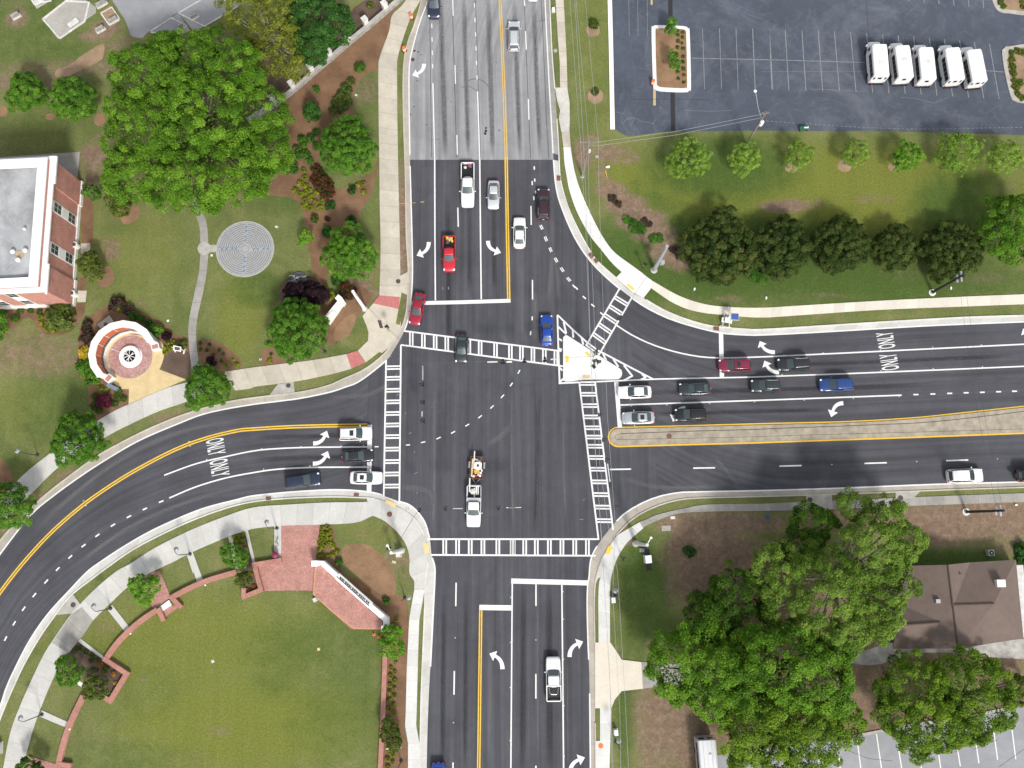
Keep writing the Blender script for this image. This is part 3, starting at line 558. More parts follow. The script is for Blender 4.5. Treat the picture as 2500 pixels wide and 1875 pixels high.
arrow('C2', 500, 528, 616, 420, 9, 0); arrow('C2', 497, 699, 624, 592, 9, 0); arrow('D2', 2097, 825, 1987, 693, 0, -9); arrow('D3', 520, 722, 635, 592, 0, -9); arrow('D3', 527, 1700, 650, 1570, 0, -9)
arrow('B4', 2320, 1260, 2205, 1165, -9, 0)
def road_text(px, ang, w, h):
    cu = bpy.data.curves.new('text', 'FONT'); cu.body = 'ONLY'; cu.align_x = 'CENTER'; cu.align_y = 'CENTER'; cu.size = 1; cu.offset = 0.012; cu.space_character = 1.08
    o = bpy.data.objects.new('text', cu); COL.objects.link(o); dg = bpy.context.evaluated_depsgraph_get()
    me = bpy.data.meshes.new_from_object(o.evaluated_get(dg)); bpy.data.objects.remove(o)
    v = np.array([x.co[:] for x in me.vertices]); lo, hi = v.min(0), v.max(0)
    sx, sy = w / (hi[0] - lo[0]), h / (hi[1] - lo[1]); c = (lo + hi) / 2; q = W(px, .03); ca, sa = math.cos(ang), math.sin(ang)
    for x in me.vertices:
        X, Y = (x.co.x - c[0]) * sx, (x.co.y - c[1]) * sy; x.co = (q.x + X * ca - Y * sa, q.y + X * sa + Y * ca, .03)
    me.materials.append(M['white_line']); ob = bpy.data.objects.new('painted_word', me); COL.objects.link(ob); ob.parent = ROAD
road_text(sp('B4', 1045, 1265), R(97), 2.35, 2.45); road_text(sp('B4', 1075, 1448), R(97), 2.3, 2.5)
road_text(sp('C1', 1821, 554), R(-78), 2.25, 2.5); road_text(sp('C1', 1853, 733), R(-78), 2.35, 2.55)
# tyre arcs, cracks and seals on the old road, bits of survey paint
def crack(px, w=0.05, m='tar', z=.011, parent=None, name='sealed_crack'):
    P = []
    for i in range(len(px) - 1):
        for t in range(6):
            u = t / 6; P.append((px[i][0] * (1 - u) + px[i + 1][0] * u + rnd.uniform(-.35, .35), px[i][1] * (1 - u) + px[i + 1][1] * u + rnd.uniform(-.35, .35)))
    P.append(px[-1]); ribbon(name, P, w, z, M[m], parent or OLD)
crack(S('A2', 1484, 160, 1490, 700, 1500, 1330), .07); crack(S('A2', 1673, 0, 1690, 600, 1712, 1330), .08); crack(S('A2', 1868, 0, 1888, 500, 1912, 1330), .06); crack(S('A3', 140, 50, 165, 700, 192, 1340), .07); crack(S('A3', 280, 0, 290, 170, 298, 330, 325, 1000, 345, 1330), .06); crack(S('A3', 245, 182, 330, 165), .05); crack(S('A2', 1498, 1180, 1570, 1172), .04)
arc = flat('faint tyre scuff', (0.13, 0.13, 0.14), 0.8, 0.2); M['scuff'] = arc
line(smooth(S('A2', 1780, 700, 1830, 672, 1890, 668, 1950, 695, 1985, 750, 1995, 805)), .16, 'tyre_scuff', 'scuff', .0135, OLD); line(smooth(S('A2', 1750, 735, 1810, 728, 1860, 752, 1888, 772)), .13, 'tyre_scuff', 'scuff', .0135, OLD)
mb = MB()
for cx, cy, r in ((1355, 428, 12), (1385, 438, 8), (1408, 462, 6), (1955, 1105, 14), (1958, 1080, 11), (1953, 1128, 12), (1380, 680, 7), (1400, 690, 5), (1352, 900, 6), (2045, 525, 5), (2070, 1100, 7), (1455, 1050, 5), (1400, 1160, 4), (1745, 595, 5), (1320, 965, 8), (1660, 860, 5)):
    q = W(sp('A2', cx, cy), 0); rr = r * TF * mpp(sp('A2', cx, cy)); n = 9
    pts = [(q.x + rr * rnd.uniform(.6, 1.2) * math.cos(t * 2 * math.pi / n), q.y + rr * rnd.uniform(.6, 1.3) * math.sin(t * 2 * math.pi / n)) for t in range(n)]
    mb.add([(x, y, .0125) for x, y in pts], [tuple(range(n))])
mb.build('oil_stain', M['tar'], OLD)
line(S('B2', 1060, 120, 1365, 104), .05, 'survey_mark', 'yellow_line', .032); line(S('B2', 1405, 97, 1435, 97), .09, 'survey_mark', 'yellow_line', .032)
for a in (('C2', 1275, 278, 1285, 265), ('C2', 1305, 445, 1330, 435), ('C2', 1350, 605, 1360, 595), ('C2', 1352, 785, 1380, 770), ('C2', 1372, 950, 1382, 940), ('C2', 1200, 122, 1240, 108), ('B2', 1592, 815, 1595, 838), ('B2', 1640, 812, 1642, 838), ('C2', 1282, 1065, 1290, 1090), ('C2', 1300, 1068, 1308, 1090), ('B2', 1150, 1405, 1158, 1398), ('B2', 1195, 1565, 1203, 1552), ('C3', 605, 1170, 640, 1168), ('C3', 630, 1008, 648, 996)): line(S(*a), .09, 'survey_mark', 'worn_line', .032)
# raised pavement studs
mb = MB()
for t, *c in (('B4', 118, 1403, 187, 1388, 517, 1370, 1000, 1346, 1441, 1322, 1850, 1302, 170, 1553, 1005, 1521, 1445, 1503, 1860, 1487), ('C4', 357, 162, 772, 149, 1158, 131, 590, 706, 1306, 680, 1988, 657), ('C3', 1043, 211, 1340, 202, 1701, 190, 2080, 178), ('D2', 1698, 560, 1684, 1276, 2167, 220, 2165, 598, 2163, 980, 2160, 1427), ('D3', 236, 578, 466, 172, 470, 403, 470, 740, 474, 1133, 476, 1560), ('C2', 64, 571, 398, 554, 736, 550, 926, 546, 82, 744, 473, 718, 932, 715), ('C1', 1595, 512, 1605, 550, 705, 1012, 727, 1052, 1745, 662, 1812, 842)):
    for i in range(0, len(c), 2):
        q = W(sp(t, c[i], c[i + 1]), 0); mb.box(q.x - .06, q.x + .06, q.y - .06, q.y + .06, .01, .034)
o = mb.build('pavement_stud', M['white_line'], ROAD); o['kind'] = 'stuff'

# oil and dust bands worn into the lanes (stains of the carriageway)
def bandmat(name, c, mx):
    m, nt, b = nm(name); b.inputs['Base Color'].default_value = (*c, 1); b.inputs['Roughness'].default_value = .85
    uv = N(nt, 'ShaderNodeUVMap'); sx = N(nt, 'ShaderNodeSeparateXYZ'); nt.links.new(uv.outputs[0], sx.inputs[0])
    at = N(nt, 'ShaderNodeAttribute', attribute_name='edge'); f1 = noise(nt, .9, 6, .75, uv=True, stretch=(1.2, .05, 1)); f2 = noise(nt, 2.5, 5, .8)
    a = ramp(nt, f1, [(.3, 0.15), (.62, 1.0)]); a = mix(nt, a, ramp(nt, f2, [(.3, .3), (.7, 1.0)]), 1.0, 'MULTIPLY'); a = mix(nt, a, at.outputs['Fac'], 1.0, 'MULTIPLY'); a = mix(nt, a, (mx, mx, mx), 1.0, 'MULTIPLY')
    t = N(nt, 'ShaderNodeBsdfTransparent'); ms = N(nt, 'ShaderNodeMixShader'); nt.links.new(a, ms.inputs[0]); nt.links.new(t.outputs[0], ms.inputs[1]); nt.links.new(b.outputs[0], ms.inputs[2]); nt.links.new(ms.outputs[0], nt.nodes['Material Output'].inputs['Surface']); return m
M['oil'] = bandmat('oily lane stain', (.030, .029, .031), 1.0); M['dusty'] = bandmat('dusty lane wear', (.22, .22, .225), .75); M['oil2'] = bandmat('oily stain on fresh asphalt', (.018, .018, .020), .9)
def band(px, w, m, parent=None, z=.0105, fade=True):
    P = [W(p, z) for p in (smooth(px, 5) if len(px) > 2 else px)]; n = max(12, len(P)); P, ln = resample(P, n); v, uv, ed, f = [], [], [], []; cols = 5
    for i, p in enumerate(P):
        t = P[min(i + 1, n - 1)] - P[max(i - 1, 0)]; nr = Vector((-t.y, t.x, 0)).normalized()
        for k in range(cols): q = p + nr * w * (k / (cols - 1) - .5); v.append((q.x, q.y, z)); uv.append((w * k / (cols - 1), ln * i / (n - 1))); ed.append((0, .7, 1, .7, 0)[k] * (min(1, i / 2, (n - 1 - i) / 2) if fade else 1))
    for i in range(n - 1):
        for k in range(cols - 1): a = i * cols + k; f.append((a, a + cols, a + cols + 1, a + 1))
    o = mk('lane_stain', v, f, M[m], parent or ROAD, uvs=uv); at = o.data.attributes.new('edge', 'FLOAT', 'POINT'); at.data.foreach_set('value', ed)
for a, w in ((('A2', 1570, -40, 1590, 500, 1605, 1000, 1612, 1340), 1.0), (('A2', 1770, -40, 1785, 500, 1800, 1000, 1808, 1340), .9), (('A2', 1975, -40, 1990, 500, 2005, 1000, 2012, 1340), 1.0), (('A3', 50, -40, 75, 600, 100, 1340), .9), (('A3', 215, -40, 240, 600, 270, 1340), .9)): band(S(*a), w, 'oil', OLD)
for a, w in ((('B2', 1627, 0, 1640, 500, 1645, 1400), .9), (('B2', 1815, 0, 1822, 900), .9), (('B2', 2020, 0, 2030, 880), .8), (('D3', 130, 110, 128, 800, 125, 1700), 1.0), (('D3', 350, 110, 350, 900, 355, 1700), 1.1), (('D2', 1600, 100, 1590, 1700), .8), (('D2', 1790, 100, 1780, 1700), .8), (('C2', 0, 480, 500, 465, 930, 460), .9), (('C2', 0, 665, 500, 645, 930, 640), .9), (('C3', 1000, 100, 2140, 75, 'C4', 1500, 30), .9), (('C3', 1000, 290, 2140, 255, 'C4', 600, 250), .8), (('B4', 0, 1480, 1000, 1445, 2212, 1390), .8), (('C3', 250, 60, 250, 700, 230, 1300), .8)): band(S(*a), w, 'oil2')
for a, w in ((('B3', 110, 600, 115, 900, 125, 1290), 1.0), (('B3', 225, 850, 220, 1290), 1.3), (('B3', 370, 150, 375, 500, 340, 1000), .9), (('B3', 300, 300, 395, 560, 430, 950), .7), (('C2', 1240, 900, 1400, 910, 1500, 955, 1520, 1050), .9), (('C2', 640, 140, 950, 120, 1080, 60, 1200, 0), .8), (('C2', 1960, 540, 2080, 470, 2180, 360), 1.0), (('B2', 2080, 1200, 2160, 1330, 2180, 1600), .8), (('C2', 1525, 20, 1520, 500, 1518, 1000, 1500, 1300), .5), (('C3', 250, 0, 252, 600, 240, 1300), .35), (('C3', 475, 200, 470, 700, 490, 1200), .45), (('C2', 2180, 0, 2175, 700, 2190, 1300), .5), (('C3', 1240, 290, 1380, 320), 1.2), (('C3', 1750, 640, 1960, 900), .7), (('D2', 1990, 500, 1985, 1700), .7), (('D3', 250, 100, 255, 1700), .3), (('D3', 505, 700, 505, 1700), .25), (('C3', 900, 800, 1300, 900, 1900, 880), .8), (('C1', 2200, 300, 1500, 440, 900, 740, 300, 1240), .9), (('C1', 2200, 860, 1700, 980, 1100, 1230, 600, 1590), .8)): band(S(*a), w, 'dusty')
# ============================================================ WALKS, BEDS, LOTS
SH = 0.10
def walk(Lp, Rp, m, n=60, h=SH, z=None, name='sidewalk'): return strip(name, Lp, Rp, z or h, M[m], n=n, h=h)
# north-west walk along the north road
walk(smooth(S('A2', 1290, -10, 1235, 60, 1165, 130, 1140, 260, 1090, 400, 1062, 480, 1050, 570, 1052, 1000, 1058, 1400, 'B2', 1060, 60, 1068, 500, 1058, 885)), smooth(S('A2', 1400, 10, 1345, 100, 1300, 200, 1240, 380, 1212, 490, 1207, 570, 1210, 1000, 1217, 1400, 'B2', 1222, 60, 1232, 500, 1238, 885)), 'walk', 90)
walk(S('A2', 1290, -12, 1340, -120, 1420, -400), S('A2', 1400, 8, 1440, -110, 1500, -400), 'walk', 8)
pm = paving('tan concrete flag', (0.53, 0.48, 0.39), 400, 0.05, 0.4)
poly('corner_plaza', S('B2', 1058, 955, 1232, 998, 1240, 1165, 1150, 1315, 1080, 1372, 1058, 1362, 945, 1450, 875, 1352, 962, 1268, 967, 1200, 950, 1140, 915, 1060, 1003, 955), 0.10, pm)
poly('corner_plaza', S('B2', 1175, 830, 1205, 735, 1300, 685, 1292, 880, 1245, 860, 1232, 998, 1058, 955, 1058, 885, 1100, 880, 1180, 880), 0.094, pm)
poly('red_ramp', S('B2', 1058, 886, 1232, 898, 1220, 1000, 1003, 952), 0.106, M['redpave']); poly('red_ramp', S('B2', 780, 1381, 870, 1352, 945, 1450, 822, 1503), 0.106, M['redpave'])
walk(smooth(S('B2', 780, 1381, 500, 1430, 240, 1462, 0, 1492, 'B1', 1990, 1515, 1880, 1532)), smooth(S('B2', 822, 1503, 640, 1552, 340, 1612, 0, 1655, 'C1', 2130, 60, 1985, 80)), 'walk', 40)
walk(smooth(S('B1', 1700, 1590, 'C1', 1640, 0, 1420, 55, 1090, 196, 980, 245, 845, 322, 640, 455, 430, 605, 230, 762, 100, 890, 0, 990, -200, 1200)), smooth(S('C1', 1720, 120, 1540, 186, 1320, 262, 1040, 392, 930, 450, 730, 560, 530, 695, 400, 810, 270, 942, 90, 1120, -200, 1400)), 'walk_pale', 60)
poly('drain_apron', S('B2', 335, 1612, 340, 1659, 'C2', 342, 95, 130, 122, 205, 20, 'B2', 215, 1634), 0.092, M['conc'])
poly('grass_verge', S('B2', 1245, 862, 1276, 872, 1230, 1135, 1197, 1125), 0.112, M['grass'])
# south walk round the curve
walk(smooth(S('C2', 1060, 1000, 955, 1020, 600, 1026, 300, 1042, 0, 1066, 'C1', 1900, 1142, 1600, 1262, 1300, 1412, 1100, 1542, 'D1', 980, 0, 800, 150, 680, 272, 590, 372, 460, 560, 370, 700, 250, 950, 150, 1180, 90, 1350, 50, 1530, 10, 1760)),
     smooth(S('C2', 1000, 1138, 850, 1196, 560, 1212, 230, 1222, 0, 1246, 'C1', 2070, 1268, 1930, 1312, 1630, 1440, 1450, 1532, 'D1', 1290, 0, 1080, 130, 930, 270, 780, 418, 680, 560, 540, 720, 440, 920, 340, 1160, 270, 1360, 210, 1590, 180, 1760)), 'walk_pale', 160)
walk(smooth(S('C2', 958, 1020, 960, 988, 1060, 1000, 1215, 1062, 1310, 1120, 1390, 1210, 1445, 1330, 1470, 1475, 1462, 1600, 'D2', 1445, 80, 1440, 155)), smooth(S('C2', 975, 1150, 1000, 1138, 1060, 1160, 1130, 1202, 1230, 1300, 1290, 1400, 1312, 1500, 1312, 1620, 'D2', 1350, 80, 1352, 155)), 'walk_pale', 80, h=.104)
walk(S('D2', 1352, 155, 1310, 400, 1300, 600, 1290, 800, 1280, 1200, 1275, 1300, 1300, 1450, 1300, 1760), S('D2', 1440, 155, 1395, 410, 1388, 600, 1383, 800, 1372, 1200, 1368, 1300, 1402, 1480, 1400, 1760), 'walk_light', 60)
poly('drain_apron', S('D1', 612, 185, 690, 295, 605, 355, 475, 368), 0.09, M['conc'])
walk(S('D1', 690, 300, 610, 352, 440, 600), S('D1', 785, 412, 700, 540, 575, 690), 'walk_grey', 8, h=.106)
# south-east walk
walk(smooth(S('C3', 930, 1300, 1110, 1192, 1150, 1180, 1250, 1132, 1500, 1072, 1700, 1042, 2140, 1036, 'C4', 370, 1019, 800, 1003, 1285, 980, 2300, 943)), smooth(S('C3', 1000, 1370, 1140, 1242, 1180, 1215, 1300, 1162, 1450, 1117, 1700, 1102, 2140, 1097, 'C4', 370, 1090, 800, 1075, 1310, 1052, 2300, 1018)), 'walk_grey', 80, h=.09)
walk(smooth(S('D3', 765, 600, 765, 150, 'C3', 795, 1605, 800, 1500, 862, 1392, 930, 1300, 1112, 1192)), smooth(S('D3', 862, 600, 862, 150, 'C3', 885, 1605, 930, 1482, 1000, 1372, 1060, 1312, 1142, 1244)), 'walk_light', 60)
poly('sidewalk_apron', S('C3', 740, 1659, 790, 1497, 870, 1375, 930, 1295, 880, 1400, 810, 1500, 795, 1605, 'D3', 780, 50, 760, 60, 735, 120), 0.098, M['walk_pale'])
poly('driveway', S('D3', 735, 600, 865, 600, 910, 665, 960, 745, 1125, 765, 1140, 990, 960, 1010, 900, 1085, 872, 1155, 735, 1155), 0.102, paving('cream drive concrete', (0.66, 0.60, 0.50), 400, 0, 0, .06))
poly('old_driveway', S('D3', 1125, 765, 1210, 768, 1700, 800, 1700, 960, 1240, 975, 1140, 990), 0.06, M['walk_grey'])
walk(S('D3', 777, 1155, 778, 1760), S('D3', 872, 1155, 855, 1760), 'walk_light', 30); poly('sidewalk_apron', S('D3', 736, 1430, 790, 1430, 790, 1760, 736, 1760), 0.108, M['walk_light'])
poly('drain_apron', S('C4', 375, 962, 590, 962, 600, 1082, 372, 1092), 0.094, M['conc']); poly('drain_apron', S('C4', 1128, 940, 1335, 933, 1285, 985, 1128, 1002), 0.094, M['conc'])
# north-east walk
walk(S('A3', 395, -300, 402, 0, 420, 300, 437, 520, 440, 740), S('A3', 462, -300, 470, 0, 487, 300, 497, 520, 502, 740), 'walk', 30)
poly('worn_path', S('A3', 398, 740, 500, 735, 520, 860, 522, 1000, 518, 1110, 450, 1110, 430, 1000, 440, 930, 415, 850), 0.07, flat('dusty worn concrete', (0.60, 0.575, 0.52), .9, .15, 1.2, fine=.2))
walk(S('A3', 452, 1108, 468, 1242), S('A3', 520, 1108, 530, 1242), 'walk', 6, h=.08)
walk(smooth(S('A3', 468, 1240, 478, 1380, 500, 1510, 'B3', 520, 0, 580, 172, 680, 362, 790, 502, 880, 612, 960, 687)), smooth(S('A3', 530, 1240, 548, 1370, 575, 1490, 'B3', 613, 0, 700, 200, 800, 390, 900, 522, 1060, 642, 1140, 700)), 'walk_white', 60)
poly('kerb_ramp', S('B3', 960, 687, 1060, 642, 1215, 760, 1210, 822, 1145, 907, 1050, 858, 912, 735), 0.104, paving('white ramp concrete', (0.71, 0.70, 0.68), 400, 0, 0, .05))
walk(smooth(S('B3', 1215, 760, 1440, 886, 1650, 956, 1850, 982, 2140, 989, 'B4', 300, 972, 1000, 930, 1700, 896, 2300, 872)), smooth(S('B3', 1208, 822, 1400, 950, 1600, 1022, 1900, 1057, 2140, 1071, 'B4', 300, 1053, 1000, 1006, 1750, 976, 2300, 955)), 'walk_cream', 100)
# tactile pads
for p, m in ((S('B3', 1012, 786, 1070, 826, 1053, 843, 1000, 800), 'yellowpad'), (S('B3', 486, 1396, 514, 1396, 512, 1450, 485, 1453), 'yellowpad'), (S('B3', 645, 1370, 668, 1356, 698, 1388, 697, 1412), 'yellowpad'), (S('C3', 850, 1388, 884, 1404, 853, 1465, 822, 1450), 'yellowpad'), (S('C2', 1118, 998, 1198, 1038, 1186, 1065, 1108, 1028), 'yellowpad_pale'), (S('C2', 1428, 1368, 1465, 1368, 1480, 1452, 1442, 1458), 'yellowpad_pale')):
    poly('tactile_paving', p, 0.156 if sp('B3', 420, 0)[0] < p[0][0] < sp('B3', 720, 0)[0] and p[0][1] < 900 else 0.11, M[m])
# traffic island and median
isl = smooth(S('B3', 466, 1255, 472, 1232, 488, 1222, 506, 1226, 600, 1285, 760, 1388, 935, 1497, 960, 1522, 962, 1556, 945, 1582, 905, 1593, 690, 1594, 600, 1600, 500, 1612, 474, 1604, 466, 1585, 466, 1420), 4, True)
slab('traffic_island', isl, 0.15, flat('island concrete', (0.70, 0.695, 0.68), .8, .07, .8, fine=.05)); poly('island_patch', S('B3', 630, 1556, 694, 1556, 694, 1586, 630, 1588), 0.156, M['tan_plaza'])
md = smooth(S('C4', 2400, 200, 2212, 224, 1700, 279, 1250, 324, 700, 354, 0, 372, 'C3', 930, 404), 6) + [sp('C3', 930 - 70 * math.sin(R(a)), 473 - 70 * math.cos(R(a))) for a in range(10, 180, 10)] + S('C3', 930, 543) + S('C3', 2140, 512, 'C4', 0, 511, 1300, 466, 2400, 425)
slab('median', md, 0.15, M['median'])
ym = smooth(S('C4', 2400, 192, 2212, 215, 1700, 270, 1250, 315, 700, 345, 0, 362, 'C3', 1500, 380, 930, 394), 6) + [sp('C3', 930 - 80 * math.sin(R(a)), 473 - 79.5 * math.cos(R(a))) for a in range(10, 180, 10)] + S('C3', 930, 553) + S('C3', 2140, 521, 'C4', 0, 520, 1300, 475, 2400, 434)
ribbon('median_line', ym, .22, .016, M['yellow_line'], n=700)
ribbon('median_joint', smooth(S('C4', 2300, 245, 1900, 295, 1400, 348, 900, 372, 200, 398, 'C3', 2000, 412, 1500, 425, 950, 445)), .10, .154, M['iron']); ribbon('median_joint', S('C4', 2300, 402, 1300, 432, 0, 466, 'C3', 1480, 490, 950, 495), .05, .154, M['iron']); ribbon('median_joint', smooth(S('C3', 950, 445, 912, 460, 905, 475, 915, 492, 950, 495)), .05, .154, M['iron'])
# mulch and planting beds
def bed(px, m='mulch', z=.006, name='mulch_bed', n=3, rough=.8):
    P = smooth(px, n, True); P = [(p[0] + rnd.uniform(-rough, rough), p[1] + rnd.uniform(-rough, rough)) for p in P]; poly(name, P, z, M[m])
bed(S('A2', 1290, -30, 1165, 120, 1140, 255, 1090, 395, 1060, 475, 1048, 575, 930, 640, 860, 720, 830, 830, 832, 990, 600, 1060, 560, 1200, 560, 1500, 720, 1600, 1000, 1450, 1040, 1330, 1050, 1400, 1010, 1550, 980, 1659, 'B2', 930, 130, 880, 250, 860, 420, 700, 500, 610, 760, 590, 930, 500, 720, 480, 580, 430, 320, 400, 140, 300, 60, 80, 40, 'A2', 0, 1640, 40, 1520, 200, 1490, 300, 1000, 200, 860, 330, 750, 620, 500, 850, 330, 1000, 230, 1120, 110, 1200, 0))
bed(S('A2', -300, 600, 100, 560, 330, 640, 200, 800, 60, 850, -200, 900, -420, 700), 'mulch_dark'); bed(S('A2', 850, 60, 1050, -40, 1150, 10, 1000, 160, 800, 310, 600, 450, 480, 560, 400, 500, 700, 280), 'mulch_dark', .0065)
bed(S('B2', 230, 800, 330, 720, 480, 720, 570, 800, 590, 900, 560, 960, 250, 960), 'mulch_dark', .009)
bed(S('B2', 570, 960, 640, 870, 800, 860, 900, 800, 1000, 900, 920, 1000, 850, 1100, 700, 1280, 680, 1300, 560, 1260), 'mulch', .009); bed(S('B2', 680, 1180, 760, 1080, 850, 1040, 850, 1130, 790, 1230, 700, 1275, 680, 1240), 'straw', .011)
bed(S('B2', 60, 1460, 100, 1320, 260, 1380, 380, 1450, 220, 1468), 'mulch', .007)
bed(S('B1', 690, 60, 780, 80, 790, 300, 775, 440, 690, 450), 'mulch'); bed(S('B1', 660, 760, 720, 740, 725, 850, 655, 850), 'mulch', .0062)
bed(S('B1', 1010, 170, 1060, 120, 1130, 120, 1180, 170, 1160, 240, 1080, 285, 1030, 270), 'straw', .0064); bed(S('B1', 820, 740, 860, 660, 930, 650, 965, 710, 950, 780, 890, 815, 830, 790), 'straw', .0064)
bed(S('B1', 0, 1000, 640, 950, 715, 960, 700, 1060, 640, 1150, 560, 1200, 440, 1225, 330, 1180, 240, 1070, 120, 1150, 0, 1240), 'mulch', .0063)
bed(S('B1', 690, 1130, 850, 1000, 980, 930, 1060, 940, 1200, 1030, 1400, 1130, 1460, 1200, 1590, 1250, 1610, 1400, 1610, 1530, 1580, 1600, 1370, 1510, 1200, 1300, 800, 1350, 900, 1620, 'C1', 940, 20, 1090, 70, 1082, 195, 860, 310, 770, 300, 745, 100, 740, 0, 'B1', 660, 1560, 660, 1300), 'mulch', .0063)
bed(S('B1', 1365, 1390, 1590, 1360, 1610, 1530, 1560, 1600, 1370, 1510), 'mulch_dark', .0105); bed(S('B1', 1670, 1260, 1820, 1270, 1960, 1360, 2030, 1440, 2025, 1490, 1880, 1530, 1700, 1530, 1670, 1380), 'mulch', .0064)
bed(S('C1', -20, 660, 40, 690, 90, 760, 115, 830, 90, 880, -20, 990), 'mulch', .0064)
bed(S('C2', 555, 1215, 660, 1215, 690, 1340, 740, 1480, 730, 1560, 800, 1659, 'D2', 1130, 100, 1190, 190, 1300, 300, 1290, 900, 1270, 1300, 1300, 1500, 1300, 1760, 1090, 1760, 1110, 1100, 1120, 560, 1130, 430, 1000, 250, 700, 30, 'C2', 600, 1520, 530, 1510), 'mulch', .0063)
bed(S('C2', 740, 1430, 800, 1380, 900, 1370, 1020, 1420, 1120, 1520, 1170, 1600, 'D2', 1185, 60, 1190, 190, 1060, 190, 900, 60, 'C2', 780, 1560), 'straw', .0095)
bed(S('D1', 655, 590, 880, 740, 1025, 880, 905, 1075, 700, 1030, 700, 900, 560, 770), 'mulch_dark', .0063); bed(S('C1', 1945, 1310, 2065, 1270, 2130, 1600, 2010, 1590), 'mulch_dark', .0063); bed(S('D1', 2010, 40, 2130, 0, 2180, 140, 2050, 190), 'mulch_dark', .0063)
for x, y, r in ((718, 255, 58), (740, 812, 66)): bed([sp('A3', x + r * math.cos(a * .7), y + r * math.sin(a * .7)) for a in range(9)], 'soil', .0064, 'mulch_ring')
for x, y, rx, ry in ((250, 1415, 55, 40), (700, 1400, 62, 52), (1105, 1410, 40, 35)): bed([sp('A4', x + rx * math.cos(a * .7), y + ry * math.sin(a * .7)) for a in range(9)], 'soil', .0064, 'mulch_ring')
for x, y, rx, ry in ((20, 940, 45, 45), (840, 1010, 50, 55), (425, 985, 40, 30)): bed([sp('A1', x + rx * math.cos(a * .7), y + ry * math.sin(a * .7)) for a in range(9)], 'straw', .0064, 'mulch_ring')
# ---------------------------------------------------------------- car parks
LOT = poly('car_park', S('A3', 860, -420, 878, 0, 890, 600, 900, 1090, 960, 1125, 1010, 1150, 1100, 1140, 1300, 1112, 1700, 1106, 2143, 1102, 'A4', 400, 1106, 1000, 1106, 1500, 1118, 2212, 1140, 3000, 1160, 3000, -420), .006, M['asph_lot'])
strip('car_park_kerb', S('A3', 830, -420, 842, 0, 852, 400, 860, 800, 864, 1088), S('A3', 866, -420, 878, 0, 888, 400, 896, 800, 903, 1088), .13, M['white'], n=20, h=.13)
pl = lambda *a, w=.10, m='worn_line', p=None: ribbon('bay_line', S(*a), w, .012, M[m], p or LOT)
for i, x in enumerate((1642, 1785, 1925, 2065, 2205)): pl('A3', x, 240, x + 18 + (i > 2) * 3, 752, w=.08 if i != 3 else .11)
for a in ((64, 252, 92, 757), (197, 252, 228, 762), (338, 258, 372, 766), (475, 258, 513, 768), (612, 264, 655, 770), (748, 272, 795, 776), (884, 280, 935, 780), (1018, 290, 1073, 785), (1150, 300, 1210, 790), (1280, 308, 1345, 798), (1412, 318, 1478, 806), (1540, 330, 1610, 812), (1668, 340, 1745, 822), (1793, 355, 1872, 828), (1920, 365, 2002, 835)): pl('A4', *a, w=.11)
pl('A3', 1545, 490, 2142, 502, 'A4', 870, 527, w=.10); pl('A4', 1460, 565, 2050, 608, w=.10)
for x in (1242, 1370, 1496, 1622, 1748, 1872): pl('A4', x - 25, -200, x, (x - 1242) * .09 + 12, w=.11)
for x in (1020, 1095, 1175): pl('A3', x, 0, x + 4, 300, w=.05)
ribbon('asphalt_patch', S('A3', 1368, -200, 1372, 140), .66, .012, M['tar'], LOT); ribbon('asphalt_patch', S('A3', 1390, 775, 1394, 1105), .66, .012, M['tar'], LOT)
for a in (('A3', 1237, 745, 1237, 890, .38), ('A3', 1212, -40, 1213, 40, .3)): ribbon('painted_bar', S(*a[:-1]), a[-1], .012, flat('faded yellow paint', (.46, .36, .20), .8, .2), LOT)
M['dust'] = flat('dusty crack filler', (.17, .175, .19), .9, .2)
for px in (S('A3', 905, 940, 990, 965), S('A3', 1000, 1000, 1060, 990, 1120, 1020, 1235, 1045, 1240, 1095), S('A3', 960, 1050, 1000, 1010, 1060, 1000), S('A3', 1030, 1070, 1070, 1000), S('A3', 1220, 1050, 1250, 1000), S('A4', 0, 605, 870, 600), S('A4', 400, 750, 870, 770), S('A3', 1150, 560, 1300, 520), S('A4', 1170, 820, 1300, 830, 1450, 870, 1580, 820), S('A3', 1480, 930, 1720, 940, 1900, 930)): crack(px, .055, 'dust', .0125, LOT, 'sealed_crack')
for px in (S('A3', 895, 742, 1030, 742, 1040, 840, 1250, 838, 1700, 840), S('A4', 880, 0, 900, 300)): crack(px, .05, 'tar', .0125, LOT, 'sealed_crack')
mb = MB()
for i in range(0, 60):
    u = i / 60; x = 0 + u * 2212; y = 1018 + 75 * math.sin(min(u * 2.2, 1.57)) - max(0, u - .55) * 45
    q = W(sp('A4', x, y), 0); q2 = W(sp('A4', x + 20, y + 1), 0); d = (q2 - q).normalized(); n = Vector((-d.y, d.x, 0)) * .03
    v = [q - n, q2 - n, q2 + n, q + n]; mb.add([(p.x, p.y, .0125) for p in v], [(0, 1, 2, 3)])
mb.build('dashed_line', M['worn_line'], LOT)
LOT2 = poly('car_park', S('D4', -420, 1560, 690, 1412, 1020, 1342, 2010, 1192, 2212, 1135, 3000, 1000, 3000, 2200, -420, 2200), .006, M['asph_grey']); ribbon('car_park_kerb', S('D4', 650, 1418, 1020, 1335, 2010, 1183, 2212, 1128, 2900, 990), .35, .12, M['conc'], h=.12)
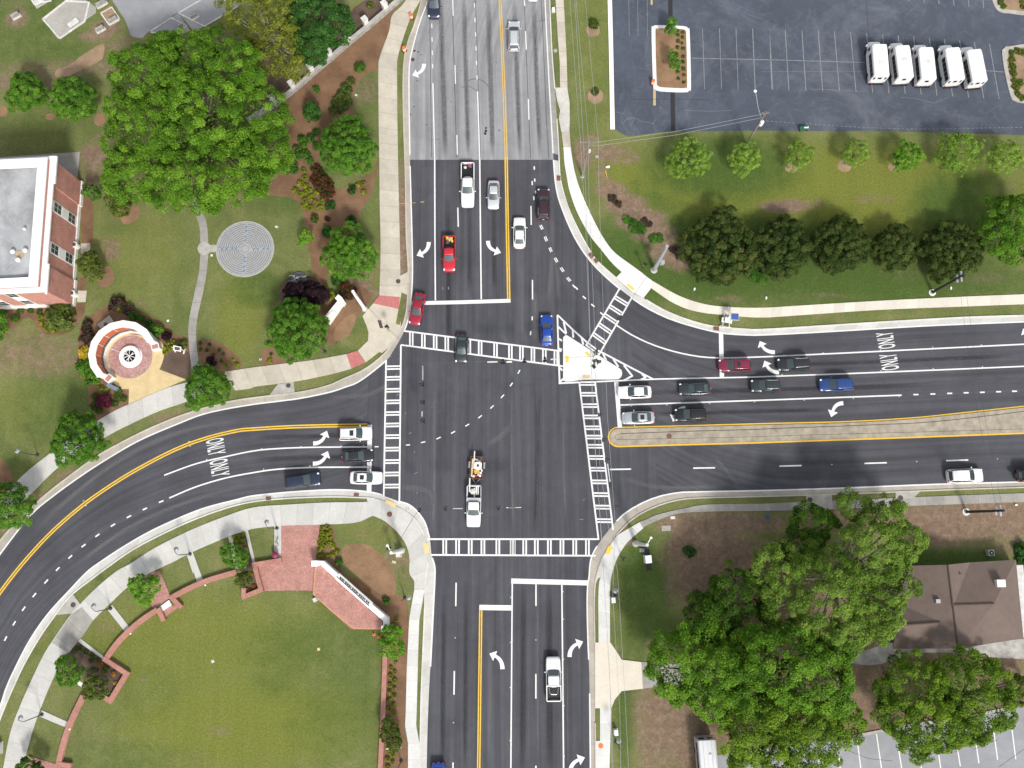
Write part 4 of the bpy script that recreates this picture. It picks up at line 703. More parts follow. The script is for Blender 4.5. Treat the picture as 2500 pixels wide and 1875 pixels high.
for a in ((300, 1540, 325, 1760), (475, 1535, 500, 1760), (650, 1560, 670, 1760), (800, 1390, 848, 1760), (967, 1370, 1024, 1760), (1143, 1430, 1195, 1760), (1318, 1465, 1360, 1760), (1482, 1465, 1523, 1760), (1640, 1435, 1675, 1645), (1797, 1380, 1832, 1620), (1945, 1265, 1990, 1590), (2092, 1185, 2143, 1585)): pl('D4', *a, w=.15, m='white_line', p=LOT2)
pl('D3', 1925, 1575, 1950, 1760, w=.15, m='white_line', p=LOT2)
for px in (S('D4', 700, 1500, 900, 1580, 1100, 1600), S('D4', 1740, 1440, 1790, 1500, 1990, 1420), S('D4', 2000, 1650, 2212, 1500), S('D4', 1400, 1540, 1660, 1520)): crack(px, .05, 'iron', .0125, LOT2, 'crack')
poly('gravel_drive', smooth(S('D4', 640, 690, 900, 660, 1110, 600, 1700, 650, 1850, 600, 2212, 570, 2500, 560, 2500, 760, 2212, 740, 1900, 720, 1700, 690, 1300, 690, 1100, 760, 900, 790, 700, 760), 4, True), .006, flat('chalky gravel', (.40, .385, .36), .9, .4, .7, fine=.3))
# ---------------------------------------------------------------- car park islands
def lot_island(px, inner, m, name):
    slab(name, px, .14, M['offwhite']); poly('mulch_bed', inner, .146, M[m])
lot_island(smooth(S('A3', 1212, 260, 1225, 225, 1265, 212, 1480, 220, 1520, 240, 1534, 280, 1545, 720, 1530, 760, 1490, 776, 1290, 768, 1240, 745, 1225, 700), 4, True), smooth(S('A3', 1245, 270, 1262, 244, 1300, 238, 1470, 246, 1500, 262, 1505, 300, 1513, 710, 1500, 738, 1470, 744, 1300, 736, 1265, 720, 1255, 680), 4, True), 'straw', 'planted_island')
M_gk = M['offwhite']; M['offwhite'] = M['conc']
lot_island(smooth(S('A4', 2028, 440, 2050, 405, 2090, 390, 2400, 400, 2400, 870, 2212, 868, 2140, 850, 2100, 810, 2050, 600), 4, True), smooth(S('A4', 2075, 470, 2085, 430, 2120, 412, 2370, 430, 2370, 845, 2212, 842, 2155, 825, 2130, 780, 2080, 590), 4, True), 'soil', 'planted_island')
lot_island(smooth(S('A4', 1930, -60, 1945, 0, 1970, 60, 2010, 95, 2080, 108, 2300, 112, 2300, -100, 1950, -120), 4, True), smooth(S('A4', 1970, -60, 1985, 0, 2005, 45, 2040, 70, 2100, 82, 2280, 85, 2280, -80, 1985, -90), 4, True), 'soil', 'planted_island')
M['offwhite'] = M_gk
# ---------------------------------------------------------------- garden paths
walk(smooth(S('B1', 1600, 60, 1625, 150, 1660, 230, 1685, 320, 1690, 440)), smooth(S('B1', 1655, 60, 1690, 150, 1730, 230, 1750, 320, 1757, 440)), 'walk_grey', 24, h=.05, name='garden_path')
walk(smooth(S('B1', 1690, 540, 1680, 680, 1655, 800, 1620, 960, 1600, 1060, 1588, 1180, 1595, 1320, 1620, 1540)), smooth(S('B1', 1757, 540, 1745, 680, 1725, 800, 1690, 960, 1668, 1060, 1655, 1180, 1660, 1320, 1690, 1540)), 'walk_grey', 40, h=.05, name='garden_path')
poly('garden_path', [sp('B1', 1724 + 57 * math.cos(a * math.pi / 16), 490 + 57 * math.sin(a * math.pi / 16)) for a in range(32)], .056, M['conc']); poly('garden_path', S('B1', 1776, 458, 1834, 458, 1834, 520, 1776, 520), .05, M['conc'])
# link paths of the south-west lawn
for a in (S('C1', 1925, 1312, 1960, 1312, 2012, 1580, 1985, 1590), S('C1', 2067, 1268, 2092, 1262, 2155, 1530, 2130, 1534), S('C1', 1575, 1465, 1625, 1440, 1705, 1659, 'D1', 1715, 78, 1665, 100, 1633, 0, 'C1', 1630, 1630), S('D1', 912, 330, 945, 282, 1092, 470, 1058, 515), S('D1', 655, 590, 680, 568, 885, 725, 868, 740), S('D1', 335, 1225, 345, 1168, 580, 1275, 550, 1315), S('C2', 172, 1225, 230, 1222, 230, 1495, 172, 1500)): poly('link_path', a, .06, M['walk_pale'] if len(a) < 9 else M['walk_pale'])
poly('brick_plaza', S('D1', 1215, 48, 1300, 0, 1350, 0, 1440, 215, 1330, 310, 1285, 305, 1230, 130), .06, M['brickpave']); poly('brick_plaza', S('D1', 1425, 238, 1447, 290, 1500, 280, 1490, 320, 1370, 400, 1350, 345), .054, M['brickpave'])
slab('stone_step', S('D1', 1330, 312, 1425, 240, 1448, 282, 1355, 348), .25, M['offwhite'])
poly('brick_plaza', S('C2', 230, 1218, 555, 1213, 540, 1400, 525, 1510, 'D2', 525, 0, 500, 165, 300, 160, 60, 168, 20, 10, 'C2', 20, 1555, 230, 1500), .062, M['brickpave'])
poly('brick_plaza', S('D1', 225, 1552, 470, 1625, 480, 1800, 200, 1800), .06, M['brickpave'])
# memorial plaza
poly('tan_plaza', smooth(S('B1', 1080, 1210, 1290, 1240, 1370, 1290, 1385, 1380, 1370, 1450, 1345, 1510), 4) + S('B1', 1570, 1595, 'C1', 1420, 52, 1085, 196, 1088, 70, 1020, 68, 'B1', 960, 1625, 895, 1590, 900, 1480, 880, 1350, 950, 1240), .05, M['tan_plaza'])
# cemetery roads and plots
poly('gravel_road', smooth(S('A1', 950, -60, 985, 60, 1050, 160, 1080, 230, 1110, 300, 1200, 320, 1250, 270, 1500, 105, 1700, 0, 1760, -80, 1600, -300, 1100, -400), 4, True), .007, M['gravel'])
bed(S('A1', 870, 370, 700, 460, 600, 540, 480, 590, 470, 640, 540, 660, 700, 580, 860, 500), 'soil', .007, 'dirt_track')
def plot(px, m, name='grave_plot', border=.28):
    poly(name, px, .03, M[m]); ribbon('plot_kerb', px + [px[0]], border, .12, M['palestone'], h=.12)
plot(S('A1', 360, 160, 640, -60, 810, 60, 810, 110, 490, 330), 'plotgravel'); plot(S('A1', 850, 110, 930, 40, 1010, 160, 930, 225), 'soil', border=.2); plot(S('A1', 1265, 265, 1505, 108, 1605, 260, 1420, 330), 'gravel', border=.2); plot(S('A1', 1505, 108, 1760, -60, 2040, 30, 1640, 270), 'gravel', border=.2); plot(S('A1', 200, -120, 310, 75, 470, -20, 400, -120), 'plotgravel', border=.25)
poly('concrete_pad', S('A1', 0, 1325, 675, 1282, 652, 1510, 640, 1700, 0, 1700), .02, M['walk_grey'])
for a in (('B1', 682, 448, 762, 443, 758, 535, 680, 530), ('B1', 655, 845, 732, 845, 722, 942, 650, 942)): poly('concrete_pad', S(*a), .05, M['walk'])
poly('concrete_pad', S('B1', 822, 1132, 922, 1052, 962, 1108, 860, 1176), .05, M['conc'])
# manhole covers, drain grates
def disc(tile, x, y, r, m='rust', z=.12, name='manhole_cover', label=''):
    q = W(sp(tile, x, y), 0); o = MB().lathe([(r, z - .06), (r, z), (r * .82, z + .006), (0.01, z + .006)], 20).build(name, M[m]); o.location = (q.x, q.y, 0); tag(o, label, 'manhole cover')
disc('B2', 1218, 768, .33, 'iron', label='dark round manhole cover in the tan apron beside the red ramp'); disc('C2', 292, 40, .33, 'iron', label='dark round manhole cover in the apron between sidewalk trees and west road'); disc('C2', 1145, 1125, .36, 'rust', .14, label='brown round manhole cover on the pale southwest corner sidewalk'); disc('D1', 620, 282, .34, 'iron', label='dark round manhole cover by the curved street, near a link path lamp'); disc('C3', 1360, 467, .36, 'rust', .18, label='rusty round manhole cover set in the concrete median'); disc('C4', 403, 1003, .36, 'iron', label='manhole cover in wide sidewalk apron left of the oak branches'); disc('C4', 1168, 988, .36, 'iron', label='manhole cover in sidewalk apron right of the oak branches'); disc('D3', 783, 1470, .34, 'orange', .13, label='orange round cover on white sidewalk below the cream driveway'); disc('A2', 1340, 503, .3, 'iron', .02, label='dark manhole cover in the old grey road near the turn arrow'); disc('A3', 400, 428, .3, 'conc', .06, label='pale round valve cover in the narrow grass strip by the old road'); disc('B1', 892, 1130, .3, 'rust', .06, label='dark round hatch on concrete pad behind the curved memorial wall')
def grate(px, lab, m='rust', z=.05):
    P = [W(p, 0) for p in px]; o = MB().prism([(p.x, p.y) for p in P], 0, z).build('drain_grate', M[m]); tag(o, lab, 'drain grate')
grate(S('B3', 676, 545, 702, 522, 728, 555, 705, 580), 'rusty drain grate in northeast kerb, upper one of the adjoining pair', z=.14); grate(S('B3', 722, 590, 742, 565, 766, 598, 744, 618), 'rusty drain grate in northeast kerb, lower one of the adjoining pair', z=.14)
grate(S('B3', 1732, 1147, 1780, 1150, 1780, 1185, 1736, 1180), 'rusty drain grate in the kerb beside the white solar trailer', z=.14); grate(S('C2', 104, 980, 145, 978, 146, 1005, 105, 1007), 'brown drain grate in the pale kerb below the dark SUV', z=.14); grate(S('C2', 845, 950, 885, 950, 886, 976, 846, 976), 'brown drain grate in pale kerb near the white sedan stop line', z=.14); grate(S('A3', 412, 1485, 443, 1485, 445, 1525, 414, 1525), 'reddish drain grate beside the start of the white northeast sidewalk', z=.14); grate(S('B2', 1043, 1095, 1072, 1098, 1092, 1160, 1065, 1165), 'dark rectangular metal grate in the tan corner plaza', 'iron', .115)
# ============================================================ VEHICLES
def paint(name, c, metal=0.0, rough=0.35):
    m, nt, b = nm(name); b.inputs['Base Color'].default_value = (*c, 1); b.inputs['Roughness'].default_value = rough; b.inputs['Metallic'].default_value = metal
    b.inputs['Coat Weight'].default_value = 0.6; b.inputs['Coat Roughness'].default_value = 0.05; return m
PT = dict(white=paint('white car paint', (.78, .78, .77)), silver=paint('silver car paint', (.50, .52, .54), .5), ltsilver=paint('pale silver car paint', (.62, .63, .65), .4), grey=paint('grey car paint', (.13, .14, .16), .4), dark=paint('charcoal car paint', (.020, .022, .026), .2), black=paint('black car paint', (.008, .009, .010)), navy=paint('navy car paint', (.022, .032, .062), .3), red=paint('red car paint', (.50, .014, .030)), crimson=paint('crimson car paint', (.30, .012, .035), .2), maroon=paint('maroon car paint', (.22, .020, .055), .3), plum=paint('plum car paint', (.050, .020, .030), .3), blue=paint('bright blue car paint', (.012, .060, .36), .2), blue2=paint('blue car paint', (.018, .055, .20), .2), slate=paint('slate car paint', (.035, .045, .050), .4))
def loft(sec, n_side=None):
    """sec: list of (x, [(y,z) half profile bottom centre -> top centre])"""
    v, f = [], []; k = len(sec[0][1])
    full = []
    for x, h in sec:
        ring = [(y, z) for y, z in h] + [(-y, z) for y, z in h[-2:0:-1]]
        full.append([Vector((x, y, z)) for y, z in ring])
    n = len(full[0])
    for r in full: v += r
    for i in range(len(full) - 1):
        for j in range(n):
            l = (j + 1) % n; f.append((i * n + j, i * n + l, (i + 1) * n + l, (i + 1) * n + j))
    f.append(tuple(range(n))[::-1]); f.append(tuple((len(full) - 1) * n + j for j in range(n)))
    a = v[f[0][1]] - v[f[0][0]]; b = v[f[0][2]] - v[f[0][0]]
    return v, f
def fixn(o):
    bm = bmesh.new(); bm.from_mesh(o.data); bmesh.ops.recalc_face_normals(bm, faces=bm.faces); bm.to_mesh(o.data); bm.free(); return o
def subsurf(o, l=1):
    s = o.modifiers.new('sub', 'SUBSURF'); s.levels = l; s.render_levels = l; return o
PROF = {  # rear -> front : t, half width factor, top height
 'sedan': [(0, .70, .72), (.015, .84, .86), (.06, .94, .97), (.16, .985, 1.0), (.35, 1, .97), (.55, 1, .95), (.72, 1, .94), (.86, .97, .86), (.945, .91, .76), (.985, .80, .66), (1, .66, .58)],
 'suv': [(0, .78, .85), (.012, .9, 1.0), (.05, .97, 1.08), (.16, 1, 1.08), (.4, 1, 1.06), (.6, 1, 1.06), (.75, 1, 1.05), (.88, .98, .99), (.955, .92, .9), (.988, .8, .76), (1, .7, .66)],
 'pickup': [(0, .92, .60), (.01, .98, .66), (.05, 1, .68), (.2, 1, .68), (.37, 1, .68), (.385, 1, 1.12), (.55, 1, 1.12), (.70, 1, 1.12), (.82, .99, 1.10), (.93, .96, 1.04), (.985, .88, .92), (1, .8, .8)]}
CAB = {  # base rear, roof rear, roof front, base front (fractions), roof height, base half, roof half, base z rear, base z front
 'sedan': (.115, .27, .50, .685, 1.42, .86, .62, .98, .935), 'suv': (.02, .085, .52, .70, 1.70, .93, .72, 1.05, 1.04),
 'wagon': (.02, .10, .55, .74, 1.62, .92, .72, 1.02, .98), 'pickup': (.375, .40, .575, .70, 1.82, .90, .70, 1.10, 1.11), 'pickup_x': (.355, .38, .575, .70, 1.82, .90, .70, 1.10, 1.11)}
def pane(A, B, C, D, u0, u1, v0, v1, off, curve=0.0):
    """sub-quad of quad A(bottom-left) B(bottom-right) C(top-right) D(top-left), pushed out"""
    q = lambda u, v: (A.lerp(B, u)).lerp(D.lerp(C, u), v)
    n = (B - A).cross(D - A).normalized() * off
    cols = 6; vv = []; ff = []; hz_ = Vector((n.x, n.y, 0)).normalized() if curve else Vector()
    for i in range(cols + 1):
        u = u0 + (u1 - u0) * i / cols; k = curve * (1 - (2 * u - 1) ** 2); vv += [q(u, v0) + n + hz_ * k, q(u, v1) + n + hz_ * k * .6]
    for i in range(cols): ff.append((2 * i, 2 * i + 2, 2 * i + 3, 2 * i + 1))
    return vv, ff
def vehicle(label, kind, paintk, front, rear, wid=1.84, rails=False, sunroof=False, name=None, cat=None, group=None, hz=None, dark_roof=None, cargo=None):
    zr = .55; F_, R_ = W(front, zr), W(rear, zr); L = (F_ - R_).length; c = (F_ + R_) / 2; ang = math.atan2(F_.y - R_.y, F_.x - R_.x)
    name = name or {'sedan': 'sedan', 'suv': 'suv', 'wagon': 'station_wagon', 'pickup': 'pickup_truck'}[kind]; cat = cat or {'sedan': 'car', 'suv': 'car', 'wagon': 'car', 'pickup': 'pickup truck'}[kind]
    if L < 0.5: print('short', label)
    t = thing(name, label, cat, (c.x, c.y, .03), ang, group)
    p = PT[paintk]; hw = wid / 2; x_ = lambda q: -L / 2 + q * L
    bk = 'suv' if kind == 'wagon' else kind
    dz = -.08 if kind == 'wagon' else 0
    sec = []
    for q, wf, zt in PROF[bk]:
        y = hw * wf; zt += dz; zb = .24
        sec.append((x_(q), [(0, zb), (y * .80, zb), (y * .97, zb + .14), (y, zb + .30), (y * .995, zt - .22), (y * .95, zt - .07), (y * .80, zt - .01), (y * .4, zt + .025), (0, zt + .03)]))
    v, f = loft(sec); b = fixn(mk('body', v, f, p, t, True)); subsurf(b)
    br, rr, rf, bf, zro, bh, rh, zb0, zb1 = CAB['pickup_x' if cargo == 'ext' else kind]
    if hz: zro = hz
    bh *= hw; rh *= hw
    Br = [Vector((x_(br), s * bh * (.93 if kind != 'pickup' else 1), zb0)) for s in (1, -1)]; Bf = [Vector((x_(bf), s * bh * .95, zb1)) for s in (1, -1)]
    Rr = [Vector((x_(rr), s * rh * .96, zro - .03)) for s in (1, -1)]; Rf = [Vector((x_(rf), s * rh, zro - .02)) for s in (1, -1)]
    bm_x = (x_(br) + x_(bf)) / 2; Bm = [Vector((bm_x, s * bh, (zb0 + zb1) / 2)) for s in (1, -1)]; rm_x = (x_(rr) + x_(rf)) / 2; Rm = [Vector((rm_x, s * rh * 1.03, zro)) for s in (1, -1)]
    dn = Vector((0, 0, .12))
    vv = [Br[0] - dn, Bm[0] - dn, Bf[0] - dn, Bf[1] - dn, Bm[1] - dn, Br[1] - dn, Rr[0], Rm[0], Rf[0], Rf[1], Rm[1], Rr[1]]
    ff = [(0, 1, 7, 6), (1, 2, 8, 7), (2, 3, 9, 8), (3, 4, 10, 9), (4, 5, 11, 10), (5, 0, 6, 11), (6, 7, 10, 11), (7, 8, 9, 10), (0, 5, 4, 3, 2, 1)]
    cab = fixn(mk('cabin', vv, ff, PT[dark_roof] if dark_roof else p, t)); bv = cab.modifiers.new('bevel', 'BEVEL'); bv.width = .09; bv.segments = 3; bv.limit_method = 'ANGLE'; bv.angle_limit = R(20)
    for q in cab.data.polygons: q.use_smooth = True
    g = M['glass']; gw = M['glass_win']
    # windscreen: front quad, bottom-left = +y... order so that the normal points outward
    a, fq = pane(Bf[1] - dn * 0, Bf[0], Rf[0], Rf[1], (.05), .95, .02, .90, .03, .13); fixq = mk('windscreen', a, fq, gw, t)
    a, fq = pane(Br[0], Br[1], Rr[1], Rr[0], .07, .93, .08, .86, .02, .05); mk('rear_window', a, fq, gw, t)
    for s in (0, 1):
        for k, (P0, P1, Q0, Q1) in enumerate(((Br[s], Bm[s], Rr[s], Rm[s]), (Bm[s], Bf[s], Rm[s], Rf[s]))):
            if s: A_, B_, C_, D_ = P0, P1, Q1, Q0
            else: A_, B_, C_, D_ = P1, P0, Q0, Q1
            a, fq = pane(A_, B_, C_, D_, .07 if (k == 0) ^ (s == 0) else .03, .97 if (k == 0) ^ (s == 0) else .93, .06, .84, .016); mk('side_window', a, fq, g, t)
    # lamps, mirrors, wheels, plate
    zf = .70 if kind == 'sedan' else (.86 if kind != 'pickup' else .95)
    for s in (1, -1):
        o = MB().box(-.15, .13, -.13, .13, -.06, .06).build('headlight', M['headl'], t, bevel=.05); o.location = (x_(.948), s * hw * .74, zf - .02); o.rotation_euler = (0, R(24), s * R(-28))
        o = MB().box(-.05, .06, -.15, .15, -.1, .1).build('tail_light', M['taill'], t, bevel=.03); o.location = (x_(.014), s * hw * .70, zf + .02); o.rotation_euler = (0, 0, s * R(-16))
        mx = x_(bf) - .22; o = MB().box(-.06, .06, -.11, .11, -.07, .07).build('wing_mirror', p if paintk in ('white', 'silver', 'ltsilver', 'red', 'blue', 'blue2', 'crimson', 'maroon') else M['black'], t, bevel=.04); o.location = (mx, s * (hw + .12), zb1 + .05)
        for q in (.19, .81):
            o = MB().lathe([(.20, -.11), (.30, -.11), (.335, -.06), (.335, .06), (.30, .11), (.20, .11)], 20).build('wheel', M['rubber'], t); o.rotation_euler = (R(90), 0, 0); o.location = (x_(q), s * (hw - .12), .335 - .03)
            r = MB().lathe([(.21, -.10), (.21, .10), (.06, .115)], 12).build('rim', M['alloy'], o)
    MB().box(-.012, .012, -.15, .15, -.05, .05).build('number_plate', M['white'], t).location = (x_(0) - .02, 0, .62)
    if rails:
        for s in (1, -1): MB().tube([(x_(rr) + .15, s * rh * .86, zro + .0), (x_(rr) + .25, s * rh * .86, zro + .055), (x_(rf) - .2, s * rh * .88, zro + .06), (x_(rf) - .08, s * rh * .88, zro + .01)], .025).build('roof_rail', M['chrome' if rails != 'black' else 'black'], t)
    if sunroof:
        xs0 = x_(rf) - .75; MB().box(xs0, xs0 + .55, -rh * .55, rh * .55, zro - .01, zro + .018).build('sunroof', M['glass'], t)
    if kind == 'pickup':
        x0, x1 = x_(.012), x_(br if cargo != 'ext' else .35) - .02
        for s in (1, -1):
            y0, y1 = sorted((s * (hw - .13), s * (hw + .0))); MB().box(x0, x1, y0, y1, .6, 1.12).build('bed_side', p, t, bevel=.03)
        MB().box(x_(0) - .01, x_(0) + .09, -hw + .14, hw - .14, .58, 1.12).build('tailgate', p, t, bevel=.02)
        MB().box(x0 + .08, x1, -hw + .14, hw - .14, .705, .74).build('bed_liner', M['black'], t)
        MB().box(x_(0) - .14, x_(0) - .02, -hw * .92, hw * .92, .42, .56).build('rear_bumper', M['chrome'], t, bevel=.03)
    return t, L, hw
V = vehicle
V('dark navy suv driving south on the old grey road at the top edge', 'suv', 'navy', S('A2', 1518, 160)[0], S('A2', 1525, -95)[0], 1.9)
V('silver station wagon with black roof rails northbound on the old grey road', 'wagon', 'ltsilver', S('A3', 52, 182)[0], S('A3', 52, 432)[0], 1.84, rails='black')
V('white car nosing in at the top edge on the northbound lane', 'sedan', 'white', S('A3', 212, -250)[0], S('A3', 212, 8)[0])
pk1 = V('white pickup with open black bed stopped in the southbound through lane', 'pickup', 'white', (1142, 507), (1142, 400), 1.98)
V('small pale silver sedan southbound, waiting beside the yellow centre lines', 'sedan', 'ltsilver', (1204.5, 511), (1205.5, 442), 1.74)
pk2 = V('bright red pickup carrying yellow tools, waiting behind the stop line', 'pickup', 'red', (1097, 664.5), (1097, 578.5), 1.84)
V('crimson sedan turning right over the northwest end of stop line', 'sedan', 'crimson', sp('B2', 1352, 1135), sp('B2', 1408, 870), 1.8)
V('black sedan rolling south over the north ladder crosswalk', 'sedan', 'slate', sp('B2', 1746, 1455), sp('B2', 1760, 1220), 1.78)
V('dark plum suv northbound, leaving the junction by the slip lane', 'suv', 'plum', (1327, 461), (1326.5, 536.5), 1.92, rails='black')
V('white sedan northbound beside the yellow centre lines north of the junction', 'sedan', 'white', (1268.5, 531), (1268, 607), 1.84)
V('bright blue sedan northbound, passing left of the white triangular island', 'sedan', 'blue', (1334, 768.5), (1335.5, 844), 1.82)
V('maroon suv with sunroof at the slip lane stop line, heading west', 'suv', 'maroon', (1752.5, 893.5), (1831.5, 892), 1.86, rails='black', sunroof=True)
V('black suv with bright roof rails heading west, below the ONLY words', 'suv', 'dark', (1896, 892), (1976, 887.5), 1.88, rails=True)
V('white sedan heading west at the east stop line, below the island', 'sedan', 'white', (1507.6, 958.5), (1590, 957), 1.84)
V('charcoal sedan heading west directly behind the white sedan', 'sedan', 'slate', (1656.6, 950.5), (1734.5, 949), 1.8)
V('grey suv with silver roof rails in westbound lane, ahead of the blue suv', 'suv', 'slate', (1831.5, 943), (1903.5, 941), 1.84, rails=True)
V('blue suv heading west in the through lane, last in its queue', 'suv', 'blue2', (1998.5, 941), (2081, 938.5), 1.9)
V('silver sedan with dark sunroof in left turn lane at east stop line', 'sedan', 'silver', (1518, 1021.5), (1597.5, 1019.5), 1.8, sunroof=True)
V('black suv parked over a painted turn arrow beside the median nose', 'suv', 'black', (1645.5, 1014), (1724.5, 1012), 1.86, rails='black')
V('white suv heading east in the kerb lane near the right edge', 'suv', 'white', (2398.5, 1160), (2310.5, 1163), 1.92)
jeep = V('black off-road vehicle cut off by the right edge, heading east', 'suv', 'black', (2560, 1157), (2480, 1161), 1.9, name='off_road_vehicle')
V('white suv with sunroof at the west stop line, top lane by yellow lines', 'suv', 'white', (909, 1058), (828, 1060.5), 1.92, rails='black', sunroof=True)
V('black sedan at the west stop line, middle turn lane', 'sedan', 'dark', (912, 1111), (835.5, 1116), 1.82)
V('white sedan with sunroof nosing past the west stop line, lower lane', 'sedan', 'white', (934, 1167), (855, 1166), 1.84, sunroof=True)
V('dark navy suv in the lower west lane behind the white sedan', 'suv', 'navy', (783.5, 1168), (696.5, 1180), 1.88)
ut, uL, uw = V('white utility pickup with silver toolbox towing a trailer through the junction', 'pickup', 'white', (1156, 1287), (1158, 1186), 2.0)
pk3 = V('white pickup with light roll bar and black bed northbound at the bottom', 'pickup', 'white', (1350, 1602.5), (1352, 1710.5), 2.0, cargo='ext')
V('blue sedan at the bottom edge in the southbound lane', 'sedan', 'blue', (1070, 1942), (1070.5, 1861), 1.82)
# extras of single vehicles (jeep spare, roll bar, tool box)
t, L, hw = jeep
MB().lathe([(.01, -.1), (.36, -.1), (.36, .1), (.01, .1)], 18).build('spare_wheel', M['rubber'], t).location = (-L / 2 - .1, 0, 1.0); t.children[-1].rotation_euler = (0, R(90), 0)
t, L, hw = pk3
MB().tube([(-L * .18, -hw * .62, 1.1), (-L * .30, -hw * .55, 1.35), (-L * .33, -hw * .35, 1.5), (-L * .33, hw * .35, 1.5), (-L * .30, hw * .55, 1.35), (-L * .18, hw * .62, 1.1)], .045, 8).build('roll_bar', M['chrome'], t)
MB().box(-L * .17, -L * .135, -hw, hw, 1.02, 1.16).build('bed_rail', PT['ltsilver'], t, bevel=.02)
t, L, hw = ut, uL, uw
MB().box(-L * .205, -L * .125, -hw * 1.0, hw * 1.0, .95, 1.42).build('toolbox', PT['ltsilver'], t, bevel=.03)
for s in (1, -1): MB().tube([(-L * .48, s * hw * .97, 1.13), (-L * .48, s * hw * .99, 1.30), (-L * .1, s * hw * 1.0, 1.30)], .035).build('side_rack', M['steel'], t)
def load(parent_t, name, label, cat, o_builder, mat, lx, ly, lz, rz=0.0):
    o = o_builder.build(name, mat, bevel=.02); tag(o, label, cat)
    q = Matrix.Rotation(parent_t.rotation_euler.z, 3, 'Z') @ Vector((lx, ly, lz)); o.location = (parent_t.location.x + q.x, parent_t.location.y + q.y, lz); o.rotation_euler = (0, 0, parent_t.rotation_euler.z + rz); return o
load(ut, 'pipe', 'white pipe sticking out of the utility pickup bed', 'pipe', MB().tube([(-1.2, 0, .07), (.7, 0, .07)], .10, 10), M['offwhite'], -L * .47, -hw * .62, 1.18)
for i, (x, y) in enumerate(((-.39, .3), (-.39, .55), (-.33, .05))): load(ut, 'board', 'pale board lying in the bed of the utility pickup', 'board', MB().box(-.75, .55, -.09, .09, 0, .12), M['offwhite'], x * L + .1, y * hw, .76)
load(ut, 'tarp_bundle', 'crumpled pale bundle in the utility pickup bed', 'bundle', MB().lathe([(.05, 0), (.42, .03), (.38, .25), (.15, .33), (.02, .34)], 9), M['palestone'], -.36 * L, -.2 * hw, .76)
# loads of the other pickups
t, L, hw = pk2
for dx, dy, c, nme, lab in ((-.42, .35, 'yellow', 'fuel_can', 'square yellow can in the red pickup bed'), (-.35, .48, 'yellow', 'bucket', 'round yellow bucket in the red pickup bed near its cab'), (-.44, -.3, 'yellow', 'crate', 'small yellow crate at the tailgate of the red pickup'), (-.40, -.05, 'palestone', 'engine_tool', 'pale machine in the middle of the red pickup bed'), (-.33, -.25, 'rust', 'generator', 'brown machine in the red pickup bed behind the cab')):
    if nme == 'bucket': b = MB().lathe([(.13, 0), (.17, .36), (.02, .36)], 12)
    elif nme in ('engine_tool', 'generator'): b = MB().box(-.22, .22, -.2, .2, 0, .22).lathe([(.02, .2), (.15, .22), (.13, .42), (.02, .44)], 10).tube([(-.2, -.2, .2), (-.25, -.2, .5), (-.25, .2, .5), (-.2, .2, .2)], .03)
    else: b = MB().box(-.2, .2, -.18, .18, 0, .34).tube([(-.1, 0, .34), (-.1, 0, .44), (.1, 0, .44), (.1, 0, .34)], .025)
    load(t, nme, lab, {'fuel_can': 'can', 'engine_tool': 'machine', 'generator': 'machine'}.get(nme, nme), b, M[c], dx * L, dy * hw, .76)
t, L, hw = pk1
for dx, dy, c, lab in ((-.44, .25, 'red', 'red bag in the black bed of white pickup'), (-.42, .42, 'blue', 'blue bundle in the black bed of white pickup'), (-.40, -.35, 'palestone', 'pale bundle in the black bed of white pickup')):
    load(t, 'bag', lab, 'bag', MB().lathe([(.05, 0), (.24, .04), (.2, .22), (.02, .28)], 9), M[c], dx * L, dy * hw, .76)
# equipment trailer
tf, tr = W((1163, 1181), .6), W((1164.5, 1117), .6); hd = W((1160.5, 1180), .5)
ang = math.atan2(hd.y - tr.y, hd.x - tr.x); c0 = W((1164, 1142), .6); tl = 3.0; tw = .88
tr_ = thing('equipment_trailer', 'low equipment trailer loaded with tanks and tools behind the utility pickup', 'trailer', (c0.x, c0.y, .02), ang)
MB().box(-tl / 2, tl / 2, -tw, tw, .48, .56).build('deck', M['wood'], tr_)
for s in (1, -1): MB().box(-tl / 2, tl / 2, s * tw - .03, s * tw + .03, .57, .95).build('side_rail', M['rust'], tr_)
MB().box(-tl / 2 - .04, -tl / 2 + .02, -tw - .03, tw + .03, .57, 1.0).build('tail_rail', M['rust'], tr_); MB().box(tl / 2 - .02, tl / 2 + .04, -tw - .03, tw + .03, .57, .95).build('front_rail', M['rust'], tr_)
MB().tube([(tl / 2, -.5, .5), (tl / 2 + .75, 0, .48), (tl / 2, .5, .5)], .04).build('drawbar', M['steel'], tr_)
for s in (1, -1):
    for x in (-.35,): 
        o = MB().lathe([(.2, -.1), (.33, -.1), (.33, .1), (.2, .1)], 18).build('wheel', M['rubber'], tr_); o.rotation_euler = (R(90), 0, 0); o.location = (x, s * (tw + .14), .33)
        MB().box(x - .45, x + .45, s * tw + (.03 if s > 0 else -.27), s * tw + (.27 if s > 0 else -.03), .70, .74).build('mudguard', M['steel'], tr_)
load(tr_, 'water_tank', 'white square water tank with dark lid on the trailer', 'tank', MB().prism([(.45, -.5), (.5, -.4), (.5, .4), (.45, .5), (-.4, .5), (-.5, .3), (-.5, -.3), (-.4, -.5)], 0, .85), M['white'], -.25, .18, .57)
load(tr_, 'tank_lid', 'round dark lid on top of the white trailer tank', 'lid', MB().lathe([(.01, 0), (.2, 0), (.18, .05), (.01, .06)], 16), M['darksteel'], -.25, .18, 1.43)
for x, y in ((-1.05, .0), (-1.1, -.28), (-.85, .33)): load(tr_, 'bucket', 'white bucket at the back of the trailer', 'bucket', MB().lathe([(.14, 0), (.17, .38), (.15, .4), (.02, .38)], 14), M['white'], x, y, .57).update_tag()
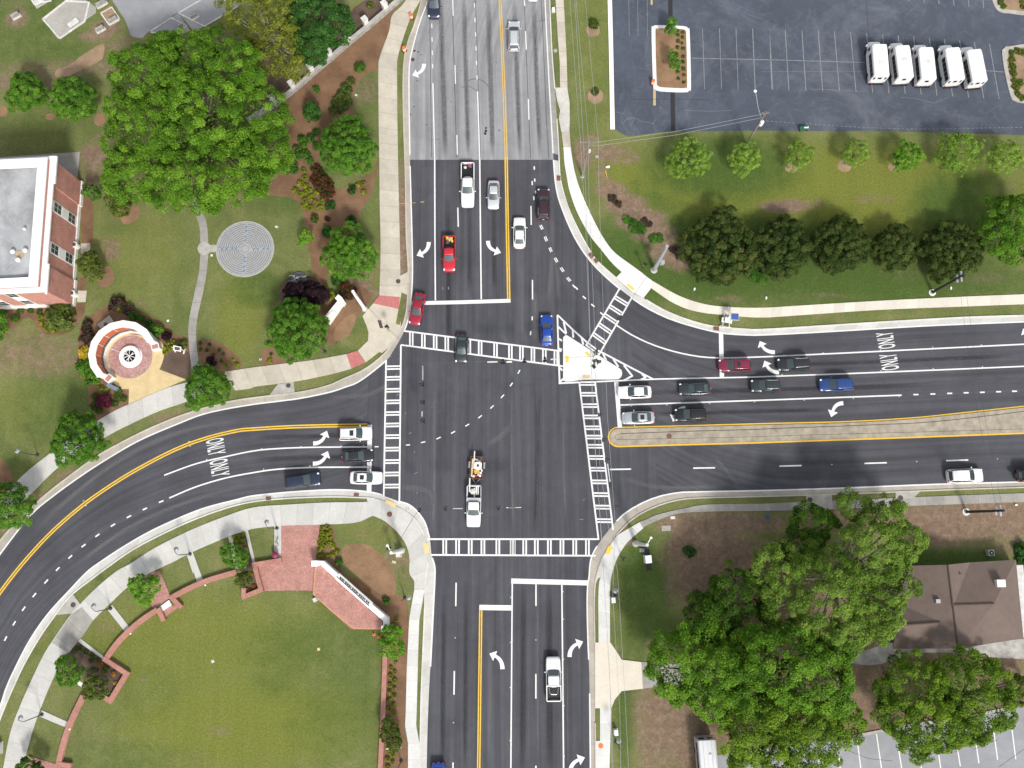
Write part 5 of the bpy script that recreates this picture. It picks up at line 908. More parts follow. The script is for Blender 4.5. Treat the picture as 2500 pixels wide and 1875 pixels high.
load(tr_, 'pallet', 'yellow wooden slatted tray on the trailer', 'tray', MB().box(-.28, .28, -.36, .36, 0, .3).box(-.28, .28, -.36, -.2, .3, .34).box(-.28, .28, -.08, .08, .3, .34).box(-.28, .28, .2, .36, .3, .34), flat('golden timber', (.55, .34, .10), .8, .3), .55, .05, .57, .3)
load(tr_, 'plank', 'long yellow plank along the trailer side rail', 'plank', MB().box(-1.2, 1.3, -.1, .1, 0, .1), flat('yellow timber', (.66, .52, .26), .8, .2), .0, -.62, .95)
load(tr_, 'pipe', 'long white pipe sticking out behind the trailer', 'pipe', MB().tube([(-1.5, 0, .07), (.9, 0, .07)], .09, 10), M['offwhite'], -.75, -.42, 1.05)
for x, y, c in ((.7, .6, 'white'), (1.1, .55, 'white'), (1.15, -.05, 'red'), (1.2, -.35, 'white'), (.35, .75, 'white'), (.95, .3, 'palestone')): load(tr_, 'canister', {'red': 'red canister at the front of the trailer', 'palestone': 'grey canister amid white ones on the trailer'}.get(c, 'white canister at the front part of the trailer'), 'canister', MB().box(-.15, .15, -.13, .13, 0, .36).tube([(-.08, 0, .36), (-.08, 0, .43), (.08, 0, .43), (.08, 0, .36)], .02), M[c], x, y, .57, rnd.uniform(-.4, .4))
for o in list(COL.objects):
    if o.name.split('.')[0] in ('bucket',) and o.get('label', '').startswith('white bucket'): o['group'] = 'white buckets on the trailer'
    if o.name.split('.')[0] == 'canister' and o.get('label', '').startswith('white'): o['group'] = 'white canisters on the trailer'
    if o.name.split('.')[0] == 'board': o['group'] = 'boards in the utility pickup bed'
# ------------------------------------------------------------ shuttle buses
ZP = lambda x, y: (2100 + x * 320 / 2212, 90 + y * 320 / 2212)
def shuttle(label, rearp, frontp, hatch, rearwin):
    Rr_, Ff = W(rearp, .4), W(frontp, .4); L = 6.4; ang = math.atan2(Ff.y - Rr_.y, Ff.x - Rr_.x); c = Rr_ + (Ff - Rr_).normalized() * L / 2
    t = thing('shuttle_bus', label, 'bus', (c.x, c.y, .02), ang, 'white shuttle buses parked side by side'); p = PT['white']; x0 = -L / 2; hw = 1.17
    xb = L / 2 - 1.32
    prof = lambda w, zt: [(0, .38), (w * .95, .38), (w, .5), (w, 1.5), (w * .985, zt - .28), (w * .93, zt - .09), (w * .80, zt), (0, zt + .05)]
    v, f = loft([(x0, prof(hw * .985, 2.80)), (x0 + .1, prof(hw, 2.86)), (xb - .9, prof(hw, 2.86)), (xb - .25, prof(hw * .985, 2.80)), (xb, prof(hw * .92, 2.45))]); fixn(mk('coach_body', v, f, p, t))
    prof2 = lambda w, zt: [(0, .35), (w * .9, .35), (w, .5), (w, zt - .25), (w * .92, zt - .06), (w * .6, zt), (0, zt + .02)]
    v, f = loft([(xb - .1, prof2(1.0, 1.42)), (xb + .45, prof2(1.0, 1.32)), (xb + 1.08, prof2(.95, 1.2)), (xb + 1.28, prof2(.82, 1.05)), (xb + 1.34, prof2(.66, .85))]); b = fixn(mk('bonnet', v, f, p, t, True)); subsurf(b)
    a, fq = pane(Vector((xb + .42, -.86, 1.34)), Vector((xb + .42, .86, 1.34)), Vector((xb + .03, .8, 2.1)), Vector((xb + .03, -.8, 2.1)), 0, 1, 0, 1, .01); mk('windscreen', a, fq, M['glass'], t)
    for s in (1, -1):
        for k in range(5):
            xa = x0 + .25 + k * .72; MB().box(xa, xa + .67, s * hw + (-.0 if s > 0 else -.012), s * hw + (.012 if s > 0 else .0), 1.5, 2.42).build('side_window', M['glass_black'], t)
        MB().box(xb - .62, xb - .1, s * hw * .985 - .02, s * hw * .985 + .02, 1.45, 2.05).build('cab_window', M['glass_black'], t)
        o = MB().box(-.1, .1, -.12, .12, -.2, .2).build('wing_mirror', M['white'], t, bevel=.03); o.location = (xb + .35, s * 1.38, 1.55)
        for q in (.78, .2):
            o = MB().lathe([(.2, -.13), (.38, -.13), (.4, -.08), (.4, .08), (.38, .13), (.2, .13)], 20).build('wheel', M['rubber'], t); o.rotation_euler = (R(90), 0, 0); o.location = (x0 + q * L, s * (hw - .10), .40 - .02); MB().lathe([(.22, -.12), (.22, .12), (.1, .15)], 12).build('rim', M['white'], o)
        MB().box(-.02, .02, -.08, .08, -.12, .12).build('tail_light', M['taill'], t).location = (x0 - .02, s * .98, .85)
        o = MB().box(-.06, .06, -.16, .16, -.09, .09).build('headlight', M['headl'], t, bevel=.03); o.location = (xb + 1.24, s * .66, .82)
    MB().box(x0 - .012, x0, -.28, .28, 1.75, 2.2).build('rear_window', M['glass_black'], t)
    if rearwin:
        for s in (1, -1): MB().box(x0 - .012, x0, s * .82 - .12, s * .82 + .12, 1.65, 2.25).build('rear_window', M['glass_black'], t)
    MB().box(x0 - .22, x0 - .01, -1.1, 1.1, .42, .62).build('rear_bumper', M['black'], t); MB().box(x0 - .03, x0 - .012, -.85, -.3, .80, .95).build('number_plate', M['palestone'], t)
    hx = x0 + L * hatch
    MB().box(hx - .32, hx + .32, -.36, .36, 2.895, 2.93).build('roof_hatch', M['palestone'] if rearwin != 2 else M['white'], t, bevel=.015)
    MB().box(xb - .55, xb - .15, -.9, .9, 2.80, 2.86).build('marker_lamp_bar', M['offwhite'], t, bevel=.02)
shuttle('white shuttle bus, westernmost of the five, with three rear windows', ZP(258, 790), ZP(205, 100), .33, 1)
shuttle('white shuttle bus with single rear window, second from the west', ZP(662, 810), ZP(575, 110), .42, 0)
shuttle('white shuttle bus with single rear window, in the middle of the five', ZP(1040, 842), ZP(970, 150), .42, 0)
shuttle('white shuttle bus standing tight beside the easternmost one, fourth along', ZP(1512, 845), ZP(1405, 185), .42, 2)
shuttle('white shuttle bus, easternmost of the five, nearest the planted island', ZP(1888, 876), ZP(1760, 225), .42, 2)
# motorhome-like silver bus in the lower car park
r0, f0 = W(sp('D3', 1645, 1384), .5), W(sp('D3', 1680, 1800), .5); L = 9.0; ang = math.atan2(f0.y - r0.y, f0.x - r0.x); c = r0 + (f0 - r0).normalized() * L / 2
t = thing('silver_bus', 'silver grey bus parked in the lower car park, cut by the bottom edge', 'bus', (c.x, c.y, .02), ang); hw = 1.22; x0 = -L / 2
prof = lambda w, zt: [(0, .38), (w * .97, .38), (w, .5), (w, 1.6), (w * .98, zt - .2), (w * .92, zt - .05), (w * .8, zt), (0, zt + .04)]
v, f = loft([(x0, prof(hw * .98, 2.86)), (x0 + .08, prof(hw, 2.95)), (L / 2 - .1, prof(hw, 2.95)), (L / 2, prof(hw * .96, 2.85))]); fixn(mk('coach_body', v, f, PT['ltsilver'], t))
for y in (-.55, 0, .55): MB().box(x0 + .25, L / 2 - .3, y - .02, y + .02, 2.98, 3.03).build('roof_rib', M['palestone'], t)
for y in (-.55, .55): MB().box(x0 - .015, x0, y - .36, y + .36, 1.6, 2.4).build('rear_window', M['glass_black'], t)
for s in (1, -1):
    for k in range(7): MB().box(x0 + .5 + k * 1.1, x0 + 1.5 + k * 1.1, s * hw + (0 if s > 0 else -.012), s * hw + (.012 if s > 0 else 0), 1.65, 2.4).build('side_window', M['glass_black'], t)
    for q in (.2, .8):
        o = MB().lathe([(.2, -.14), (.42, -.14), (.42, .14), (.2, .14)], 20).build('wheel', M['rubber'], t); o.rotation_euler = (R(90), 0, 0); o.location = (x0 + q * L, s * (hw - .13), .42 - .02)
    MB().box(-.02, .02, -.07, .07, -.15, .15).build('tail_light', M['taill'], t).location = (x0 - .02, s * 1.05, 1.0)
for k in (.2, .45, .7): MB().lathe([(.02, 2.97), (.18, 2.97), (.14, 3.1), (.02, 3.12)], 12, (x0 + L * k, .28)).build('roof_vent', M['palestone'], t)
# ============================================================ BUILDINGS, WALLS
def wallbox(mb, pts, z0, z1, m=0): return mb.prism([(p.x, p.y) for p in pts], z0, z1, m)
def inset(pts, d):   # move every edge of a CCW polygon inwards by d (negative: outwards)
    n = len(pts); out = []
    for i in range(n):
        p, a, b = pts[i], pts[i - 1], pts[(i + 1) % n]
        e1, e2 = (p - a).normalized(), (b - p).normalized(); n1 = Vector((-e1.y, e1.x, 0)); n2 = Vector((-e2.y, e2.x, 0))
        k = (n1 + n2); k = k / max(k.dot(n1), .2); out.append(p + k * d)
    return out
# ------------------------------------------------ brick hall on the west side
SEc, NEc = W((178, 742)), W((198.5, 451)); SWc = W((-260, 764)); ndir = (NEc - SEc).normalized(); wdir = (SWc - SEc).normalized(); NWc = NEc + wdir * (SWc - SEc).length
bb = thing('brick_hall', 'two storey red brick hall with white cornice and flat grey roof, at the left edge', 'building', tuple(SEc)); BL = (NEc - SEc).length
fp = [SWc, SEc, NEc, NWc]
loc = lambda P: [p - SEc for p in P]
HB = 8.5
wallbox(MB(), loc(fp), 0.0, HB).build('wall', M['brickwall'], bb)
edir = Vector((ndir.y, -ndir.x, 0)); sdir = Vector((-wdir.y, wdir.x, 0)); sdir = sdir if sdir.y < 0 else -sdir
def on_east(u0, u1, d0, d1):  # along the east wall from SE corner, outwards d0..d1
    return [ndir * u0 + edir * d0, ndir * u0 + edir * d1, ndir * u1 + edir * d1, ndir * u1 + edir * d0]
def on_south(u0, u1, d0, d1): return [wdir * u1 + sdir * d0, wdir * u1 + sdir * d1, wdir * u0 + sdir * d1, wdir * u0 + sdir * d0]
PW = 3.3
for u0, u1 in ((-.22, PW), (BL - PW, BL + .22)): wallbox(MB(), on_east(u0, u1, 0.01, .24), 0, HB - .003).build('corner_pier', M['brickwall'], bb)
wallbox(MB(), on_south(-.2, PW, 0.01, .24), 0, HB - .003).build('corner_pier', M['brickwall'], bb)
for u0, u1, d in ((-.35, PW + .1, .42), (PW + .1, BL - PW - .1, .2), (BL - PW - .1, BL + .35, .42)): wallbox(MB(), on_east(u0, u1, 0.02, d), 0.002, .62).build('stone_plinth', M['offwhite'], bb)
wallbox(MB(), on_south(.02, 26, 0.02, .36), 0.003, .6).build('stone_plinth', M['offwhite'], bb)
# string courses on the brick
wallbox(MB(), on_east(PW, BL - PW, 0.003, .04), HB - .75, HB - .62).build('string_course', M['brickcap'], bb); wallbox(MB(), on_east(-.2, PW, .243, .28), HB - .75, HB - .62).build('string_course', M['brickcap'], bb)
co = inset(fp, -.60); ci = inset(fp, .45)
def ring(outer, inner, z0, z1, name, m):
    n = len(outer); v = [(p.x - SEc.x, p.y - SEc.y, z) for z in (z0, z1) for P in (outer, inner) for p in P]; f = []
    for i in range(n):
        j = (i + 1) % n; f += [(i, j, 2 * n + j, 2 * n + i), (n + j, n + i, 3 * n + i, 3 * n + j), (2 * n + i, 2 * n + j, 3 * n + j, 3 * n + i), (j, i, n + i, n + j)]
    return fixn(mk(name, v, f, m, bb))
ring(co, ci, HB, HB + .30, 'cornice', M['white'])
wallbox(MB(), on_east(-.85, PW, .605, .85), HB + .002, HB + .298).build('cornice_step', M['white'], bb); wallbox(MB(), on_east(BL - PW, BL + .6, .605, .85), HB + .002, HB + .298).build('cornice_step', M['white'], bb)
ring(inset(fp, .05), inset(fp, .95), HB + .302, HB + .95, 'parapet', M['brickwall'])
ring(inset(fp, -.02), inset(fp, 1.25), HB + .952, HB + 1.15, 'parapet_cap', M['white'])
rf = inset(fp, .4); mk('roof', [(p.x - SEc.x, p.y - SEc.y, HB + .45) for p in rf], [(0, 1, 2, 3)], M['roofing'], bb)
def window(along, u0, u1, z0, z1, n=0):
    fr_ = MB(); P = on_east if along == 'e' else on_south
    wallbox(fr_, P(u0, u1, .012, .05), z0, z1); o = fr_.build('window', M['offwhite'], bb)
    g = MB(); uu = (u1 - u0)
    for a, b in ((.08, .48), (.52, .92)):
        for c, d in ((.06, .47), (.53, .94)): wallbox(g, P(u0 + uu * a, u0 + uu * b, .055, .065), z0 + (z1 - z0) * c, z0 + (z1 - z0) * d)
    g.build('pane', M['glass_win'], o)
for ta, tb in ((.285, .375), (.612, .702)):
    u0, u1 = BL * (1 - tb), BL * (1 - ta)
    wallbox(MB(), on_east(u0, u1, .003, .03), .64, 7.3).build('window_surround', M['offwhite'], bb)
    window('e', u0 + .05, u1 - .05, 5.05, 7.1); window('e', u0 + .05, u1 - .05, 1.1, 3.15)
    wallbox(MB(), on_east(u0 + .15, u1 - .15, .032, .06), 3.3, 4.9).build('spandrel', M['offwhite'], bb)
k = mpp((90, 745))
for xa, xb in ((100, 73), (41, 14), (-30, -58)):
    u0, u1 = (178 - xa) * k, (178 - xb) * k
    wallbox(MB(), on_south(u0, u1, .003, .03), .64, 7.3).build('window_surround', M['offwhite'], bb); window('s', u0 + .06, u1 - .06, 5.05, 7.1); window('s', u0 + .06, u1 - .06, 1.1, 3.15)
def on_roof(x, y): q = W(sp('B1', x, y), HB + .6); return q - SEc
for x, y in ((115, 520), (220, 510), (160, 590), (215, 330)):
    q = on_roof(x, y); s_ = .55 if x < 210 or y > 400 else .35
    o = MB().lathe([(.2 * s_, -.1), (.25 * s_, .3), (.62 * s_, .32), (.55 * s_, .5), (.25 * s_, .62), (.02, .64)], 14).build('roof_vent', M['offwhite'], bb); o.location = (q.x, q.y, HB + .5)
q = on_roof(165, 535); MB().box(-.5, .5, -.45, .45, 0, .06).build('roof_pad', flat('rusty roof pad', (.42, .33, .22), .9, .3), bb).location = (q.x, q.y, HB + .46)
for px, py in ((632, 455), (612, 862)):
    q = W(sp('B1', px + 26, py + 22), 0); o = MB().lathe([(.42, 0), (.44, .1), (.40, .95), (.46, 1.0), (.46, 1.08), (.3, 1.09)], 18).build('stone_urn', M['offwhite']); tag(o, 'white stone urn standing at the hall wall, ' + ('upper of the two by the concrete pads' if py < 600 else 'lower of the two, near the hall corner'), 'urn'); o.location = (q.x, q.y, .05)
    MB().lathe([(.01, 1.085), (.26, 1.085), (.2, 1.25), (.02, 1.3)], 12).build('dark_cap', M['iron'], o)
# ------------------------------------------------ round memorial
Z2 = lambda x, y: (190 + x * 280 / 1858, 740 + y * 280 / 1858)
MC = W(Z2(855, 872)); mem = thing('memorial_wall', 'curved white topped memorial wall with rust red panels around the round plaza', 'memorial', tuple(MC))
nseg = 9; a0, a1 = R(24), R(228); r_i, r_o, HM = 3.75, 4.55, 2.7
def arcbox(ra, rb, z0, z1, a, b, n=1):
    mb = MB(); 
    for i in range(n):
        t0 = a + (b - a) * i / n; t1 = a + (b - a) * (i + 1) / n
        mb.prism([(ra * math.cos(t0), ra * math.sin(t0)), (rb * math.cos(t0), rb * math.sin(t0)), (rb * math.cos(t1), rb * math.sin(t1)), (ra * math.cos(t1), ra * math.sin(t1))], z0, z1)
    return mb
arcbox(r_i, r_o, 0, HM, a0, a1, nseg).build('wall', M['offwhite'], mem)
for i in range(nseg):
    t0 = a0 + (a1 - a0) * i / nseg; t1 = a0 + (a1 - a0) * (i + 1) / nseg; e = .012
    arcbox(r_i - .03, r_i - .006, 1.0, HM - .01, t0 + e, t1 - e).build('panel', M['copper'], mem); arcbox(r_i - .05, r_i - .006, .42, .98, t0 + e * .5, t1 - e * .5).build('plaque', M['granite'], mem)
arcbox(3.42, r_i - .055, .0, .42, a0 - .05, a1 + .05, 24).build('bench_ring', M['offwhite'], mem)
arcbox(r_i - .05, r_o + .12, HM + .002, HM + .16, a0, a1, nseg).build('coping', M['white'], mem)
for a in (a0 - .10, a1 + .10):
    o = MB().box(-.55, .55, -.42, .42, 0, 1.15).box(-.42, .42, -.3, .3, 1.152, 1.2, 1).build('end_pier', [M['offwhite'], M['brickcap']], mem); o.location = (4.05 * math.cos(a), 4.05 * math.sin(a), 0); o.rotation_euler = (0, 0, a)
n = 40; rp = [MC + Vector((math.cos(2 * math.pi * i / n), math.sin(2 * math.pi * i / n), 0)) * 3.12 for i in range(n)]; poly('paver_ring', rp, .058, M['pavring'], world=True)
fo = thing('fire_bowl_monument', 'round white ring monument with crossed white beams over a dark centre', 'monument', tuple(W(Z2(862, 868))))
MB().lathe([(.86, .0), (1.62, .0), (1.62, .10), (1.46, .12), (1.46, .55), (.86, .55), (.86, .0)], 40, cap=False).build('stone_ring', M['white'], fo); MB().lathe([(.857, .25), (.857, .3)], 30).build('dark_basin', M['glass_black'], fo)
mb = MB()
for i in range(5):
    a = R(18 + i * 36); mb.tube([(-.8 * math.cos(a) + .1 * math.sin(i * 2), -.8 * math.sin(a), .5 + .03 * i), (.8 * math.cos(a), .8 * math.sin(a) + .15 * math.cos(i * 3), .53 + .03 * i)], .045, 6)
mb.build('crossed_beams', M['white'], fo); MB().tube([(.1, 0, .6), (-.35, .1, 2.6), (-.8, .25, 4.2)], .04).lathe([(.02, 4.2), (.12, 4.25), (.02, 4.4)], 8, (-.8, .25)).build('spire', M['palestone'], fo)
# labyrinth disc
LC = W((598.5, 608)); lab = thing('labyrinth', 'round grey paved labyrinth with blue joints and a flower centre', 'labyrinth', (LC.x, LC.y, 0)); RL = 4.22
MB().lathe([(RL, .0), (RL, .06)], 64).build('paving_disc', M['slate'], lab); MB().lathe([(RL - .16, .062), (RL, .062)], 64, cap=False).build('rim', M['conc'], lab)
rn, bn = MB(), MB()
def flatarc(mb, r, w_, a, b, z=.066):
    k_ = max(3, int(abs(b - a) * 14)); v = []; 
    for i in range(k_ + 1):
        t = a + (b - a) * i / k_; v += [((r - w_ / 2) * math.cos(t), (r - w_ / 2) * math.sin(t), z), ((r + w_ / 2) * math.cos(t), (r + w_ / 2) * math.sin(t), z)]
    mb.add(v, [(2 * i, 2 * i + 1, 2 * i + 3, 2 * i + 2) for i in range(k_)])
for i in range(1, 11):
    r = .70 + i * .30
    for q in range(4):
        g = .10 if (i + q) % 2 else .30; flatarc(rn, r, .085, q * math.pi / 2 + g / r * 1.0, (q + 1) * math.pi / 2 - g / r * 1.0)
for i in range(56): 
    a = 2 * math.pi * i / 56; v = [((RL - .32) * math.cos(a - .03), (RL - .32) * math.sin(a - .03), .066), ((RL - .18) * math.cos(a), (RL - .18) * math.sin(a), .066), ((RL - .32) * math.cos(a + .03), (RL - .32) * math.sin(a + .03), .066)]; bn.add(v, [(0, 1, 2)] if True else [])
for i in range(6):
    a = R(60 * i + 30); c_ = Vector((.42 * math.cos(a), .42 * math.sin(a)))
    for k_ in range(8):
        t0 = a - 1.6 + k_ * .4; p, q2 = c_ + Vector((math.cos(t0), math.sin(t0))) * .2, c_ + Vector((math.cos(t0 + .4), math.sin(t0 + .4))) * .2; d = (q2 - p).normalized(); n_ = Vector((-d.y, d.x)) * .02
        rn.add([(p + n_).to_3d() + Vector((0, 0, .07)), (p - n_).to_3d() + Vector((0, 0, .07)), (q2 - n_).to_3d() + Vector((0, 0, .07)), (q2 + n_).to_3d() + Vector((0, 0, .07))], [(0, 1, 2, 3)])
for q in range(4):
    for r in (1.3, 1.85, 2.7, 3.3):
        a = q * math.pi / 2; rot = Matrix.Rotation(a, 3, 'Z'); bn.add([rot @ Vector(p) for p in ((r - .24, 0, .072), (r, -.2, .072), (r + .24, 0, .072), (r, .2, .072))], [(0, 1, 2, 3)])
for s in (-1, 1): rn.add([(-RL + .2, s * .2 - .02, .074), (-.6, s * .2 - .02, .074), (-.6, s * .2 + .02, .074), (-RL + .2, s * .2 + .02, .074)], [(0, 1, 2, 3)])
o = rn.build('path_line', M['slateline'], lab); o2 = bn.build('blue_joint_pattern', M['blueline'], lab)
# ------------------------------------------------ white sign wall at the north-west corner
Z3 = lambda x, y: (680 + x * 280 / 2212, 650 + y * 280 / 2212)
def prism_px(mb, px, z0, z1, m=0, zr=None): P = [W(p, z1 if zr is None else zr) for p in px]; return mb.prism([(p.x, p.y) for p in P], z0, z1, m)
def local(name, label, cat, px0, z=0.0, group=None): return thing(name, label, cat, tuple(W(px0, z)), 0, group)
def px_part(parent, name, px, z0, z1, m, bevel=0):
    P = [W(p, z1) for p in px]; o = parent.location; return MB().prism([(p.x - o.x, p.y - o.y) for p in P], z0, z1).build(name, M[m] if isinstance(m, str) else m, parent, bevel=bevel)
sw = local('corner_sign_wall', 'long white stepped sign wall in the mulch beside the northwest corner', 'sign wall', Z3(1080, 800))
px_part(sw, 'wall', [Z3(x, y) for x, y in ((1160, 640), (1265, 665), (960, 1100), (885, 975))], 0, 1.3, 'white'); px_part(sw, 'pier', [Z3(x, y) for x, y in ((1150, 540), (1222, 595), (1180, 700), (1085, 615))], 0, 1.65, 'white'); px_part(sw, 'pier', [Z3(x, y) for x, y in ((1222, 602), (1272, 672), (1232, 735), (1185, 705))], 0, 1.5, 'white'); px_part(sw, 'cap', [Z3(x, y) for x, y in ((1040, 850), (1125, 880), (985, 1060), (890, 980))], 1.302, 1.42, 'offwhite')
# ------------------------------------------------ south-west brick walls
def bwall(label, px, w_=.72, h=.55, name='brick_wall', lights=()):
    c = W(px[len(px) // 2]); t = thing(name, label, 'wall', (c.x, c.y, 0))
    P = [W(p, h) - Vector((c.x, c.y, 0)) for p in (smooth(px, 5) if len(px) > 3 else px)]
    strip('wall', offset(P, w_ / 2 - .05), offset(P, -w_ / 2 + .05), h - .08, M['brickwall'], t, n=max(12, len(P)) if len(px) > 3 else len(P), h=h - .08, world=True)
    strip('coping', offset(P, w_ / 2), offset(P, -w_ / 2), h, M['brickcap'], t, n=max(12, len(P)) if len(px) > 3 else len(P), h=.078, world=True)
    for l in lights:
        q = W(sp(*l), h) - c; MB().lathe([(.10, 0), (.12, .05), (.02, .07)], 10).build('wall_light', M['white'], t).location = (q.x, q.y, h)
    return t
bwall('curved low brick wall from the planted bed to the white stone step', S('D1', 1445, 222, 1600, 140, 1750, 78, 1880, 38, 1995, 5), lights=[('D1', 1733, 117)])
bwall('low brick wall running down from the white step to the corner planter', S('D1', 1325, 325, 1210, 400, 1100, 490, 1000, 590, 930, 680, 893, 742), lights=[('D1', 1102, 525)])
bwall('curved low brick wall below the corner planter by the round yellow green tree', S('D1', 700, 1050, 650, 1150, 590, 1280, 540, 1420, 505, 1560, 488, 1660), lights=[('D1', 588, 1332)])
bwall('straight low brick wall beside the mulch strip and bottom road walk', S('D2', 1112, 515, 1105, 690, 1095, 1000, 1080, 1350, 1060, 1750), .62)
def planter(label, segs):
    c = W(segs[0][0]); t = thing('brick_planter', label, 'planter', (c.x, c.y, 0))
    for i, (a, b) in enumerate(segs):
        P = [W(a, .6) - Vector((c.x, c.y, 0)), W(b, .6) - Vector((c.x, c.y, 0))]; d = (P[1] - P[0]).normalized() * .3; hh = .6 + .004 * (i % 2)
        strip('wall', offset([P[0] - d, P[1] + d], .3), offset([P[0] - d, P[1] + d], -.3), hh, M['brickcap'], t, n=2, h=hh, world=True)
Z4 = lambda x, y: (600 + x * 360 / 2212, 1300 + y * 360 / 2212)
planter('brick planter walls jutting into the lawn, lower left corner with orange shrubs', [(sp('D1', 885, 745), sp('D1', 1065, 862)), (sp('D1', 1065, 862), sp('D1', 925, 1092)), (sp('D1', 925, 1092), sp('D1', 845, 1045))])
planter('brick planter walls at the left side of the brick plaza', [(Z4(500, 420), Z4(125, 482)), (Z4(125, 482), Z4(225, 860)), (Z4(225, 860), Z4(-30, 965)), (Z4(-30, 965), sp('D1', 2055, 160))])
planter('brick alcove walls around the little brick landing by the white step', [(sp('D1', 1450, 225), sp('D1', 1512, 290)), (sp('D1', 1340, 330), sp('D1', 1370, 400))]); planter('brick wall stub at the bottom edge of the lawn', [(sp('D1', 505, 1630), sp('D1', 575, 1640))])
slab('brick_terrace', [Z4(x, y) for x, y in ((1055, 515), (1140, 500), (1350, 700), (1830, 1140), (2050, 1330), (2045, 1450), (1580, 1447), (1010, 935), (1030, 560))], .35, M['brickpave']); ribbon('terrace_edge', [Z4(x, y) for x, y in ((1048, 520), (1028, 560), (1016, 932), (1585, 1438), (2040, 1442))], .22, .356, flat('pale brick edging', (.50, .25, .16), .8, .2))
ew = local('entrance_wall', 'angular white wall with a row of standing letters along the brick terrace', 'wall', Z4(1600, 880))
px_part(ew, 'pier', [Z4(x, y) for x, y in ((985, 422), (1072, 422), (1066, 512), (980, 510))], 0, 1.9, 'white'); px_part(ew, 'pier', [Z4(x, y) for x, y in ((2035, 1400), (2140, 1398), (2140, 1490), (2030, 1488))], 0, 1.9, 'white')
px_part(ew, 'wall', [Z4(x, y) for x, y in ((1073, 425), (1170, 428), (1395, 630), (1345, 690), (1130, 495), (1073, 495))], 0, 1.5, 'white'); px_part(ew, 'wall', [Z4(x, y) for x, y in ((1400, 632), (1890, 1070), (1840, 1140), (1338, 695))], 0, 1.45, 'white'); px_part(ew, 'wall', [Z4(x, y) for x, y in ((1893, 1075), (2140, 1285), (2138, 1396), (2062, 1396), (2060, 1325), (1845, 1140))], 0, 1.5, 'white')
px_part(ew, 'back_coping', [Z4(x, y) for x, y in ((1405, 612), (1910, 1055), (1885, 1085), (1385, 640))], 1.46, 1.75, 'palestone')
for i in range(17):
    u = (i + .5) / 17; x, y = 1400 + (1845 - 1400) * u, 680 + (1075 - 680) * u
    px_part(ew, 'letter', [Z4(x - 9, y - 3), Z4(x + 8, y + 12), Z4(x + 22, y - 6), Z4(x + 5, y - 22)] if i % 4 != 2 else [Z4(x - 9, y - 3), Z4(x, y + 5), Z4(x + 14, y - 14), Z4(x + 5, y - 22)], 1.46, 1.9, 'darksteel')
px_part(ew, 'letter_rail', [Z4(x, y) for x, y in ((1355, 660), (1362, 652), (1852, 1095), (1843, 1104))], 1.452, 1.5, 'darksteel')
# ------------------------------------------------ stone wall with pillars in the north-west
sw_ = local('stone_wall', 'long grey stone wall with square white pillars beside the mulch slope', 'wall', sp('A2', 640, 490))
wl = S('A2', -60, 1010, 185, 862, 335, 745, 490, 610, 645, 480, 800, 345, 950, 220, 1110, 85, 1220, -10, 1400, -170)
P = [W(p, .9) - sw_.location for p in wl]; strip('wall', offset(P, .2), offset(P, -.2), .9, M['stone'], sw_, n=40, h=.9, world=True); strip('coping', offset(P, .26), offset(P, -.26), 1.0, M['conc'], sw_, n=40, h=.098, world=True)
for x, y in ((178, 875), (338, 752), (495, 612), (648, 485), (800, 350), (950, 222), (1112, 90)):
    q = W(sp('A2', x, y)) - sw_.location; o = MB().box(-.36, .36, -.36, .36, 0, 2.0).box(-.43, .43, -.43, .43, 2.002, 2.13).build('pillar', M['palestone'], sw_); o.location = q; o.rotation_euler = (0, 0, R(38))
# ------------------------------------------------ house in the south-east
Z7 = lambda x, y: (2150 + x * 350 / 2151, 1330 + y * 350 / 2151)
hs = local('house', 'house with brown shingle cross gable roof at the right edge', 'house', Z7(1100, 900)); ho = hs.location
def h_(x, y, z): return W(Z7(x, y), z) - ho
e0, rz_ = 3.0, 4.7
A_, B_, C_, D_, E_, F_, G_ = h_(440, 315, e0), h_(1008, 300, rz_), h_(1340, 265, e0), h_(2030, 225, e0), h_(2145, 1405, e0), h_(1163, 1558, rz_), h_(185, 1560, e0)
H_, I_, P0, K_, J_, V_ = h_(1098, 905, rz_ + .02), h_(1700, 885, rz_), h_(245, 870, e0), h_(895, 1165, 4.35), h_(240, 1212, 4.35), h_(540, 1560, e0)
rv = [A_, B_, C_, D_, E_, F_, G_, H_, I_, P0, K_, J_, V_]
o = mk('roof', rv, [(1, 0, 9, 10, 7), (10, 9, 11), (11, 6, 12, 10), (7, 10, 12, 5), (7, 2, 1), (2, 7, 8, 3), (3, 8, 4), (7, 5, 4, 8)], M['shingle'], hs)
for f_ in o.data.polygons: pass
bm = bmesh.new(); bm.from_mesh(o.data); bmesh.ops.triangulate(bm, faces=bm.faces)
for f_ in bm.faces:
    if f_.normal.z < 0: f_.normal_flip()
bm.to_mesh(o.data); bm.free(); so_ = o.modifiers.new('thick', 'SOLIDIFY'); so_.thickness = .16; so_.offset = -1
rc = flat('darker ridge shingles', (.105, .075, .062), .9, .2, fine=.2); up_ = Vector((0, 0, .035))
for a, b in ((B_, F_), (H_, I_), (J_, K_)): MB().tube([a + up_, b + up_], .12, 6).build('ridge_cap', rc, hs)
wp = [h_(500, 370, 0), h_(1960, 290, 0), h_(2070, 1350, 0), h_(260, 1500, 0), h_(300, 900, 0)]; wp = wp[::-1]
MB().prism([(p.x, p.y) for p in wp], 0, 2.85).build('wall', M['palestone'], hs)
q = h_(1775, 575, 4.0); o = MB().box(-.5, .5, -.42, .42, -.6, .55).box(-.56, .56, -.48, .48, .552, .62).build('chimney', M['offwhite'], hs); o.location = q
q = h_(850, 845, 4.3); MB().box(-.28, .28, -.25, .25, -.4, .3).build('chimney', M['steel'], hs).location = q
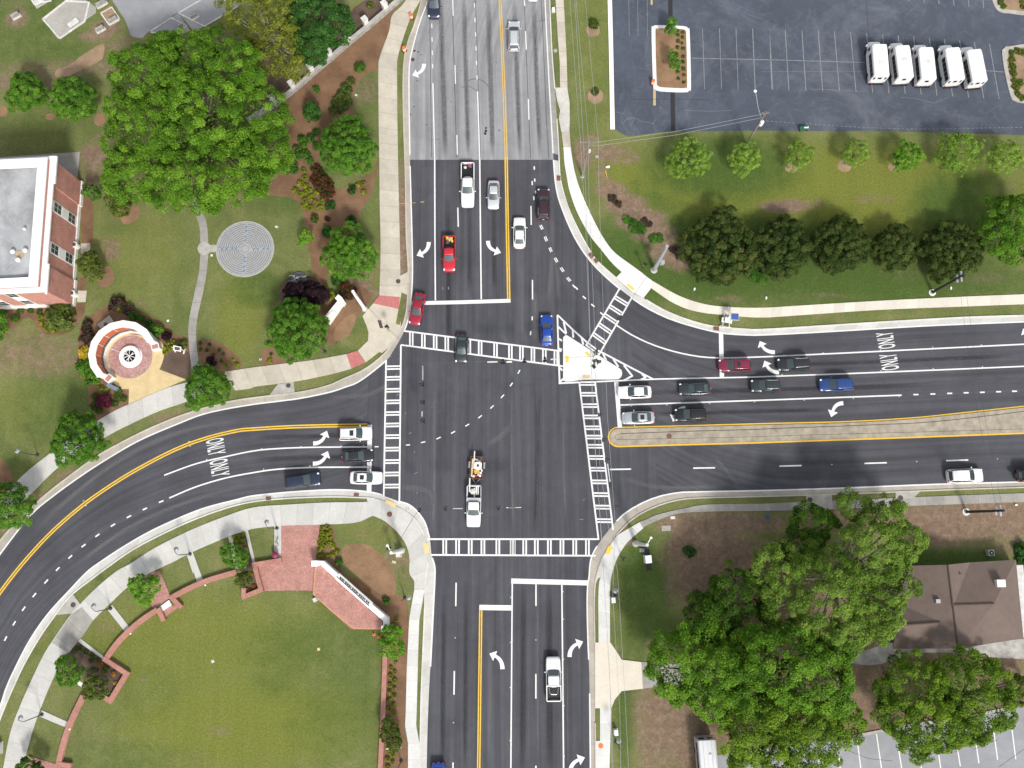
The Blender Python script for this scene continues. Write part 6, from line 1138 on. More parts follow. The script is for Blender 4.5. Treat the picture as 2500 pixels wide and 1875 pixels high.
for x, y in ((1590, 1085), (1190, 430), (1600, 1415)): MB().lathe([(.09, -.3), (.09, .25), (.02, .26)], 10).build('vent_pipe', M['darksteel'], hs).location = h_(x, y, 4.0 if y < 1300 else 3.3)
q = W(Z7(1615, 120)); ac = thing('air_conditioner', 'square grey air conditioner with round fan behind the house', 'air conditioner', tuple(q), R(4)); MB().box(-.42, .42, -.42, .42, 0, .85).build('casing', M['steel'], ac, bevel=.08); MB().lathe([(.04, .86), (.33, .86), (.33, .87), (.04, .87)], 20).build('fan_grille', M['glass_black'], ac); MB().lathe([(.005, .88), (.1, .88), (.08, .9), (.005, .91)], 10).build('fan_hub', M['white'], ac)
ln = local('lean_to', 'white corrugated lean-to roof at the right edge beside the house', 'roof', Z7(2150, 950)); px_part(ln, 'roof', [Z7(2090, 765), (2700, Z7(0, 730)[1]), (2700, Z7(0, 1160)[1]), Z7(2140, 1185)], 2.2, 2.3, 'white'); px_part(ln, 'wall', [Z7(2120, 800), (2690, Z7(0, 770)[1]), (2690, Z7(0, 1120)[1]), Z7(2160, 1150)], 0, 2.198, 'palestone')
# gravestones
def grave(tile, x, y, lab, w_=1.2, rz=33, low=False):
    q = W(sp(tile, x, y)); t = thing('gravestone', lab, 'gravestone', tuple(q), R(rz))
    if low: MB().box(-w_ / 2, w_ / 2, -.4, .4, 0, .2).build('ledger', M['palestone'], t, bevel=.03); MB().box(-w_ / 2 - .1, w_ / 2 + .1, -.5, .5, 0, .1).build('base', M['stone'], t)
    else: MB().box(-w_ / 2 - .1, w_ / 2 + .1, -.28, .28, 0, .25).build('base', M['palestone'], t); MB().box(-w_ / 2, w_ / 2, -.14, .14, .25, 1.0).build('headstone', M['stone'], t, bevel=.05)
grave('A1', 145, 145, 'lone gravestone on a sandy patch, far upper left'); grave('A1', 865, 45, 'gravestone at the top edge of the walled gravel plot', 1.6); grave('A1', 965, 182, 'pale double gravestone in the small brown plot', 1.4); grave('A1', 855, 258, 'gravestone on bare sand below the small brown plot', 1.3); grave('A1', 620, 195, 'flat ledger slab inside the pale gravel plot', 1.7, 40, True); grave('A1', 1645, 150, 'gravestone in the grey plot right of the gravel road'); grave('A1', 1535, 238, 'small dark gravestone in the lower grey plot', .7); grave('A1', 1455, 288, 'gravestone at the edge of the big tree crown', 1.0); grave('A1', 1890, 8, 'gravestone at the top edge near the yellow green tree', 1.2); grave('A1', 330, 15, 'flat pale slab in the plot at the top edge', 1.5, 30, True)
# ============================================================ STREET FURNITURE
def dup(root, loc, rz, label=None, group=None):
    r = root.copy(); COL.objects.link(r); r.location = loc; r.rotation_euler = (0, 0, rz)
    if label: r['label'] = label
    if group: r['group'] = group
    for ch in list(root.children):
        c = ch.copy(); COL.objects.link(c); c.parent = r
        for g in ch.children:
            d = g.copy(); COL.objects.link(d); d.parent = c
    return r
# crook lamps
lamp = None
def crook(tile, x, y, deg, label):
    global lamp
    q = W(sp(tile, x, y))
    if lamp: return dup(lamp, q, R(deg), label)
    t = thing('crook_lamp', label, 'street lamp', tuple(q), R(deg), 'grey crook lamps along the walks')
    MB().lathe([(.25, 0), (.25, .12), (.12, .3), (.08, .6)], 14).build('base', M['darksteel'], t); MB().tube([(0, 0, .5), (0, 0, 4.2)], [.07, .05], 8).build('pole', M['darksteel'], t)
    MB().tube([(0, 0, 4.2)] + [(.45 - .45 * math.cos(a), 0, 4.2 + .45 * math.sin(a)) for a in [R(i * 20) for i in range(1, 11)]] + [(.95, 0, 3.95)], .035, 6).build('crook_arm', M['darksteel'], t)
    MB().lathe([(.05, 4.05), (.10, 3.95), (.30, 3.72), (.34, 3.6), (.02, 3.58)], 16, (.95, 0)).build('lamp_shade', M['steel'], t); lamp = t; return t
crook('C1', 1605, 1460, 130, 'crook lamp at the head of a link path, right of the reddish brick spur'); crook('C2', 195, 1243, 120, 'crook lamp beside the brick plaza and cycle rack'); crook('D1', 935, 313, 135, 'crook lamp on the pale walk near the white stone step'); crook('D1', 355, 1207, 160, 'crook lamp lowest on the curved pale walk'); crook('C1', 318, 628, 160, 'crook lamp on the west lawn above the street'); crook('D2', 1275, 225, 20, 'crook lamp in the mulch strip beside the big entrance wall'); crook('D2', 1243, 1600, -100, 'crook lamp in the mulch strip at the bottom edge'); crook('D3', 905, 205, 110, 'crook lamp by the white walk below the southeast corner'); crook('D3', 915, 1440, 95, 'crook lamp by the walk below the cream driveway'); crook('B2', 600, 1365, 200, 'crook lamp half under the round corner tree')
# poles
def pole(name, label, cat, tile, x, y, h, r0, r1, m):
    q = W(sp(tile, x, y)); t = thing(name, label, cat, tuple(q)); MB().tube([(0, 0, 0), (0, 0, h)], [r0, r1], 14).build('shaft', M[m], t); MB().lathe([(r0 * 1.7, 0), (r0 * 1.7, .12), (r0, .2)], 14).build('footing', M['conc'], t); return t
p1_ = pole('signal_pole', 'thick white signal pole standing in the lawn at the northwest corner', 'signal pole', 'B2', 935, 1000, 9.6, .26, .2, 'white'); p2_ = pole('signal_pole', 'grey concrete signal pole with a box, northeast corner lawn', 'signal pole', 'B3', 1232, 672, 11.0, .30, .22, 'steel'); MB().box(.3, .85, -.25, .25, 3.2, 4.2).build('control_box', M['steel'], p2_, bevel=.02)
p3_ = pole('signal_pole', 'white signal pole by the southwest walk with a concrete pad', 'signal pole', 'C2', 1245, 1432, 10.6, .28, .2, 'offwhite'); p4_ = pole('signal_pole', 'pale signal pole by the southeast walk', 'signal pole', 'C3', 1078, 1372, 10.6, .28, .2, 'palestone')
for t, a in ((p3_, 1), (p4_, -1)): MB().tube([(0, 0, 10.2), (-.5 * a, .9, 10.4)], .06).lathe([(.02, 10.3), (.16, 10.35), (.16, 10.6), (.02, 10.65)], 12, (-.5 * a, .9)).build('camera_arm', M['white'], t)
# span wires with signal heads
ZS = 6.6
NWn, SWn, SEn, NEn = (W(sp('B2', 1425, 1462), ZS), W(sp('C2', 1390, 1085), ZS), W(sp('C3', 905, 1072), ZS), W(sp('B3', 715, 1400), ZS))
def wire(label, pts, r=.018, name='span_wire', m='darksteel'): o = MB().tube(pts, r, 5).build(name, M[m]); tag(o, label, 'wire'); return o
tops = [t.location + Vector((0, 0, z)) for t, z in ((p1_, 9.0), (p3_, 9.8), (p4_, 9.8), (p2_, 10.2))]
for a, b, l in ((NWn, SWn, 'span wire carrying signals over the west crosswalk side'), (SWn, SEn, 'span wire carrying signals across the south side of the junction'), (SEn, NEn, 'span wire carrying signals along the east crosswalk'), (NEn, NWn, 'span wire carrying signals along the north crosswalk')): wire(l, [a, (a + b) / 2 - Vector((0, 0, .25)), b])
for a, b, l in ((tops[0], NWn, 'stay wire from the northwest signal pole'), (tops[1], SWn, 'stay wire from the southwest signal pole'), (tops[2], SEn, 'stay wire from the southeast signal pole'), (tops[3], NEn, 'stay wire from the northeast signal pole over the slip lane')): wire(l, [a, b], .02)
sig = None
def signal(tile, x, y, deg, label):
    global sig
    q = W(sp(tile, x, y), ZS - .55)
    if sig: return dup(sig, q, R(deg), label)
    t = thing('traffic_signal', label, 'traffic signal', tuple(q), R(deg), 'black signal heads hanging from the span wires')
    MB().box(-.12, .12, -.18, .18, -.55, .5).build('housing', M['black'], t, bevel=.02); MB().tube([(0, 0, .5), (0, 0, .62)], .04).build('hanger', M['steel'], t)
    for k, c in enumerate(('taill', 'yellow', 'darksteel')):
        MB().tube([(.12, 0, .30 - k * .34), (.38, 0, .30 - k * .34)], .15, 12).build('visor', M['black'], t)
    MB().box(-.14, -.125, -.32, .32, -.68, .62).build('back_plate', M['black'], t); sig = t; return t
for i, (tl_, x, y, d, l) in enumerate((('C2', 1425, 30, 180, 'signal head over the west side, topmost of three in line'), ('C2', 1428, 180, 180, 'signal head over the west side, middle of three in line'), ('C2', 1428, 337, 180, 'signal head over the west side, lowest of three in line'), ('C2', 1615, 1070, -90, 'signal head on the south wire left of the utility pickup'), ('C2', 2062, 1064, -90, 'signal head on the south wire right of the utility pickup'), ('C2', 1395, 1083, -90, 'signal head at the southwest corner of the wires'), ('C3', 772, 287, 0, 'signal head on the east wire nearest the island'), ('C3', 807, 497, 0, 'signal head on the east wire left of the median nose'), ('C3', 832, 667, 0, 'signal head on the east wire above the long hanging sign'), ('C3', 865, 880, 0, 'signal head on the east wire below the long hanging sign'), ('C3', 905, 1062, 0, 'signal head at the southeast corner of the wires'), ('B2', 2100, 1449, 90, 'signal head on the north wire above the crosswalk middle'), ('B3', 138, 1440, 90, 'signal head on the north wire right of the crosswalk middle'), ('B3', 312, 1432, 90, 'signal head on the north wire close to the island'), ('B3', 730, 1440, 30, 'signal head above the island, left of its cluster'), ('B3', 762, 1446, 10, 'signal head above the island, right of its cluster'), ('B3', 722, 1478, -60, 'signal head above the island, lower one of its cluster'), ('B3', 742, 1362, 60, 'signal head over the foot of the slip crosswalk'), ('B3', 942, 1078, 50, 'signal head over the slip lane crosswalk edge'))): signal(tl_, x, y, d, l)
def hsign(a, b, label, m='white'):
    p, q = W(sp(*a), ZS - .5), W(sp(*b), ZS - .5); d = q - p; c = (p + q) / 2; t = thing('hanging_sign', label, 'sign', tuple(c), math.atan2(d.y, d.x)); L = d.length
    MB().box(-L / 2, L / 2, -.04, .04, -.3, .3).build('board', M[m], t); MB().tube([(-L * .3, 0, .3), (-L * .3, 0, .5)], .02).tube([(L * .3, 0, .3), (L * .3, 0, .5)], .02).build('bracket', M['steel'], t)
hsign(('B2', 1425, 1480), ('B2', 1424, 1600), 'white sign edge hanging on the west wire near the north crosswalk'); hsign(('C2', 1419, 258), ('C2', 1419, 300), 'short white sign hanging between west signal heads'); hsign(('B2', 1970, 1448), ('B2', 2055, 1446), 'pale sign hanging on the north wire left of its signal', 'palestone'); hsign(('B2', 2130, 1447), ('B2', 2178, 1446), 'short white sign on the north wire right of its signal'); hsign(('B3', 360, 1426), ('B3', 420, 1420), 'pale sign on the north wire at the island edge', 'palestone'); hsign(('C2', 1680, 1077), ('C2', 1760, 1077), 'thin white sign on the south wire left of the pickup'); hsign(('C2', 2130, 1070), ('C2', 2205, 1069), 'thin white sign on the south wire right of its signal'); hsign(('C3', 0, 1069), ('C3', 112, 1068), 'long white sign on the south wire near the east side', 'palestone'); hsign(('C3', 840, 700), ('C3', 860, 850), 'long pale sign hanging on the east wire over the crosswalk')
# utility poles and lines
up = pole('utility_pole', 'weathered wooden utility pole with crossarm north of the white walk', 'utility pole', 'A3', 628, 1490, 12.2, .17, .12, 'woodpole')
MB().box(-1.25, 1.25, -.07, .07, 11.6, 11.75).build('crossarm', M['woodpole'], up); MB().box(-.9, .9, -.07, .07, 10.7, 10.82).build('crossarm', M['woodpole'], up)
for x in (-1.2, -.1, 1.2): MB().lathe([(.05, 11.75), (.08, 11.85), (.04, 12.0), (.01, 12.02)], 8, (x, 0)).build('insulator', M['palestone'], up)
MB().lathe([(.16, 8.3), (.18, 8.35), (.18, 9.0), (.1, 9.1)], 12, (.3, .1)).build('transformer', M['palestone'], up)
u2 = pole('utility_pole', 'utility pole with grey transformer and long lamp arm at the car park edge', 'utility pole', 'A3', 2010, 1222, 10.5, .16, .11, 'woodpole')
MB().lathe([(.05, 7.2), (.27, 7.25), (.27, 8.2), (.05, 8.3)], 14, (.1, -.32)).build('transformer', M['offwhite'], u2); MB().tube([(0, 0, 8.4), (-.6, 1.2, 9.0), (-1.0, 3.4, 9.4)], .05).build('lamp_arm', M['steel'], u2); MB().lathe([(.02, 9.3), (.2, 9.32), (.22, 9.45), (.05, 9.55)], 12, (-1.05, 3.6)).build('lamp_head', M['white'], u2); MB().box(-.5, .5, -.06, .06, 10.1, 10.2).build('crossarm', M['woodpole'], u2)
for tl_, x, y, h, l in (('B4', 1437, 862, 9.2, 'black pole with small crossarms on the lawn above the east road'), ('C4', 1722, 1105, 9.6, 'black pole with white base ring below the east road')):
    t = pole('black_pole', l, 'utility pole', tl_, x, y, h, .20, .15, 'blackwood'); MB().lathe([(.28, 0), (.5, 0), (.5, .1), (.28, .1)], 20).build('base_ring', M['offwhite'], t); MB().box(-.12, .12, -.7, .7, h - .9, h - .8).build('crossarm', M['steel'], t); MB().box(-.12, .12, -.55, .55, h - 2.0, h - 1.92).build('crossarm', M['steel'], t)
    (globals().__setitem__('bp1' if tl_ == 'B4' else 'bp2', t))
ct = up.location
for x, (pn, ps), l in ((-1.2, (S('A3', 500, -300), S('B3', 650, 200, 690, 1200, 'C3', 715, 300, 790, 1300, 'D3', 870, 1100, 900, 2100)), 'overhead line, left one of three past the wooden pole'), (-.1, (S('A3', 548, -300), S('B3', 682, 0, 725, 1000, 'C3', 775, 700, 850, 1250, 'D3', 925, 0, 990, 1100, 1040, 2100)), 'overhead line, middle of three past the wooden pole'), (1.2, (S('A3', 625, -300), S('B3', 768, 0, 800, 900, 'C3', 840, 300, 905, 1200, 'D3', 885, 200, 945, 1200, 960, 2100)), 'overhead line, right one of three past the wooden pole')):
    wire(l, [W(p, 12.2) for p in pn] + [ct + Vector((x, 0, 12.02))] + [W(p, 11.0) for p in ps], .02, 'overhead_line', 'steel')
wire('lower thick overhead cable along the northeast lawn', [W(p, 10) for p in S('A3', 545, -300, 635, 1150, 'B3', 655, 0, 695, 1250, 'C3', 740, 600, 800, 1500, 'D3', 860, 900, 890, 2100)], .026, 'overhead_line', 'steel')
for dz, l in ((12.0, 'upper line from the wooden pole to the transformer pole'), (10.8, 'lower line from the wooden pole to the transformer pole')): wire(l, [ct + Vector((.9, 0, dz - .3)), (ct + u2.location) / 2 + Vector((0, 0, dz - 2.2)), u2.location + Vector((0, 0, dz - 2.0))], .02, 'overhead_line', 'steel')
for s in (-.4, .4): wire('overhead line crossing the east road between black poles, %s of two' % ('left' if s < 0 else 'right'), [bp1.location + Vector((s, 0, 8.3)), (bp1.location + bp2.location) / 2 + Vector((s, 0, 7.6)), bp2.location + Vector((s, 0, 8.6))], .016, 'overhead_line', 'darksteel')
wire('thin guy line over the southeast corner', [W(sp('C3', 965, 0), 9), W(sp('C3', 1000, 500), 8), W(sp('C3', 1090, 1100), 9)], .012, 'overhead_line', 'darksteel')
# drums and cones
def drum(tile, x, y, l):
    q = W(sp(tile, x, y)); t = thing('traffic_drum', l, 'traffic drum', tuple(q)); MB().lathe([(.40, 0), (.40, .08), (.30, .1)], 16).build('rubber_base', M['black'], t)
    for i, (a, b, m) in enumerate(((.1, .35, 'orange'), (.352, .5, 'white'), (.502, .68, 'orange'), (.682, .8, 'white'), (.802, 1.0, 'orange'))): MB().lathe([(.30 - .06 * a, a), (.30 - .06 * b, b), (.02, b)] if i == 4 else [(.30 - .06 * a, a), (.30 - .06 * b, b)], 16).build('band', M[m], t)
drum('A2', 1330, 152, 'orange and white drum in the verge at the top, by the old walk'); drum('A2', 1270, 428, 'orange and white drum in the verge lower on the old road'); drum('A3', 1220, 705, 'orange and white drum beside the white kerbed planted island')
def cone(tile, x, y, l):
    q = W(sp(tile, x, y)); t = thing('traffic_cone', l, 'traffic cone', tuple(q), R(8)); MB().box(-.2, .2, -.2, .2, 0, .05).build('base', M['orange'], t, bevel=.02); MB().lathe([(.14, .05), (.11, .2)], 14).build('cone_body', M['orange'], t); MB().lathe([(.11, .202), (.085, .34)], 14).build('white_band', M['white'], t); MB().lathe([(.085, .342), (.04, .6), (.015, .6)], 14).build('cone_tip', M['red'], t)
cone('D2', 1012, 530, 'orange cone on the lawn, farther from the wall end pier'); cone('D2', 1055, 552, 'orange cone on the lawn, nearer to the low brick wall')
# pedestrian signals
def pedsig(tile, x, y, deg, l):
    q = W(sp(tile, x, y)); t = thing('pedestrian_signal', l, 'pedestrian signal', tuple(q), R(deg)); MB().tube([(0, 0, 0), (0, 0, 2.9)], .06, 8).build('post', M['darksteel'], t); MB().box(.08, .3, -.22, .22, 2.4, 2.85).build('signal_box', M['black'], t, bevel=.02); MB().box(-.22, .22, .08, .3, 2.35, 2.8).build('signal_box', M['black'], t, bevel=.02); MB().box(-.06, .06, -.14, -.06, 1.0, 1.25).build('push_button', M['yellow'], t)
pedsig('B2', 893, 945, 30, 'black pedestrian signal beside the white northwest signal pole'); pedsig('B2', 1142, 1190, 40, 'black pedestrian signal on the tan corner plaza'); pedsig('B3', 1138, 660, 200, 'black pedestrian signal by the northeast ramp'); pedsig('C3', 962, 1498, 100, 'black pedestrian signal by the southeast white walk'); pedsig('B3', 722, 1408, 10, 'black pedestrian signal post on the white island'); pedsig('C2', 1160, 1415, 60, 'pedestrian signal beside the southwest signal pole')
# cabinets and boxes
def cabinet(tile, x, y, w_, d, h, m, l, rz=5, name='traffic_cabinet', cat='cabinet'):
    q = W(sp(tile, x, y)); t = thing(name, l, cat, tuple(q), R(rz)); MB().box(-w_ / 2, w_ / 2, -d / 2, d / 2, .1, h).build('casing', M[m], t, bevel=.03); MB().box(-w_ / 2 - .12, w_ / 2 + .12, -d / 2 - .12, d / 2 + .12, 0, .1).build('plinth', M['conc'], t); MB().box(-w_ / 2 - .04, w_ / 2 + .04, -d / 2 - .04, d / 2 + .04, h + .002, h + .05).build('lid', M[m], t); return t
cb = cabinet('C3', 1172, 1502, .75, .95, 1.6, 'white', 'white signal cabinet beside black solar panels in the southeast lawn'); 
for y in (.95, -1.05): MB().box(-.35, .35, y - .45, y + .45, 1.0, 1.06).box(-.05, .05, y - .05, y + .05, 0, 1.0).build('solar_panel', M['glass_black'], cb)
cabinet('C2', 1225, 1462, .5, .6, 1.2, 'palestone', 'pale cabinet on a beige pad by the southwest signal pole'); cabinet('D3', 886, 240, .42, .62, .9, 'white', 'small white cabinet by the walk below the southeast corner'); cabinet('D3', 908, 1350, .42, .62, .9, 'white', 'small white cabinet by the walk below the cream driveway'); cabinet('D1', 2, 1485, .6, 1.3, .8, 'palestone', 'pale green utility cabinet on the verge at the left edge'); cabinet('D2', 520, 237, .42, .38, .5, 'palestone', 'small pale box at the corner of the raised brick terrace', 30)
cabinet('A3', 383, 92, .35, .5, .5, 'offwhite', 'small white box in the grass strip by the old road')
def lid(tile, x, y, w_, d, m, l, rz=0):
    o = MB().box(-w_ / 2, w_ / 2, -d / 2, d / 2, 0, .07).box(-w_ / 2 + .05, w_ / 2 - .05, -d / 2 + .05, d / 2 - .05, .07, .085).build('valve_box', M[m]); o.location = W(sp(tile, x, y)); o.rotation_euler = (0, 0, R(rz)); tag(o, l, 'valve box')
lid('C3', 1335, 1243, 1.25, .75, 'conc', 'large grey utility lid on the southeast lawn', 3); lid('C3', 1390, 1153, .65, .4, 'palestone', 'small pale utility lid near the dirt by the southeast walk', 5); lid('C3', 1138, 1430, .9, .5, 'conc', 'grey pad beside the southeast signal pole', -4); lid('C2', 1182, 1528, .55, .35, 'tan_plaza', 'small tan lid on the southwest corner lawn', -15); lid('B2', 190, 308, .45, .3, 'palestone', 'small pale lid on the lawn right of the labyrinth', -20); lid('A2', 862, 803, .35, .28, 'palestone', 'small pale lid on the grass edge by the old walk', -15); lid('B1', 1418, 1100, .3, .3, 'white', 'white lid on the lawn left of the garden path', 20); lid('C4', 48, 1145, .5, .55, 'blue', 'small blue green lid in the mulch below the grey walk', 10); lid('D2', 546, 656, .38, .38, 'tan_plaza', 'pale stone in the middle of the south lawn', 5); lid('D1', 1797, 758, .38, .38, 'palestone', 'pale lid in the left half of the south lawn', 25); lid('C2', 55 + 0, -1607 + 1425, .35, .28, 'palestone', 'pale lid on the grass near the round corner tree', 0); lid('B1', 1787, 548, .28, .28, 'offwhite', 'small square lid beside the labyrinth entrance', 0); lid('D1', 660 + 15, 945, .9, .5, 'offwhite', 'white stone slab between the two planter trees', -30); lid('A3', 752, 1322, .5, .35, 'conc', 'grey lid in the dirt near the wooden pole', 0); lid('B1', 2198, 1425, .25, .22, 'white', 'white lid on the lawn above the west walk', 0)
# solar trailer
q = W(sp('B3', 1840, 1095)); st = thing('solar_sign_trailer', 'white framed solar trailer on the verge by the east road', 'trailer', tuple(q), R(80))
MB().tube([(-1.1, -.45, .5), (1.1, -.45, .5), (1.1, .45, .5), (-1.1, .45, .5), (-1.1, -.45, .5)], .05).tube([(-.4, -.45, .5), (-.4, .45, .5)], .05).tube([(.4, -.45, .5), (.4, .45, .5)], .05).build('frame', M['white'], st); MB().tube([(1.1, 0, .5), (1.9, 0, .5)], .05).build('drawbar', M['white'], st); MB().tube([(.1, 0, .5), (.1, 0, 2.0)], .08).build('mast', M['white'], st)
for s in (1, -1):
    o = MB().lathe([(.15, -.09), (.3, -.09), (.3, .09), (.15, .09)], 16).build('wheel', M['rubber'], st); o.rotation_euler = (R(90), 0, 0); o.location = (-.2, s * .62, .3)
    MB().box(-.55, .15, s * .62 - .12, s * .62 + .12, .64, .68).build('mudguard', M['white'], st)
for x in (-.9, .9):
    for s in (1, -1): MB().tube([(x, s * .45, .5), (x * 1.15, s * .8, .05)], .04).build('jack_leg', M['white'], st)
o = MB().box(-.45, .45, -.55, .55, 0, .05).box(-.5, .5, -.6, .6, -.03, -.002, 1).build('solar_panel', [M['blue'], M['white']], st); o.location = (.15, -.75, 2.05); o.rotation_euler = (R(8), 0, R(10)); MB().box(-.5, .2, -.35, .35, .55, 1.0).build('battery_box', M['white'], st, bevel=.03)
# small pieces round the memorial and plaza
q = W(Z2(1660, 762)); sg = thing('display_sign', 'white framed display board with dark plaque by the garden path', 'sign', tuple(q), R(-12))
for s in (1, -1): MB().box(s * .62 - .08, s * .62 + .08, -.45, .45, 0, .12).build('foot', M['white'], sg); MB().box(s * .62 - .05, s * .62 + .05, -.05, .05, .12, 1.3).build('post', M['white'], sg)
o = MB().box(-.56, .56, -.35, .35, -.03, .03).build('board', M['white'], sg); o.location = (0, 0, 1.15); o.rotation_euler = (R(25), 0, 0); MB().box(-.40, .40, -.24, .24, .032, .045).build('plaque', M['iron'], o)
q = W(Z2(585, 1368)); bn_ = thing('metal_bench', 'blue grey metal bench on the tan plaza edge', 'bench', tuple(q), R(-24))
MB().box(-.95, .95, -.28, .2, .42, .47).build('seat', flat('blue grey slats', (.17, .21, .27), .5, .1), bn_); MB().box(-.95, .95, .2, .26, .45, .9).build('backrest', flat('blue grey back', (.20, .24, .30), .5, .1), bn_)
for s in (1, -1): MB().box(s * .85 - .04, s * .85 + .04, -.26, .22, .01, .418).build('leg', M['darksteel'], bn_); MB().box(s * .93 - .03, s * .93 + .03, -.28, .2, .62, .66).build('armrest', M['darksteel'], bn_)
q = W(sp('C2', 188, 1466)); ur = thing('maroon_urn', 'round maroon litter urn at the end of the narrow plaza strip', 'urn', tuple(q)); MB().lathe([(.25, 0), (.38, .2), (.45, .6), (.40, .95), (.2, 1.02)], 18).build('bowl', M['maroon'], ur); MB().lathe([(.02, 1.021), (.28, 1.021), (.2, 1.12), (.02, 1.15)], 16).build('lid', M['maroon'], ur)
q = W(sp('C2', 200, 1366)); br_ = thing('cycle_rack', 'black wavy cycle rack on the narrow concrete strip', 'cycle rack', tuple(q), R(90)); MB().tube([(x, .12 * math.sin(x * 6), .45 + .4 * math.sin(x * 9)) for x in [i * .1 - .9 for i in range(19)]], .035, 6).build('wave_rail', M['black'], br_); MB().lathe([(.09, 0), (.09, .03), (.03, .06)], 10, (-.9, 0)).lathe([(.09, 0), (.09, .03), (.03, .06)], 10, (.9, 0)).build('foot', M['black'], br_)
q = W(Z3(400, 260)); sc_ = thing('metal_sculpture', 'spiky grey metal sculpture on a round stone base by the purple tree', 'sculpture', tuple(q)); MB().lathe([(1.15, 0), (1.2, .15), (1.05, .28), (.02, .3)], 24).build('stone_base', flat('mottled base', (.12, .125, .13), .7, .5, 4), sc_)
mb = MB(); rs = random.Random(4)
for i in range(11):
    a = rs.uniform(0, 6.28); x, y = rs.uniform(-.7, .7), rs.uniform(-.5, .5); mb.tube([(x, y, .3), (x + .25 * math.cos(a), y + .25 * math.sin(a), .7), (x + .8 * math.cos(a + .5), y + .6 * math.sin(a + .5), 1.0)], [.07, .06, .03], 6)
mb.tube([(.6, .4, .5), (0, .05, 1.1), (-.6, -.35, .9), (-1.25, -.62, .7)], [.09, .1, .08, .05], 6).tube([(-1.0, -.5, .7), (-1.4, -.3, .6)], .04).tube([(-1.0, -.5, .7), (-1.2, -.95, .6)], .04); mb.build('metal_branches', M['steel'], sc_)
q = W(sp('A4', 345, 1098)); gb = thing('green_bench', 'small green bench at the edge of the upper car park', 'bench', tuple(q), R(5)); MB().box(-.6, .6, -.2, .2, .42, .47).build('seat', flat('green slats', (.02, .12, .07), .5, .1), gb); MB().box(-.6, .6, .2, .25, .47, .85).build('backrest', flat('green back', (.02, .12, .07), .5, .1), gb)
for s in (1, -1): MB().box(s * .5 - .04, s * .5 + .04, -.2, .2, 0, .418).build('leg', M['black'], gb)
q = W(sp('A4', 365, 1085)); o = MB().box(-.3, .3, -.14, .14, 0, .5).box(-.33, .33, -.17, .17, .502, .56).build('white_box', M['white']); o.location = q; tag(o, 'small white box standing behind the green bench', 'box')
for tl_, x, y, m, l in (('B3', 840, 1590 - 1607 * 0 - 0 if False else 1412 - 0, 'white', ''),): pass
q = W(sp('A3', 842, 1412)); o = MB().box(-.28, .22, -.12, .12, 0, .12).box(-.05, .3, -.05, .18, .1, .22).build('litter', M['white']); o.location = q; tag(o, 'scrap of white litter in the dirt near the wooden pole', 'litter')
for tl_, x, y, l in (('B3', 1290, 385, 'white litter among the brush above the grey signal pole'), ('B3', 1575, 835, 'white litter on the lawn below the dark hedge'), ('C4', 2145 - 0, 1045, 'scrap of white litter beside the lower grey walk'), ('B4', 1595, 827, 'white litter beside the black pole on the lawn'), ('B4', 37, 910, 'white litter on the lawn above the cream walk')):
    q = W(sp(tl_, x, y)); o = MB().box(-.16, .14, -.1, .08, 0, .1).box(-.02, .2, -.02, .16, .08, .17).build('litter', M['white']); o.location = q; o.rotation_euler = (0, 0, rnd.uniform(0, 3)); tag(o, l, 'litter')
q = W(sp('A3', 828, 1468)); o = MB().tube([(-.1, .55, .08), (.15, -.5, .08)], .05).build('yellow_pole', M['yellow']); o.location = q; tag(o, 'yellow marker pole lying in the dirt by the wooden pole', 'marker pole')
q = W(sp('D2', 1230, 1468)); t = thing('white_sign_panel', 'white sign panel half hidden by the small tree in the mulch strip', 'sign', tuple(q), R(4)); MB().box(-1.6, .4, -.05, .05, .8, 1.5).build('panel', M['white'], t); MB().box(-1.4, -1.32, -.04, .04, 0, .798).box(.2, .28, -.04, .04, 0, .798).build('post', M['white'], t)
